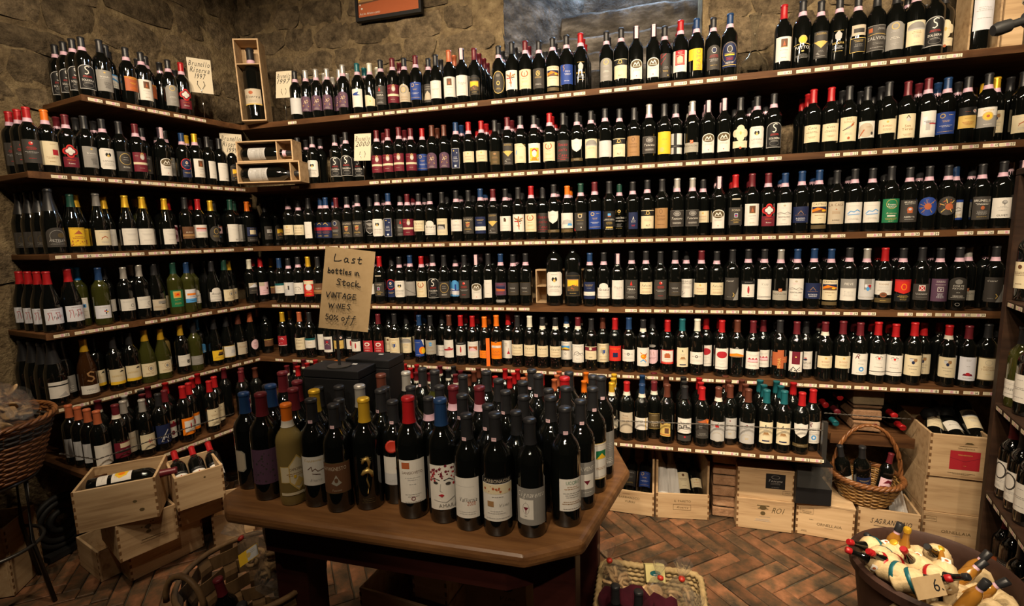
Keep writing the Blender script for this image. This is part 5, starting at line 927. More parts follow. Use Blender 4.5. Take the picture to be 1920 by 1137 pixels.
# ------------------------------------------------------------------ wooden crates
def frame_from(L, R, z):
    a, c = hz(*L, z), hz(*R, z); return a, c
def crate(L, R, z, h, d, label, marks=None, hf=None, lid=False, t=.011, A=None, W=None, yaw=None, joints=True, inner=0):
    if A is None: a, c = hz(*L, z), hz(*R, z); W = (c - a).length; yaw = math.atan2(c.y - a.y, c.x - a.x)
    else: a = Vector(A)
    o = empty('wine_crate', (a.x, a.y, z + .0005), yaw, label, 'crate'); hf = hf or h
    def pn(nm, *q, m='pine'): b = MB(); b.box(*q); x = b.obj(nm, MT_[m], o); bevel(x, .0015, 1); return x
    pn('base_panel', t, t, 0, W - t, d - t, t * .8)
    f_ = pn('front_panel', 0, 0, 0, W, t, hf); pn('back_panel', 0, d - t, 0, W, d, h)
    pn('side_panel', 0, t, 0, t, d - t, h); pn('side_panel', W - t, t, 0, W, d - t, h)
    if lid: pn('lid', -.002, -.002, h + .0003, W + .002, d + .002, h + .012)
    for i in range(inner): zz = d * (i + 1) / (inner + 1); pn('divider', t, zz - .003, h * .3, W - t, zz + .003, h * .92)
    if joints:
        b = MB(); n = max(3, int(hf / .016))
        for i in range(0, n, 2):
            z0, z1 = hf * i / n, hf * (i + 1) / n
            b.box(.0003, -.0006, z0, t * .8, .002, z1); b.box(W - t * .8, -.0006, z0, W - .0003, .002, z1)
        b.obj('finger_joints', MT_['grain'], o)
    if marks: s_ = link('branded_mark', print_mesh('branded_mark', marks, None, m=MT_['print_'], seed=4), f_); s_.location = (W / 2, -.0004, 0)
    return o, a, W, yaw
def stand(o, a, W, yaw, u, v, z, code, des, sc, label, tilt=0, roll=0, rot=0, grp=None):
    """a bottle inside a crate: u across, v deep, z up, tilt back"""
    m4 = tr(a.x, a.y, 0) @ rz(yaw) @ tr(u, v, z) @ rx(tilt) @ ry(roll) @ rz(rot); return bottle(None, code, des, 0, sc, label, grp, M4=m4)
BRN = 'B'
c1 = crate((1137, 957), (1226, 970), 0, .335, .31, 'open pine crate marked BARBARESCO with three dark bottles', 'T -4 96 13 B BARBARESCO 170;T 0 72 13 B VURSU 90;L -20 116 60 1 B', hf=.135)
c2 = crate((1230, 971), (1329, 976), 0, .335, .31, 'open pine crate marked IL PARETO beside the brick pier', 'T 0 104 13 B IL_PARETO 160;F -50 52 44 84 1.5 B;I 0 68 12 B Riserva 70', hf=.145)
for u, c, d, l in ((.05, 'k', 'gn', 'bottle with green label leaning in the BARBARESCO crate'), (.125, 'k', 'bk', 'middle bottle leaning in the BARBARESCO crate'), (.205, 'k', 'bl', 'blue-labelled bottle leaning in the BARBARESCO crate')): stand(*c1, u, .05, .085, c, d, .92, l, -.85, grp='bottles in the low pine crates')
for u, c, d, l in ((.165, 'd', 'cr', 'cream-labelled magnum leaning in the IL PARETO crate'), (.235, 'k', 'cs', 'bottle beside the magnum in the IL PARETO crate')): stand(*c2, u, .055, .085, c, d, 1.0 if u < .2 else .85, l, -.85, grp='bottles in the low pine crates')
def wrapped(o, a, W, yaw, u, v, z, label, mt='white', tilt=-.85, L=.28):
    b = MB(); rnd = random.Random(int(u * 1000)); prof = [(0, 0), (.032, .002), (.040, .02), (.039, .10), (.040, .17), (.034, .20), (.02, .23), (.017, .26), (.018, L), (0, L)]
    n = 18; vs = []
    for r_, zz in prof:
        for k in range(n): q = r_ * (1 + rnd.uniform(-.07, .07)); vs.append((q * math.cos(2 * PI * k / n), q * math.sin(2 * PI * k / n), zz + rnd.uniform(-.003, .003) * (r_ > 0)))
    b.add(vs, [(i * n + k, i * n + (k + 1) % n, (i + 1) * n + (k + 1) % n, (i + 1) * n + k) for i in range(len(prof) - 1) for k in range(n)])
    x = b.obj('wrapped_bottle', MT_[mt], None, None); x.matrix_world = tr(a.x, a.y, 0) @ rz(yaw) @ tr(u, v, z) @ rx(tilt); return tag(x, label, 'bottle', 'bottles in the low pine crates')
wrapped(*c2, .05, .055, .08, 'bottle wrapped in printed tissue, left end of IL PARETO crate'); wrapped(*c2, .115, .05, .075, 'bottle in crumpled tissue beside the cream magnum')
k1 = crate((1380, 988), (1487, 1001), 0, .165, .30, 'pine crate marked ROI, lower one beside the brick pier', 'I 62 116 32 B ROI 62;E -10 124 17 12 B;Z 5 B -38 136 18 136;Z 4 B -34 120 14 120;E -10 94 12 11 B;L 0 74 80 1 g;L -10 60 80 3 s', lid=False)
b = MB(); b.box(0, .0, .1655, k1[2], .30, .168); b.obj('lid', MT_['pine'], k1[0])
k2 = crate(None, None, .169, .160, .30, 'lidded pine crate with black square label, upper one', 'R 0 62 92 144 k;O 46 126 20 10 1.5 g;I 46 106 12 s Toscana 76;L 46 92 70 2 g;L 46 70 40 1 g;F 82 34 128 56 1 B;L 105 46 36 2 B', lid=True, A=k1[1] + Vector((.001, .008, 0)), W=k1[2] - .004, yaw=k1[3])
k3 = crate((1491, 1000), (1600, 1019), 0, .17, .33, 'film-wrapped pine crate marked ORNELLAIA under a black box', 'T 20 70 15 B ORNELLAIA 110;L 20 52 60 1 B;F -112 118 -52 150 1 B;L -82 132 50 3 B;L -90 26 40 2 B;L -60 90 24 1 k', lid=True)
k4 = crate((1606, 1010), (1722, 1029), 0, .172, .31, 'open pine crate marked SAGRANTINO holding a tissue-wrapped bottle', 'I 10 112 27 k SAGRANTINO 170;Z 2.5 k -60 86 100 80', joints=True)
A5 = hz(1727, 1021, 0); k5 = crate((1727, 1021), (1834, 1037), 0, .172, .42, 'pine crate marked ORNELLAIA at the bottom of the right stack', 'T 20 84 16 B ORNELLAIA 116;L 20 66 50 1 g;F -112 130 -60 156 1 B;L -86 146 44 2 B;L -96 40 30 2 B', lid=False)
b = MB(); b.box(0, .0, .1725, k5[2], .42, .176); b.obj('lid', MT_['pine'], k5[0])
k6 = crate(None, None, .1775, .180, .42, 'plain yellowish pine crate in the middle of the right stack', None, A=k5[1] + Vector((0, .009, 0)), W=k5[2] + .002, yaw=k5[3]); b = MB(); b.box(0, .0, .1805, k5[2], .42, .184); b.obj('lid', MT_['pine'], k6[0])
k7 = crate(None, None, .3625, .215, .42, 'open pine crate with red square label on top of the right stack', 'T 22 152 7 B TERRABIANCA 130;R -38 46 78 140 f;Z 1.5 m -38 104 22 88 78 110;T 20 120 6 q TERRABIANCA 80;L 22 66 16 1 q;P B 14 176 50 176 40 184 22 184;L 28 164 110 1 B;L 10 28 110 2 B', A=k5[1] + Vector((0, .001, 0)), W=k5[2] + .012, yaw=k5[3])
for u, v, z, tl, rl, c, d, l in ((.055, .10, .52, -1.2, .3, 'k', 'cr', 'left bottle lying in the red-labelled crate'), (.14, .07, .53, -1.25, 0, 'k', 'wl', 'middle bottle lying in the red-labelled crate'), (.222, .09, .53, -.9, -.04, 'k', 'gq', 'right bottle propped up in the red-labelled crate')): stand(*k7, u, v, z, c, d, 1, l, tl, rl, grp='bottles in the crate on the right stack')
b = MB(); rnd = random.Random(4)
for k in range(5): b.add(*(lambda m: (m.v, m.f))((lambda m: (m.lathe([(0, -.035), (.03, -.028), (.045, 0), (.032, .026), (0, .034)], 9), m)[1])(MB())), None, tr(.03 * (k - 2), rnd.uniform(-.02, .02), rnd.uniform(-.01, .01)) @ rx(k) @ ry(k * 2))
o = b.obj('crumpled_bag', MT_['rubber'], None, 3); o.matrix_world = tr(k7[1].x, k7[1].y, 0) @ rz(k7[3]) @ tr(.145, .25, .60); tag(o, 'crumpled black plastic bag behind bottles in the red-labelled crate', 'bag')
wrapped(*k4, .20, .10, .10, 'tissue-wrapped bottle in the SAGRANTINO crate', 'white', -.95, .26); stand(*k4, .27, .09, .05, 'k', 'cr', .95, 'cream-labelled bottle beside the tissue-wrapped one in SAGRANTINO crate', -1.0, -.15); stand(*k4, .07, .09, .06, 'k', '-', .95, 'dark bottle at the left end of the SAGRANTINO crate', -1.15, .1)
# black presentation box with a clear front
a, c = hz(1491, 944, .183), hz(1558, 950, .183); W = (c - a).length; pb = empty('presentation_box', (a.x, a.y, .1835), math.atan2(c.y - a.y, c.x - a.x), 'black presentation box with clear window on the ORNELLAIA crate', 'box')
for nm, q2, m in (('base', (0, 0, 0, W, .2, .085), 'black'), ('back_panel', (0, .19, .085, W, .2, .205), 'black'), ('side_panel', (0, 0, .085, .004, .19, .205), 'black'), ('lid', (0, 0, .205, W, .2, .209), 'black'), ('window_pane', (.004, .002, .086, W - .001, .004, .204), 'film')):
    b = MB(); b.box(*q2); b.obj(nm, MT_[m], pb)
stand(pb, a, W, math.atan2(c.y - a.y, c.x - a.x), .125, .08, .315, 'k', 'ws', .85, 'bottle lying in the black presentation box', -1.45)
# crates by the left wall
q1 = crate((247, 1092), (384, 1024), 0, .165, .30, 'pine crate on the floor at the bottom of the left stack', 'L 40 60 90 3 B')
q1b = crate((150, 1060), (190, 1093), 0, .15, .12, 'plain pine crate end on, left of the bottom crate', None)
q2_ = crate((226, 1057), (337, 1009), .166, .175, .30, 'pine crate with branded crest under the open magnum crate', 'E 0 120 12 10 B;D -26 92 26 146 18 B;E 0 96 10 8 B;Z 2 B -30 66 60 62;L 20 52 110 1 B')
q3_ = crate((144, 1003), (300, 969), .345, .190, .27, 'open pine crate on top of the stack holding a lying magnum', 'E 66 96 8 6 B;E 88 52 10 7 B')
q4_ = crate((337, 990), (420, 957), .170, .160, .28, 'plain pine crate under the crate of three red-capped bottles', 'L 0 70 60 2 B')
q5_ = crate((334, 961), (424, 931), .335, .165, .25, 'open pine crate showing three red-capped bottles', 'E 20 130 5 4 B')
q6_ = crate((402, 1027), (480, 1008), 0, .165, .30, 'open empty pine crate on the floor beside the table', None)
q7_ = crate((338, 1043), (384, 1026), 0, .168, .28, 'pine crate on the floor behind the bottom stack crate', None) if False else None
for k, u in enumerate((.045, .121, .197)): stand(*q5_, u, .055, .37, 'r', 'ft', .93, ['left', 'middle', 'right'][k] + ' red-capped bottle in the open crate by the left wall', -.98, grp='three red-capped bottles in a crate')
m4 = tr(q3_[1].x, q3_[1].y, 0) @ rz(q3_[3]) @ tr(.03, .10, .500) @ ry(PI / 2 - .03) @ rz(-PI / 2); bottle(None, 'm', 'lym', 0, 1.12, 'magnum with white and orange label lying in the top left crate', None, M4=m4)
pl = crate((28, 1118), (84, 1062), 0, .33, .25, 'tall pine crate standing at the far left under the iron stand', None)
# under the table
ct = tag(MB().obj('cardboard_carton', MT_['kraft']), 'taped cardboard carton under the right of the table', 'carton') if False else None
b = MB(); b.box(-.12, -.13, 0, .12, .13, .34); o = b.obj('cardboard_carton', MT_['kraft']); P = hz(925, 1062, .34); o.location = (P.x, P.y + .08, .0005); o.rotation_euler = (0, 0, .12); bevel(o, .003); tag(o, 'taped cardboard carton under the right side of the table', 'carton')
b = MB(); b.box(-.1205, -.025, .3405, .1205, .025, .341); b.obj('packing_tape', MT_['film'], o); s_ = link('printed_mark', print_mesh('printed_mark', 'E 50 290 22 13 k;I 50 250 18 B Vino 60;L 50 225 60 2 B', None, m=MT_['print_']), o); s_.location = (0, -.1305, 0)
u1 = crate(None, None, 0, .30, .30, 'wide pine crate under the left side of the table', None, A=(-1.02, 1.46, 0), W=.36, yaw=-.12)
u2 = crate(None, None, .306, .10, .20, 'small open pine tray on the crate under the table', None, A=(-.80, 1.46, 0), W=.14, yaw=-.12)
# ------------------------------------------------------------------ shelving unit at the right
P0 = Vector((1.335, 2.33)); DR = Vector((-.254, -.967)); ER = Vector((.967, -.254)); UA = math.atan2(ER.y, ER.x)
un = tag(empty('shelving_unit', (P0.x, P0.y, 0), UA), 'dark wooden shelving unit at the right edge with priced shelves', 'shelving')
def upart(nm, *q, m='dshelf'): b = MB(); b.box(*q); o = b.obj(nm, MT_[m], un); bevel(o, .003, 1); return o
LU, DU = 1.15, .34                                   # local x runs into the unit, local y runs back towards the wall
upart('end_panel', 0, 0, 0, DU, .045, 1.75)
upart('end_panel', 0, -LU, 0, DU, -LU + .04, 1.75); upart('back_panel', DU, -LU, 0, DU + .015, .045, 1.75); upart('top_panel', 0, -LU, 1.751, DU + .015, .045, 1.775)
RZ = [1.28, .87, .50, .10]
for z in RZ:
    o = upart('shelf_board', 0, -LU + .041, z - .026, DU, -.001, z)
    for k in range(9 if z > .2 else 0):
        t = link('price_tag', tag_mesh(rt_.choice([18, 22, 25, 31, 36, 28])), un); t.matrix_local = tr(-.0012, -.055 - k * .085, z - .0225) @ rz(-PI / 2)
def ub(i, ent):
    items = []
    for e in ent.split(','):
        px, code, des, off = e.split(); off = float(off); Q = P0 + ER * (.052 + off); P = on_line(float(px), Q, DR, RZ[i] + .1)
        k = (Vector((P.x, P.y)) - Q).dot(DR)
        o = bottle((P.x, P.y, RZ[i] + .0005), code, des, UA - PI / 2 + .55, 1.04, None, 'bottles in the right shelving unit'); items.append((o, code, des))
    label_row(items, ['top tier', 'upper tier', 'middle tier', 'lowest tier'][i] + ' of the right unit')
DZ.update({'vo': ('white label with large letter O', 'R -38 40 38 150 w;O -6 112 24 32 5 d;L 0 76 50 2 s;L -10 56 30 2 s'), 'vy': ('pale yellow label with dark arrow', 'R -38 40 38 118 c;R -38 118 38 124 n;R -12 96 -4 110 g;P k -30 76 0 76 8 80 0 84 -30 84;L 0 60 40 1 y'),
 'vp': ('purple label with orange ring', 'R -38 86 38 136 i;O 0 118 16 14 3 h;L 0 106 60 1 o;L 0 94 30 1 s'), 'vb': ('dark blue label with red star', 'R -38 44 38 136 n;D -10 90 10 116 5 f;L 0 62 40 1 u'), 'vr': ('rust-brown label', 'R -30 50 34 126 z;R -26 54 30 122 h;L 0 100 40 2 z'),
 'vm': ('dark maroon script label', 'R -38 44 38 124 m;I 0 96 14 e Rosso 50;L 0 66 40 2 p'), 'vf': ('bright red label', 'R -38 44 38 110 f;L 0 90 40 2 k')})
ub(0, '1912 k wh 0,1930 k+ cr 0'); ub(1, '1893 Gk vy 0,1911 Gk wl 0,1930 k+ wh 0'); ub(2, '1874 m vp .02,1894 m vo 0,1912 k vo 0,1931 k wh 0'); ub(3, '1858 n vb .02,1876 m vr .02,1893 k bk .03,1908 k vm .01,1926 k vf 0')
# ------------------------------------------------------------------ lower right: board, brick piers, lying bottles
lb = tag(empty('low_shelf', (.93, YF + .03, .5)), 'low dark wooden shelf right of the bottom bottle row with bottles lying behind', 'shelf')
b = MB(); b.box(0, 0, -.04, .375, YW - YF - .03, 0); bevel(b.obj('board', MT_['shelf'], lb), .003, 1); b = MB(); b.box(0, -.012, -.045, .375, 0, .006); b.obj('front_strip', MT_['shelf'], lb)
def pier(x0, x1, y, z0, z1, h, nm, cap=0):
    b = MB(); b.box(x0 + .01, y + .012, z0, x1 - .01, y + .22, z1); o = struct(b.obj(nm, MT_['grout'])); rnd = random.Random(int(x0 * 100)); z = z0
    while z < z1 - cap - .02:
        hh = min(h, z1 - cap - z); w = x1 - x0; b = MB(); j = lambda: rnd.uniform(-.005, .005); z_a, z_b = z + .005, z + hh - .004
        vs = [(x0 + j(), y + j(), z_a), (x1 + j(), y + j(), z_a), (x1 + j(), y + .2, z_a), (x0 + j(), y + .2, z_a), (x0 + j(), y + j(), z_b), (x1 + j(), y + j(), z_b), (x1 + j(), y + .2, z_b), (x0 + j(), y + .2, z_b)]
        b.add(vs, [(0, 3, 2, 1), (4, 5, 6, 7), (0, 1, 5, 4), (1, 2, 6, 5), (2, 3, 7, 6), (3, 0, 4, 7)]); bevel(b.obj('brick', MT_['pbrick'], o), .007, 2); z += hh
    return o
pier(.357, .475, 2.755, 0, .46, .062, 'brick_pillar'); pr_ = pier(1.045, 1.175, 2.87, .506, .762, .062, 'brick_pillar', .11)
b = MB(); b.box(1.04, 2.868, .655, 1.18, 3.08, .762); bevel(b.obj('plaster_block', MT_['plaster'], pr_), .006)
lying = [(1545, 757, 'r'), (1572, 743, 'r'), (1567, 770, 'm'), (1567, 797, 't'), (1638, 774, 'm'), (1673, 777, 'r'), (1640, 801, 'm'), (1693, 804, 'r')]
for i, (px, py, c) in enumerate(lying):
    y = 3.02; P = hy(px, py, 2.875); zz = .541 if P.z < .59 else .622
    if zz > .6: P = hy(px, py, 2.9)
    zz = max(.5415, min(P.z, .70)); m4 = tr(P.x, 3.165, zz) @ rx(PI / 2) @ rz(.5 * i)
    o = bottle(None, c + ('+' if c == 'm' and i == 4 else ''), '-', 0, .97, f"{CAPN[c]}-capped bottle lying neck outwards on the low right shelf, {['at far left','at top left','below the top left ones','at bottom left','just right of the brick pier','under the chain in the middle','low beside the pier','low in the middle'][i]}", 'bottles lying on the low right shelf', M4=m4)
post = MB(); post.box(-.010, -.012, -.03, .010, .012, .17); o = post.obj('end_bracket', MT_['iron'], shelves[('B', 6)]); o.location = (XR[6] + .0105 - CI[6].x, .02, 0)
def chain(pts, label, r=.0022):
    L = [Vector(p) for p in pts]; n = 170; path = []
    for a, c in zip(L, L[1:]):
        m_ = int(n * (c - a).length / 1.2) + 8
        for k in range(m_): path.append(a.lerp(c, k / m_))
    b = MB(); o = None
    for ph in (0, PI):
        q = [p + Vector((0, math.cos(i * .9 + ph), math.sin(i * .9 + ph))) * r * 1.0 for i, p in enumerate(path)]
        b = MB(); b.tube(q, r * .8, 5); x = b.obj('twisted_wire' if not o else 'wire_strand', MT_['chrome'] if 0 else MT_['wirem'], o, 3); o = o or x
    return tag(o, label, 'wire')
MT_['wirem'] = mat('tarnished_wire', (.10, .09, .08), .4, .5, .7)
chain([hy(1100, 787, YB[6] - .012), hy(1320, 796, YB[6] - .012), hy(1546, 808, YB[6] - .012)], 'twisted wire strung across the front of the lowest back shelf')
chain([hy(1545, 775, 2.82), hy(1712, 787, 2.82)], 'twisted wire strung before the bottles lying at lower right')
def hl(px, py, off):
    d = ray(px, py); nn = Vector((NL.x, NL.y, 0)); t = ((C0.x * NL.x + C0.y * NL.y + off)) / d.dot(nn); return d * t + Vector((0, 0, EYE))
chain([hl(112, 851, .322), hl(182, 862, .32), hl(345, 805, .32), hl(440, 775, .32)], 'twisted wire strung before the lowest left shelf')
# ------------------------------------------------------------------ picture, cases and cards above
a, c = hy(670, 43, YW - .03), hy(792, 21, YW - .03); W = (c - a).length; fr_ = empty('framed_picture', (a.x, YW - .035, a.z), 0, 'black-framed photograph of a lamplit cellar hanging on the stone wall', 'picture')
b = MB(); b.box(0, 0, 0, W, .02, .36); b.obj('backing', MT_['black'], fr_)
for q2 in ((0, -.012, 0, W, 0, .022), (0, -.012, .338, W, 0, .36), (0, -.012, .022, .018, 0, .338), (W - .018, -.012, .022, W, 0, .338)): b = MB(); b.box(*q2); b.obj('frame_bar', MT_['black'], fr_)
w2 = W * 500
s_ = link('photograph', print_mesh('photograph', f'R {-w2 + 18:.0f} 22 {w2 - 18:.0f} 338 z;P h {-w2 + 18:.0f} 22 {w2 - 18:.0f} 22 {w2 - 18:.0f} 96 20 120 {-w2 + 18:.0f} 104;R {-w2 + 18:.0f} 118 {-w2 + 130:.0f} 338 x;R {-w2 + 24:.0f} 128 {-w2 + 36:.0f} 200 y;R {-w2 + 44:.0f} 132 {-w2 + 54:.0f} 200 o;R {-w2 + 62:.0f} 134 {-w2 + 70:.0f} 200 y;E {-w2 + 32:.0f} 102 5 5 w;E {-w2 + 44:.0f} 78 7 6 w;E {w2 - 66:.0f} 112 7 6 w;E {w2 - 46:.0f} 92 7 6 w;E {-w2 + 110:.0f} 150 7 6 w;E 0 170 14 10 y;I {-w2 + 100:.0f} 46 15 w Anche_Adamo_canta 150', None, m=MT_['print_']), fr_); s_.location = (W / 2, -.0008, 0)
def case(nm, M4, w, h, d, label, cols=(), rows=(), t=.008, mt='pine'):
    o = bpy.data.objects.new(nm, None); COL.objects.link(o); o.matrix_world = M4; tag(o, label, 'case', 'wooden wine cases on the shelves')
    def pn(n_, *q2): b = MB(); b.box(*q2); bevel(b.obj(n_, MT_[mt], o), .001, 1)
    pn('back_panel', 0, d - .006, 0, w, d, h); pn('base_panel', 0, 0, 0, w, d - .006, t); pn('top_panel', 0, 0, h - t, w, d - .006, h); pn('side_panel', 0, 0, t, t, d - .006, h - t); pn('side_panel', w - t, 0, t, w, d - .006, h - t)
    for x in cols: pn('divider', x, .004, t, x + t * .8, d - .006, h - t)
    for z in rows: pn('divider', t, .002, z, w - t, d - .006, z + t * .8)
    return o
P = hz(458, 229, Z[1]); Mc = tr(P.x, P.y - .02, Z[1] + .001) @ rz(.42) @ ry(-.035) @ rx(-.04)
cs = case('wine_case', Mc, .150, .50, .13, 'tall open wooden case with magnum standing in the top shelf corner', rows=(.345,))
DZ.update({'mgn': ('cream magnum label', 'R -38 66 38 128 e;E -4 112 9 7 h;I 0 96 12 d Riserva 62;L 0 80 40 2 g;R -38 62 38 67 q'), 'mgt': ('tall white magnum label', 'R -30 60 34 200 l;L 0 130 50 3 s;L 0 96 40 1 s'), 'mgw': ('white magnum label with heading', 'R -38 44 38 142 s;T 0 128 9 g BRUNELLO 60;T 0 116 9 g MONTALCINO 66;L 0 100 50 4 g;D -30 50 -4 84 14 a')})
bottle(None, 'Mk+', 'mgn', 0, 1.50, 'cream-labelled magnum standing in the tall corner case', None, M4=Mc @ tr(.075, .065, .0095))
P = hz(448, 346, Z[2]); Ml = tr(P.x + .02, P.y - .03, Z[2] + .001) @ rz(.2)
c_a = case('wine_case', Ml, .40, .125, .115, 'lower of two stacked wooden cases with a magnum lying inside', cols=(.335,)); c_b = case('wine_case', tr(0, 0, .1255) @ Ml @ tr(.01, 0, 0), .355, .125, .115, 'upper of two stacked wooden cases with a magnum lying inside', cols=(.25,))
bottle(None, 'Mk', 'mgw', 0, 1.20, 'magnum lying in the lower stacked case', None, M4=Ml @ tr(.012, .057, .0545) @ ry(PI / 2) @ rz(PI / 2 * 0)); bottle(None, 'Mk+', 'mgw', 0, 1.10, 'magnum lying in the upper stacked case', None, M4=tr(0, 0, .1255) @ Ml @ tr(.022, .057, .0525) @ ry(PI / 2))
P = on_line(1813, (0, YF + .015), (1, 0), Z[1]); Mr = tr(P.x, P.y, Z[1] + .001); case('wine_case', Mr, .118, .46, .12, 'open wooden case with tall white-labelled magnum, right end of top shelf'); bottle(None, 'Mk', 'mgt', 0, 1.34, 'tall white-labelled magnum in the right top shelf case', None, M4=Mr @ tr(.059, .057, .009))
Mr2 = tr(P.x + .125, P.y, Z[1] + .001); case('wine_case', Mr2 @ tr(.075, .12, 0) @ rz(PI), .075, .46, .12, 'closed wooden case turned back to front at the top shelf right end')
P = on_line(1005, (0, YF + .13), (1, 0), Z[4]); case('wine_case', tr(P.x, P.y, Z[4] + .001), .31, .205, .12, 'compartmented pale wooden case behind the two magnums on fourth shelf', cols=(.09, .205), rows=(.10,))
def card_sign(px, py, zs, w, h, lines, label, off=.03, P=None, yaw=0, tilt=.05):
    P = P or on_line(px, (0, YF + off), (1, 0), zs); d = hy(px, py, P.y).z - zs if P.y > 2 else .1
    o = tag(empty('price_card', (P.x, P.y, zs + .0005), yaw), label, 'card', 'handwritten vintage cards'); zc = max(d, .05)
    b = MB(); b.lathe([(0, 0), (.022, 0), (.022, .004), (0, .005)], 16); b.obj('base', MT_['iron'], o, .6)
    b = MB(); b.tube([(0, 0, .004), (0, 0, zc - h * .42)], .0028, 6); b.obj('stem', MT_['chrome'], o, 3)
    b = MB(); b.tube([(-.016, -.004, zc - h * .16), (-.020, -.004, zc - h * .26), (-.010, -.004, zc - h * .40), (0, -.003, zc - h * .43), (.010, -.004, zc - h * .40), (.020, -.004, zc - h * .26), (.014, -.004, zc - h * .16)], .0026, 6); b.obj('fork_clip', MT_['chrome'], o, 3)
    b = MB(); b.box(-w / 2, -.001, -h / 2, w / 2, .001, h / 2); cd_ = b.obj('card', MT_['card'], o); cd_.matrix_local = tr(0, 0, zc) @ ry(tilt) @ rx(-.08)
    s_ = link('writing', print_mesh('writing', ';'.join(f'I 0 {h * 1000 * (.32 - .2 * i):.0f} {h * 1000 * .19:.0f} k {t} {w * 860:.0f}' for i, t in enumerate(lines)), None, m=MT_['print_']), cd_); s_.location = (0, -.0012, 0)
card_sign(538, 158, Z[1], .115, .165, ['Brunello', '1997'], 'handwritten Brunello 1997 card on a fork stand, top back shelf'); card_sign(684, 276, Z[2], .115, .165, ['Brunello', '2000'], 'handwritten Brunello 2000 card on a fork stand, second back shelf', tilt=.04)
for px, py, i, l in ((384, 145, 1, 'handwritten Brunello Riserva 1997 card on a fork stand, top left shelf'), (442, 282, 2, 'handwritten Brunello Riserva 1999 card on a fork stand, second left shelf')):
    P = on_line(px, wl(0, -.03), TL, Z[i]); zc = hl(px, py, -.03).z - Z[i]
    o = tag(empty('price_card', (P.x, P.y, Z[i] + .0005), LRZ + PI / 2 - .5), l, 'card', 'handwritten vintage cards'); w, h = .125, .20
    b = MB(); b.lathe([(0, 0), (.022, 0), (.022, .004), (0, .005)], 16); b.obj('base', MT_['iron'], o, .6); b = MB(); b.tube([(0, 0, .004), (0, 0, zc - h * .42)], .0028, 6); b.obj('stem', MT_['chrome'], o, 3)
    b = MB(); b.tube([(-.016, -.004, zc - h * .16), (-.020, -.004, zc - h * .26), (0, -.003, zc - h * .43), (.020, -.004, zc - h * .26), (.014, -.004, zc - h * .16)], .0026, 6); b.obj('fork_clip', MT_['chrome'], o, 3)
    b = MB(); b.box(-w / 2, -.001, -h / 2, w / 2, .001, h / 2); cd_ = b.obj('card', MT_['card'], o); cd_.matrix_local = tr(0, 0, zc) @ ry(.0)
    s_ = link('writing', print_mesh('writing', 'I 0 70 32 k Brunello 112;I 0 34 32 k Riserva 104;I 0 -2 32 k ' + ('1997' if i == 1 else '1999') + ' 60', None, m=MT_['print_']), cd_); s_.location = (0, -.0012, 0)
P = on_line(917, (0, YB[5] + .03), (1, 0), Z[5]); b = MB(); b.box(-.011, -.002, 0, .011, .002, .172); o = b.obj('orange_board', colmat('orange_print', .6)); o.data.materials.clear(); o.data.materials.append(mat('orange_card', (.75, .15, .015), .6)); o.location = (P.x, YB[5] + .018, Z[5] + .0005); o.rotation_euler = (0, 0, .3); tag(o, 'tall thin orange board standing between bottles on the fifth back shelf', 'board')
# spotlight head at the upper right
cc = ray(1916, 40) * 1.75 + Vector((0, 0, EYE)); o = tag(empty('spotlight', cc), 'black spotlight head with chrome ring at the upper right corner', 'lamp')
b = MB(); b.lathe([(0, -.085), (.018, -.085), (.024, -.07), (.022, -.035), (.014, -.03), (.014, .0), (.026, .01), (.030, .05), (.0, .052)], 20, None, ry(PI / 2 - .25)); b.obj('lamp_body', MT_['rubber'], o, .7)
b = MB(); b.lathe([(.040, 0), (.052, .012), (.056, .04), (.050, .045), (.036, .012), (.040, 0)], 24, None, tr(.05, 0, .045) @ rx(.4)); b.obj('chrome_ring', MT_['chrome'], o, .9)
b = MB(); b.lathe([(.020, 0), (.045, .02), (.050, .06), (.046, .062), (.018, .004), (0, .004)], 24, None, tr(.055, 0, -.07) @ ry(.3)); b.obj('reflector', MT_['chrome'], o, .9)
b = MB(); b.tube([(.05, .0, .05), (.07, .02, .4), (.07, .04, 3.75 - cc.z)], .010, 8); b.obj('hanging_rod', MT_['rubber'], o, 3)
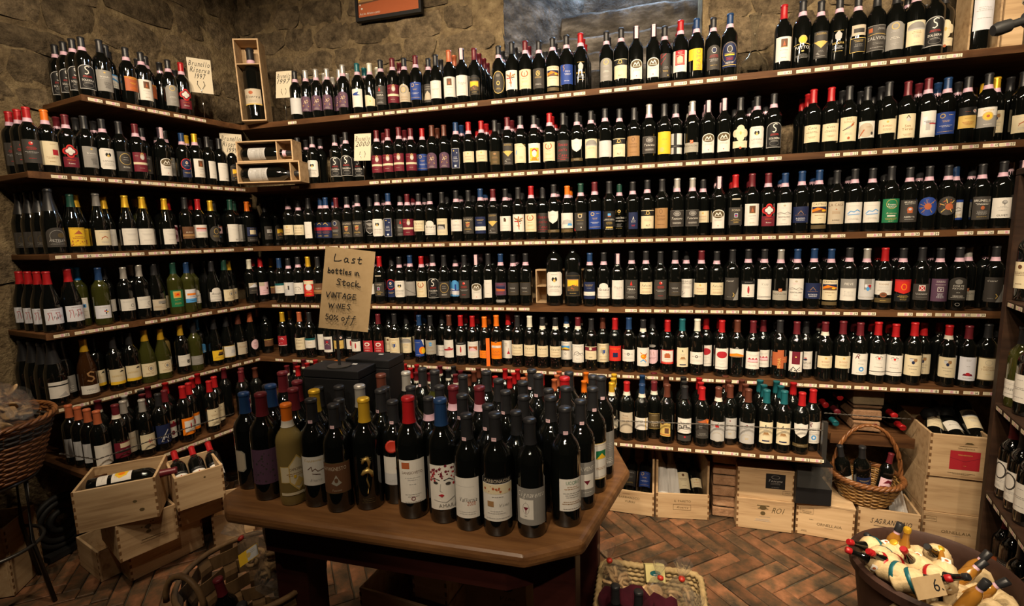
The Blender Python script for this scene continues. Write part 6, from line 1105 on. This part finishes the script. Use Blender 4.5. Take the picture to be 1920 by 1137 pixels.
# ------------------------------------------------------------------ baskets
def rings_basket(nm, loc, rfun, z0, z1, rows, mt, label, r=.004, n=None, sq=1.0, amp=.004, rimr=.010, stakes=28, yaw=0, cat='basket', rimmt=None, band=None):
    o = tag(empty(nm, loc, yaw), label, cat); n = stakes
    for j in range(rows):
        z = z0 + (z1 - z0) * (j + .5) / rows; R_ = rfun((z - z0) / (z1 - z0)); pts = []
        for k in range(n * 4):
            a = 2 * PI * k / (n * 4); w_ = amp * math.cos(a * n / 2 + (PI if j % 2 else 0)); pts.append(((R_ + w_) * math.cos(a), (R_ + w_) * math.sin(a) * sq, z + .001 * math.sin(k * 1.7 + j)))
        b = MB(); b.tube(pts, r, 5, True); x = b.obj('woven_row', MT_[mt if not (band and band[0] <= j < band[1]) else 'bandm'], o, 3)
    b = MB()
    for k in range(n): a = 2 * PI * (k + .5) / n; b.tube([(rfun(t) * math.cos(a), rfun(t) * math.sin(a) * sq, z0 + (z1 - z0) * t) for t in (0, .25, .5, .75, 1)], r * .8, 5)
    x = b.obj('stakes', MT_[mt], o, 3); x['kind'] = 'stuff'
    b = MB(); b.lathe([(0, z0 - .004), (rfun(0), z0 - .004), (rfun(0), z0 + .004), (0, z0 + .004)], 32, None, Matrix.Diagonal((1, sq, 1, 1))); b.obj('base', MT_[mt], o)
    for s_ in range(3):
        R_ = rfun(1); pts = [((R_ + rimr * .55 * math.cos(a * 14 + s_ * 2 * PI / 3)) * math.cos(a), (R_ + rimr * .55 * math.cos(a * 14 + s_ * 2 * PI / 3)) * math.sin(a) * sq, z1 + rimr * .55 * math.sin(a * 14 + s_ * 2 * PI / 3)) for a in [2 * PI * k / 130 for k in range(130)]]
        b = MB(); b.tube(pts, rimr * .55, 6, True); b.obj('braided_rim', MT_[rimmt or mt], o, 3)
    return o
MT_['bandm'] = mat('dark_basket_band', (.035, .028, .020), .7)
# big wicker basket at the left
Bc = hz(-62, 800, .84); Lb = rings_basket('wicker_basket', (Bc.x, Bc.y, .60), lambda t: .20 + .075 * t, 0, .25, 22, 'wick', 'large brown wicker basket of bagged pasta at the left edge', r=.0062, stakes=30, rimr=.012, band=(15, 19))
st = tag(empty('iron_stand', (Bc.x, Bc.y, 0)), 'black iron stand carrying the large wicker basket at the left edge', 'stand')
for a in (.4, 1.97, 3.54, 5.1): b = MB(); b.tube([(.22 * math.cos(a), .22 * math.sin(a), .0), (.17 * math.cos(a), .17 * math.sin(a), .3), (.185 * math.cos(a), .185 * math.sin(a), .585)], .009, 6); b.obj('leg', MT_['iron'], st, 3)
for z, R_ in ((.585, .19), (.28, .175)): b = MB(); b.tube([(R_ * math.cos(2 * PI * k / 32), R_ * math.sin(2 * PI * k / 32), z) for k in range(32)], .008, 6, True); b.obj('hoop', MT_['iron'], st, 3)
def bag(nm, loc, size, rot, label, fill, grp, tie=True, n_fill=26, fm='bisc', tag_=None):
    rnd = random.Random(int(abs(loc[0]) * 1000 + 7)); o = tag(empty(nm, loc, 0), label, 'bag', grp); o.rotation_euler = rot
    b = MB(); prof = [(0, -.5), (.34, -.48), (.49, -.3), (.5, -.05), (.44, .15), (.28, .30), (.09, .38), (.07, .42), (.2, .52), (.30, .62)]; n = 22; vs = []
    for r_, z in prof:
        for k in range(n): q_ = r_ * (1 + rnd.uniform(-.10, .10)); vs.append((q_ * size[0] * math.cos(2 * PI * k / n), q_ * size[1] * math.sin(2 * PI * k / n), z * size[2] + rnd.uniform(-.004, .004)))
    b.add(vs, [(i * n + k, i * n + (k + 1) % n, (i + 1) * n + (k + 1) % n, (i + 1) * n + k) for i in range(len(prof) - 1) for k in range(n)]); b.obj('plastic_bag', MT_['film'], o)
    if tie: b = MB(); b.lathe([(0, -.008), (.010, -.006), (.012, 0), (.010, .006), (0, .008)], 10); x = b.obj('red_tie', MT_['wax'], o, 3); x.location = (0, -.012, size[2] * .40)
    b = MB()
    for k in range(n_fill):
        m4 = tr(rnd.uniform(-.33, .33) * size[0], rnd.uniform(-.33, .33) * size[1], rnd.uniform(-.42, .12) * size[2]) @ rx(rnd.uniform(0, 3)) @ ry(rnd.uniform(0, 3))
        if fill == 'disc': b.lathe([(0, -.003), (.026, -.003), (.031, 0), (.028, .005), (.010, .006), (0, .002)], 12, None, m4)
        else: b.tube([(m4 @ Vector((.022 * math.cos(t), .016 * math.sin(t), .004 * t))) for t in (0, 1, 2, 3, 4, 5)], .007, 5)
    x = b.obj('contents', MT_[fm], o, 3); x['kind'] = 'stuff'; return o
bag('pasta_bag', (Bc.x + .20, Bc.y + .02, .91), (.26, .20, .19), (.2, 1.15, .2), 'clear bag of flat round pasta in the left wicker basket', 'disc', 'bags in the left wicker basket', False, 34)
bag('pasta_bag', (Bc.x + .17, Bc.y - .12, .90), (.24, .17, .22), (0, 1.45, .3), 'clear bag of curled pasta hanging over the left basket rim', 'curl', 'bags in the left wicker basket', False, 40)
s_ = link('paper_tag', print_mesh('paper_tag', 'R -40 -24 40 24 w;R -14 -12 16 12 m;L 0 -18 40 1 g', None, m=MT_['print_'])); s_.matrix_world = tr(Bc.x + .13, Bc.y - .04, 1.01) @ rz(.35) @ rx(-.7); tag(s_, 'white paper tag lying on the bags in the left wicker basket', 'tag')
# strap basket in front of the left crates
Sc = hz(478, 1066, .45); sb = tag(empty('strap_basket', (Sc.x, Sc.y, 0)), 'round basket of wide woven wood straps with wrapped bottles, beside the table', 'basket')
NS = 16; sb.scale = (1.1, 1.1, 1.12)
def strapb(pts, w, t, up=True):
    b = MB(); n = len(pts)
    vs = []
    for i, p in enumerate(pts):
        p = Vector(p); q_ = Vector(pts[(i + 1) % n]) - Vector(pts[i - 1]) if up else Vector(pts[min(i + 1, n - 1)]) - Vector(pts[max(i - 1, 0)])
        if up: wv = Vector((0, 0, w / 2)); nv = q_.cross(wv).normalized() * t / 2
        else: rad = Vector((p.x, p.y, 0)).normalized(); wv = Vector((-rad.y, rad.x, 0)) * w / 2; nv = rad * t / 2
        vs += [p - wv - nv, p + wv - nv, p + wv + nv, p - wv + nv]
    m_ = n if up else n - 1
    b.add(vs, [((i % n) * 4 + k, (i % n) * 4 + (k + 1) % 4, ((i + 1) % n) * 4 + (k + 1) % 4, ((i + 1) % n) * 4 + k) for i in range(m_) for k in range(4)]); return b
for j in range(7):
    z = .05 + .052 * j; R_ = .15 + .060 * z / .40
    pts = [((R_ + .007 * math.cos(a * NS / 2 + PI * j)) * math.cos(a), (R_ + .007 * math.cos(a * NS / 2 + PI * j)) * math.sin(a), z) for a in [2 * PI * k / 64 for k in range(64)]]; strapb(pts, .046, .003).obj('strap_hoop', MT_['strap'], sb)
for k in range(NS):
    a = 2 * PI * (k) / NS; pts = []
    for i in range(25): z = .40 * i / 24; R_ = .15 + .060 * z / .40; w_ = -.007 * math.cos(a * NS / 2 + PI * ((z - .05) / .052)) ; pts.append(((R_ + w_) * math.cos(a), (R_ + w_) * math.sin(a), z))
    strapb(pts, .040, .003, False).obj('strap_upright', MT_['strap'], sb)
b = MB(); b.lathe([(0, 0), (.145, 0), (.145, .006), (0, .006)], 24); b.obj('base', MT_['strap'], sb)
b = MB(); b.tube([((.213) * math.cos(a), .213 * math.sin(a), .402) for a in [2 * PI * k / 48 for k in range(48)]], .009, 6, True); b.obj('rim', MT_['strap'], sb, 3)
for s_ in (-1, 1):
    b = MB(); b.tube([(.07 * math.cos(t) - .09, -.17, .39 + .09 * math.sin(t)) for t in [PI * k / 12 for k in range(13)]], .009, 6); 
    if s_ < 0: b.obj('handle', MT_['strap'], sb, 3)
bag('gift_bag', (Sc.x - .03, Sc.y + .07, .45), (.16, .13, .26), (.3, -.5, 0), 'cellophane gift bag at the left of the strap basket', 'curl', 'cellophane bags in the strap basket', True, 14)
bag('gift_bag', (Sc.x + .10, Sc.y + .05, .47), (.17, .14, .24), (-.2, .5, .4), 'cellophane gift bag at the right of the strap basket', 'curl', 'cellophane bags in the strap basket', True, 14)
s_ = link('picture_tag', print_mesh('picture_tag', 'R -44 -20 44 20 y;R -6 -18 42 18 a;E 0 0 10 8 q;L 20 8 30 2 g', None, m=MT_['print_'])); s_.matrix_world = tr(Sc.x + .02, Sc.y - .04, .53) @ rz(.2) @ ry(-.6) @ rx(-.6); tag(s_, 'yellow and grey picture tag on the strap basket bags', 'tag')
for k, (dx, dy, t1, t2, c) in enumerate(((.02, -.05, .25, .15, 'k'), (-.13, -.02, .1, -.12, 'm'), (.16, -.08, .2, .12, 'k'))): bottle(None, c, 'gl' if k == 0 else '-', 0, 1, ['dark bottle lying in the middle of the strap basket', 'maroon-capped bottle at the left of the strap basket', 'dark bottle at the right of the strap basket'][k], 'bottles in the strap basket', M4=tr(Sc.x + dx * .6, Sc.y + dy, .13) @ rx(t1) @ ry(t2))
# seagrass basket
gb = tag(empty('seagrass_basket', (.02, 1.62, 0)), 'rectangular seagrass basket full of gift bags on the brick floor', 'basket')
def rrect(w, d, r, n=10):
    p = []
    for cx, cy, a0 in ((w - r, d - r, 0), (-w + r, d - r, PI / 2), (-w + r, -d + r, PI), (w - r, -d + r, 1.5 * PI)): p += [(cx + r * math.cos(a0 + PI / 2 * k / n), cy + r * math.sin(a0 + PI / 2 * k / n)) for k in range(n + 1)]
    return p
for j in range(17):
    z = .008 + .0165 * j; s_ = .80 + .2 * j / 16; base_ = rrect(.185 * s_, .235 * s_, .04, 5); pts = []
    for i in range(len(base_)):
        a, c = Vector(base_[i]), Vector(base_[(i + 1) % len(base_)]); m_ = max(1, int((c - a).length / .012))
        for k in range(m_): q_ = a.lerp(c, k / m_); w_ = 1 + .012 * (1 if (len(pts) + j) % 2 else -1); pts.append((q_.x * w_, q_.y * w_, z))
    b = MB(); b.tube(pts, .0085 if j < 16 else .013, 5, True); b.obj('woven_row' if j < 16 else 'rim', MT_['sea'], gb, 3)
b = MB(); b.box(-.145, -.185, 0, .145, .185, .006); b.obj('base', MT_['sea'], gb)
bag('gift_bag', (.115, 1.70, .27), (.11, .10, .26), (.1, .1, 0), 'cellophane bag with red tie at the right of the seagrass basket', 'curl', 'gift bags in the seagrass basket', True, 16)
bag('gift_bag', (-.11, 1.77, .26), (.12, .09, .24), (.1, -.2, 0), 'cellophane bag of snacks at the back left of the seagrass basket', 'curl', 'gift bags in the seagrass basket', True, 22)
bag('gift_bag', (.13, 1.52, .25), (.12, .12, .26), (-.1, .2, .4), 'cellophane bag with yellow label at the front right of seagrass basket', 'disc', 'gift bags in the seagrass basket', True, 12)
bag('gift_bag', (.03, 1.72, .24), (.10, .08, .22), (.0, .3, .9), 'cellophane bag with green-eyed label in the middle of seagrass basket', 'disc', 'gift bags in the seagrass basket', True, 12)
s_ = link('yellow_box', (lambda b: (b.box(-.035, -.02, -.03, .035, .02, .03), b.mesh('yellow_box', mat('pale_yellow_card', (.55, .47, .20), .6)))[1])(MB())); s_.matrix_world = tr(.035, 1.79, .30) @ rz(.2) @ rx(-.5); tag(s_, 'small pale yellow box in the seagrass basket', 'box')
s2_ = link('emblem', print_mesh('emblem', 'E 0 0 20 10 t;L 0 -4 24 2 w', None, m=MT_['print_']), s_); s2_.location = (0, -.0203, 0)
def sack(nm, loc, w, d, h, yaw, label, mt='cloth'):
    rnd = random.Random(9); b = MB(); vs = []; n = 20
    for j in range(7):
        z = h * j / 6; fl = 1 + .12 * (j == 6)
        for k in range(n): a = 2 * PI * k / n; c_, s__ = math.cos(a), math.sin(a); p_ = 4; q_ = (abs(c_) ** p_ + abs(s__) ** p_) ** (-1 / p_); vs.append((c_ * q_ * w / 2 * fl * (1 + rnd.uniform(-.05, .05)), s__ * q_ * d / 2 * fl * (1 + rnd.uniform(-.05, .05)), z + (rnd.uniform(-.012, .012) if j == 6 else 0)))
    b.add(vs, [(j * n + k, j * n + (k + 1) % n, (j + 1) * n + (k + 1) % n, (j + 1) * n + k) for j in range(6) for k in range(n)] + [tuple(range(n - 1, -1, -1))])
    o = b.obj(nm, MT_[mt], None, 3); o.location = loc; o.rotation_euler = (0, 0, yaw); return tag(o, label, 'bag')
sack('cloth_bag', (-.06, 1.60, .012), .17, .15, .29, .2, 'dark maroon cloth bag with bottle necks in the seagrass basket'); sack('cloth_bag', (.045, 1.56, .012), .10, .15, .31, -.3, 'maroon cloth bag folded open, right one in the seagrass basket')
for k, (x, y) in enumerate(((-.10, 1.64), (-.02, 1.63))): bottle((x, y, .035), 'k', '-', 0, 1.0, None if 0 else ['left', 'right'][k] + ' black-capped bottle standing in the maroon cloth bag', 'bottles in the maroon cloth bag')
# wicker hand basket
Hb = hz(1621, 925, .20); hb = rings_basket('hand_basket', (Hb.x, Hb.y, .178), lambda t: .105 + .05 * t, 0, .125, 12, 'wick2', 'round wicker basket with tall arched handle holding two bottles', r=.005, stakes=24, rimr=.014, rimmt='wick')
for s_ in range(3):
    pts = [(.152 * math.cos(t) + .006 * math.cos(t * 12 + s_ * 2.1), .006 * math.sin(t * 12 + s_ * 2.1), .12 + .27 * math.sin(t)) for t in [PI * k / 60 for k in range(61)]]; b = MB(); b.tube(pts, .0065, 6); b.obj('twisted_handle', MT_['wick'], hb, 3)
m4 = tr(Hb.x - .02, Hb.y - .02, .192) @ ry(-.12) @ rx(.2); bottle(None, 'k', 'nw', .3, 1.0, 'dark bottle in cellophane leaning in the hand basket', 'bottles in the hand basket', M4=m4); bottle(None, 'm', 'pp', 0, .82, 'smaller pink-labelled bottle in the hand basket', 'bottles in the hand basket', M4=tr(Hb.x + .06, Hb.y - .02, .192) @ ry(.15)); 
bottle(None, 'k', 'ws', 0, .93, 'dark bottle lying low at the left of the hand basket', 'bottles in the hand basket', M4=tr(Hb.x - .085, Hb.y - .01, .192) @ ry(-.2) @ rx(.1))
# terracotta pot of straw-covered flasks
Pc = hz(1752, 1066, .46); pot = tag(empty('terracotta_pot', (Pc.x, Pc.y, 0)), 'dark brown terracotta pot heaped with small straw-covered flasks', 'pot'); PR = .222
b = MB(); b.lathe([(0, .012), (PR * .72, .012), (PR * .72, .0), (PR * .74, 0), (PR * .97, .42), (PR * 1.04, .425), (PR * 1.05, .455), (PR * 1.0, .465), (PR * .96, .455), (PR * .93, .42), (PR * .88, .33), (0, .33)], 40); b.obj('pot_body', MT_['terra'], pot, .8)
s_ = link('price_card', (lambda b: (b.box(-.05, -.0015, -.028, .05, .0015, .028), b.mesh('price_card', MT_['kraft']))[1])(MB()), pot); wv = hz(1742, 1098, .54); s_.matrix_local = tr(wv.x - Pc.x, wv.y - Pc.y, .535) @ rz(.45) @ rx(-.5); s_['label'] = 'kraft card marked 6'
s2_ = link('writing', print_mesh('writing', 'T 24 2 34 k 6;Z 3 k 40 -10 44 -14', None, m=MT_['print_']), s_); s2_.location = (0, -.0017, 0)
FG = mat('amber_liqueur', (.32, .14, .02), .04, .8)
def flask(M4, body, capc, band, label, sc=1.0, long=False, g='straw-covered flasks in the terracotta pot'):
    o = bpy.data.objects.new('straw_flask' if body else 'liqueur_bottle', None); COL.objects.link(o); o.matrix_world = M4 @ Matrix.Scale(sc, 4); tag(o, label, 'bottle', g)
    if body:
        b = MB(); n = 26; prof = [(.012, .002), (.028, -.002), (.034, .004), (.033, .012), (.036, .03), (.041, .055), (.038, .078), (.026, .094), (.018, .098)]; vs = []
        for r_, z in prof:
            for k in range(n): q_ = r_ * (1 + .03 * (k % 2)); vs.append((q_ * math.cos(2 * PI * k / n), q_ * math.sin(2 * PI * k / n), z))
        b.add(vs, [(i * n + k, i * n + (k + 1) % n, (i + 1) * n + (k + 1) % n, (i + 1) * n + k) for i in range(len(prof) - 1) for k in range(n)]); b.obj('straw_cover', MT_['raffia'], o, 3)
        b = MB(); b.lathe([(0, .004), (.012, .004), (.02, .09), (.018, .10), (.0105, .125), (.0095, .15), (.0095, .165), (0, .165)], 16); b.obj('glass', MT_['dark'] if capc != 'y' else FG, o, 1)
        if band: b = MB(); b.lathe([(.0415, .050), (.0432, .052), (.0428, .062), (.0415, .064)], 20); b.obj('ribbon_band', CAPM[band], o, 1)
        b = MB(); b.lathe([(.0108, .152), (.0125, .154), (.0125, .168), (.010, .172), (0, .172)], 14); b.obj('cap', CAPM[capc], o, 1)
        s_ = link('front_label', cached('flk', lambda: print_mesh('front_label', 'R -14 66 14 94 w;E 0 84 6 5 h;L 0 74 20 1 g', .0385, seed=3)), o)
    else:
        b = MB(); b.lathe([(0, 0), (.024, 0), (.026, .004), (.026, .12), (.020, .14), (.012, .155), (.011, .18), (0, .18)], 18); b.obj('glass', FG, o, .9)
        b = MB(); b.lathe([(.0125, .165), (.0150, .166), (.0155, .205), (.013, .207), (0, .207)], 16); b.obj('cap', CAPM[capc], o, .9)
        b = MB(); b.lathe([(.0118, .150), (.0128, .150), (.0128, .165), (.0118, .165)], 16); b.obj('neck_band', PINK, o, .9)
    return o
fl = [((1638, 1030), 1, 'r', 't', (.3, -1.2, .3), 'green-banded flask at the upper left of the pot'), ((1672, 1045), 1, 'k', None, (-1.45, .1, .5), 'flask with its straw base facing out, upper left of the pot'), ((1636, 1062), 1, 'r', 'r', (.2, -1.3, -.2), 'red-banded flask at the left rim'),
      ((1692, 1045), 1, 'y', None, (.05, .05, 0), 'upright flask with yellow cap in the middle of the pot'), ((1668, 1080), 1, 'r', 't', (1.1, 1.0, -.3), 'green-banded flask lying with its neck towards the rim'), ((1732, 1070), 1, 'k', None, (-1.35, -.1, .4), 'flask with its straw base facing out, middle of the pot'),
      ((1758, 1045), 1, 'k', None, (.2, -.9, .6), 'flask lying at the back right of the pot'), ((1700, 1095), 1, 'r', 't', (.8, .9, .2), 'green-banded flask half hidden at the front rim'), ((1675, 1062), 1, 'r', 'r', (.2, -1.0, .2), 'red-banded flask under the upright one'),
      ((1662, 1010), 0, 'k', None, (.0, .25, 0), 'amber liqueur bottle standing at the back left of the pot'), ((1775, 1060), 0, 'k', None, (.1, .75, .2), 'amber liqueur bottle leaning right in the pot'), ((1795, 1052), 0, 'k', None, (.0, .55, .0), 'amber liqueur bottle leaning far right at the back of the pot'),
      ((1800, 1080), 0, 'k', None, (.1, .75, -.2), 'amber liqueur bottle leaning over the right rim'), ((1715, 1036), 0, 'y', None, (.2, -.5, .0), 'yellow-capped liqueur bottle leaning left in the pot'), ((1796, 1105), 0, 'k', None, (.2, .35, .1), 'amber liqueur bottle nearest the shelving unit'),
      ((1712, 1062), 1, 'r', None, (.4, -.6, .2), 'plain flask just left of the middle of the pot'), ((1748, 1085), 1, 'k', 'r', (.9, .4, .2), 'red-banded flask at the front right of the pot'), ((1770, 1080), 1, 'y', None, (-1.2, .4, .1), 'flask with yellow cap at the right of the pot'), ((1655, 1048), 1, 'r', 't', (.6, -.9, .4), 'green-banded flask low on the left side')]
for (px, py), bd_, c, bn, (a, e, yw), l in fl:
    P = hz(px, py, .49); dx, dy = P.x - Pc.x, P.y - Pc.y; rr = math.hypot(dx, dy); k = min(1, (PR - .035) / max(rr, 1e-3)); P = Vector((Pc.x + dx * k, Pc.y + dy * k, .492 if bd_ else .40))
    flask(tr(*P) @ rz(yw) @ rx(a) @ ry(e) @ tr(0, 0, -.045 if bd_ else 0), bd_, c, bn, l, .88 if bd_ else .76)
rnd = random.Random(8); b = MB()
for k in range(40):
    a, r_ = rnd.uniform(0, 6.28), PR * .85 * math.sqrt(rnd.random()); m4 = tr(Pc.x + r_ * math.cos(a), Pc.y + r_ * math.sin(a), rnd.uniform(.37, .42)) @ rx(rnd.uniform(0, 3)) @ ry(rnd.uniform(0, 3)); b.lathe([(0, -.04), (.03, -.03), (.036, 0), (.03, .03), (0, .04)], 9, None, m4)
o = b.obj('buried_flasks', MT_['raffia'], None, 3); tag(o, 'straw flasks buried under the top layer in the terracotta pot', 'bottles', None, 'stuff')
bd1 = tag(empty('leaning_board', hz(1622, 1120, 0), .2), 'pale narrow board leaning behind the terracotta pot', 'board'); b = MB(); b.box(-.02, -.006, 0, .02, .006, .26); b.obj('board', MT_['card'], bd1)
# dark round thing under the left shelf
P = hl(115, 980, -.12); o = tag(empty('coiled_hose', (P.x, P.y, 0.17)), 'dark round coil standing in shadow under the lowest left shelf', 'coil')
for k, r_ in enumerate((.13, .10, .05)):
    b = MB(); b.tube([(.0, r_ * math.cos(t), r_ * math.sin(t)) for t in [2 * PI * j / 30 for j in range(30)]], .016, 6, True); b.obj('coil_turn', MT_['rubber'], o, 3)
b = MB(); b.box(-.05, -.10, -.1695, .05, .10, -.14); b.obj('foot', MT_['rubber'], o)
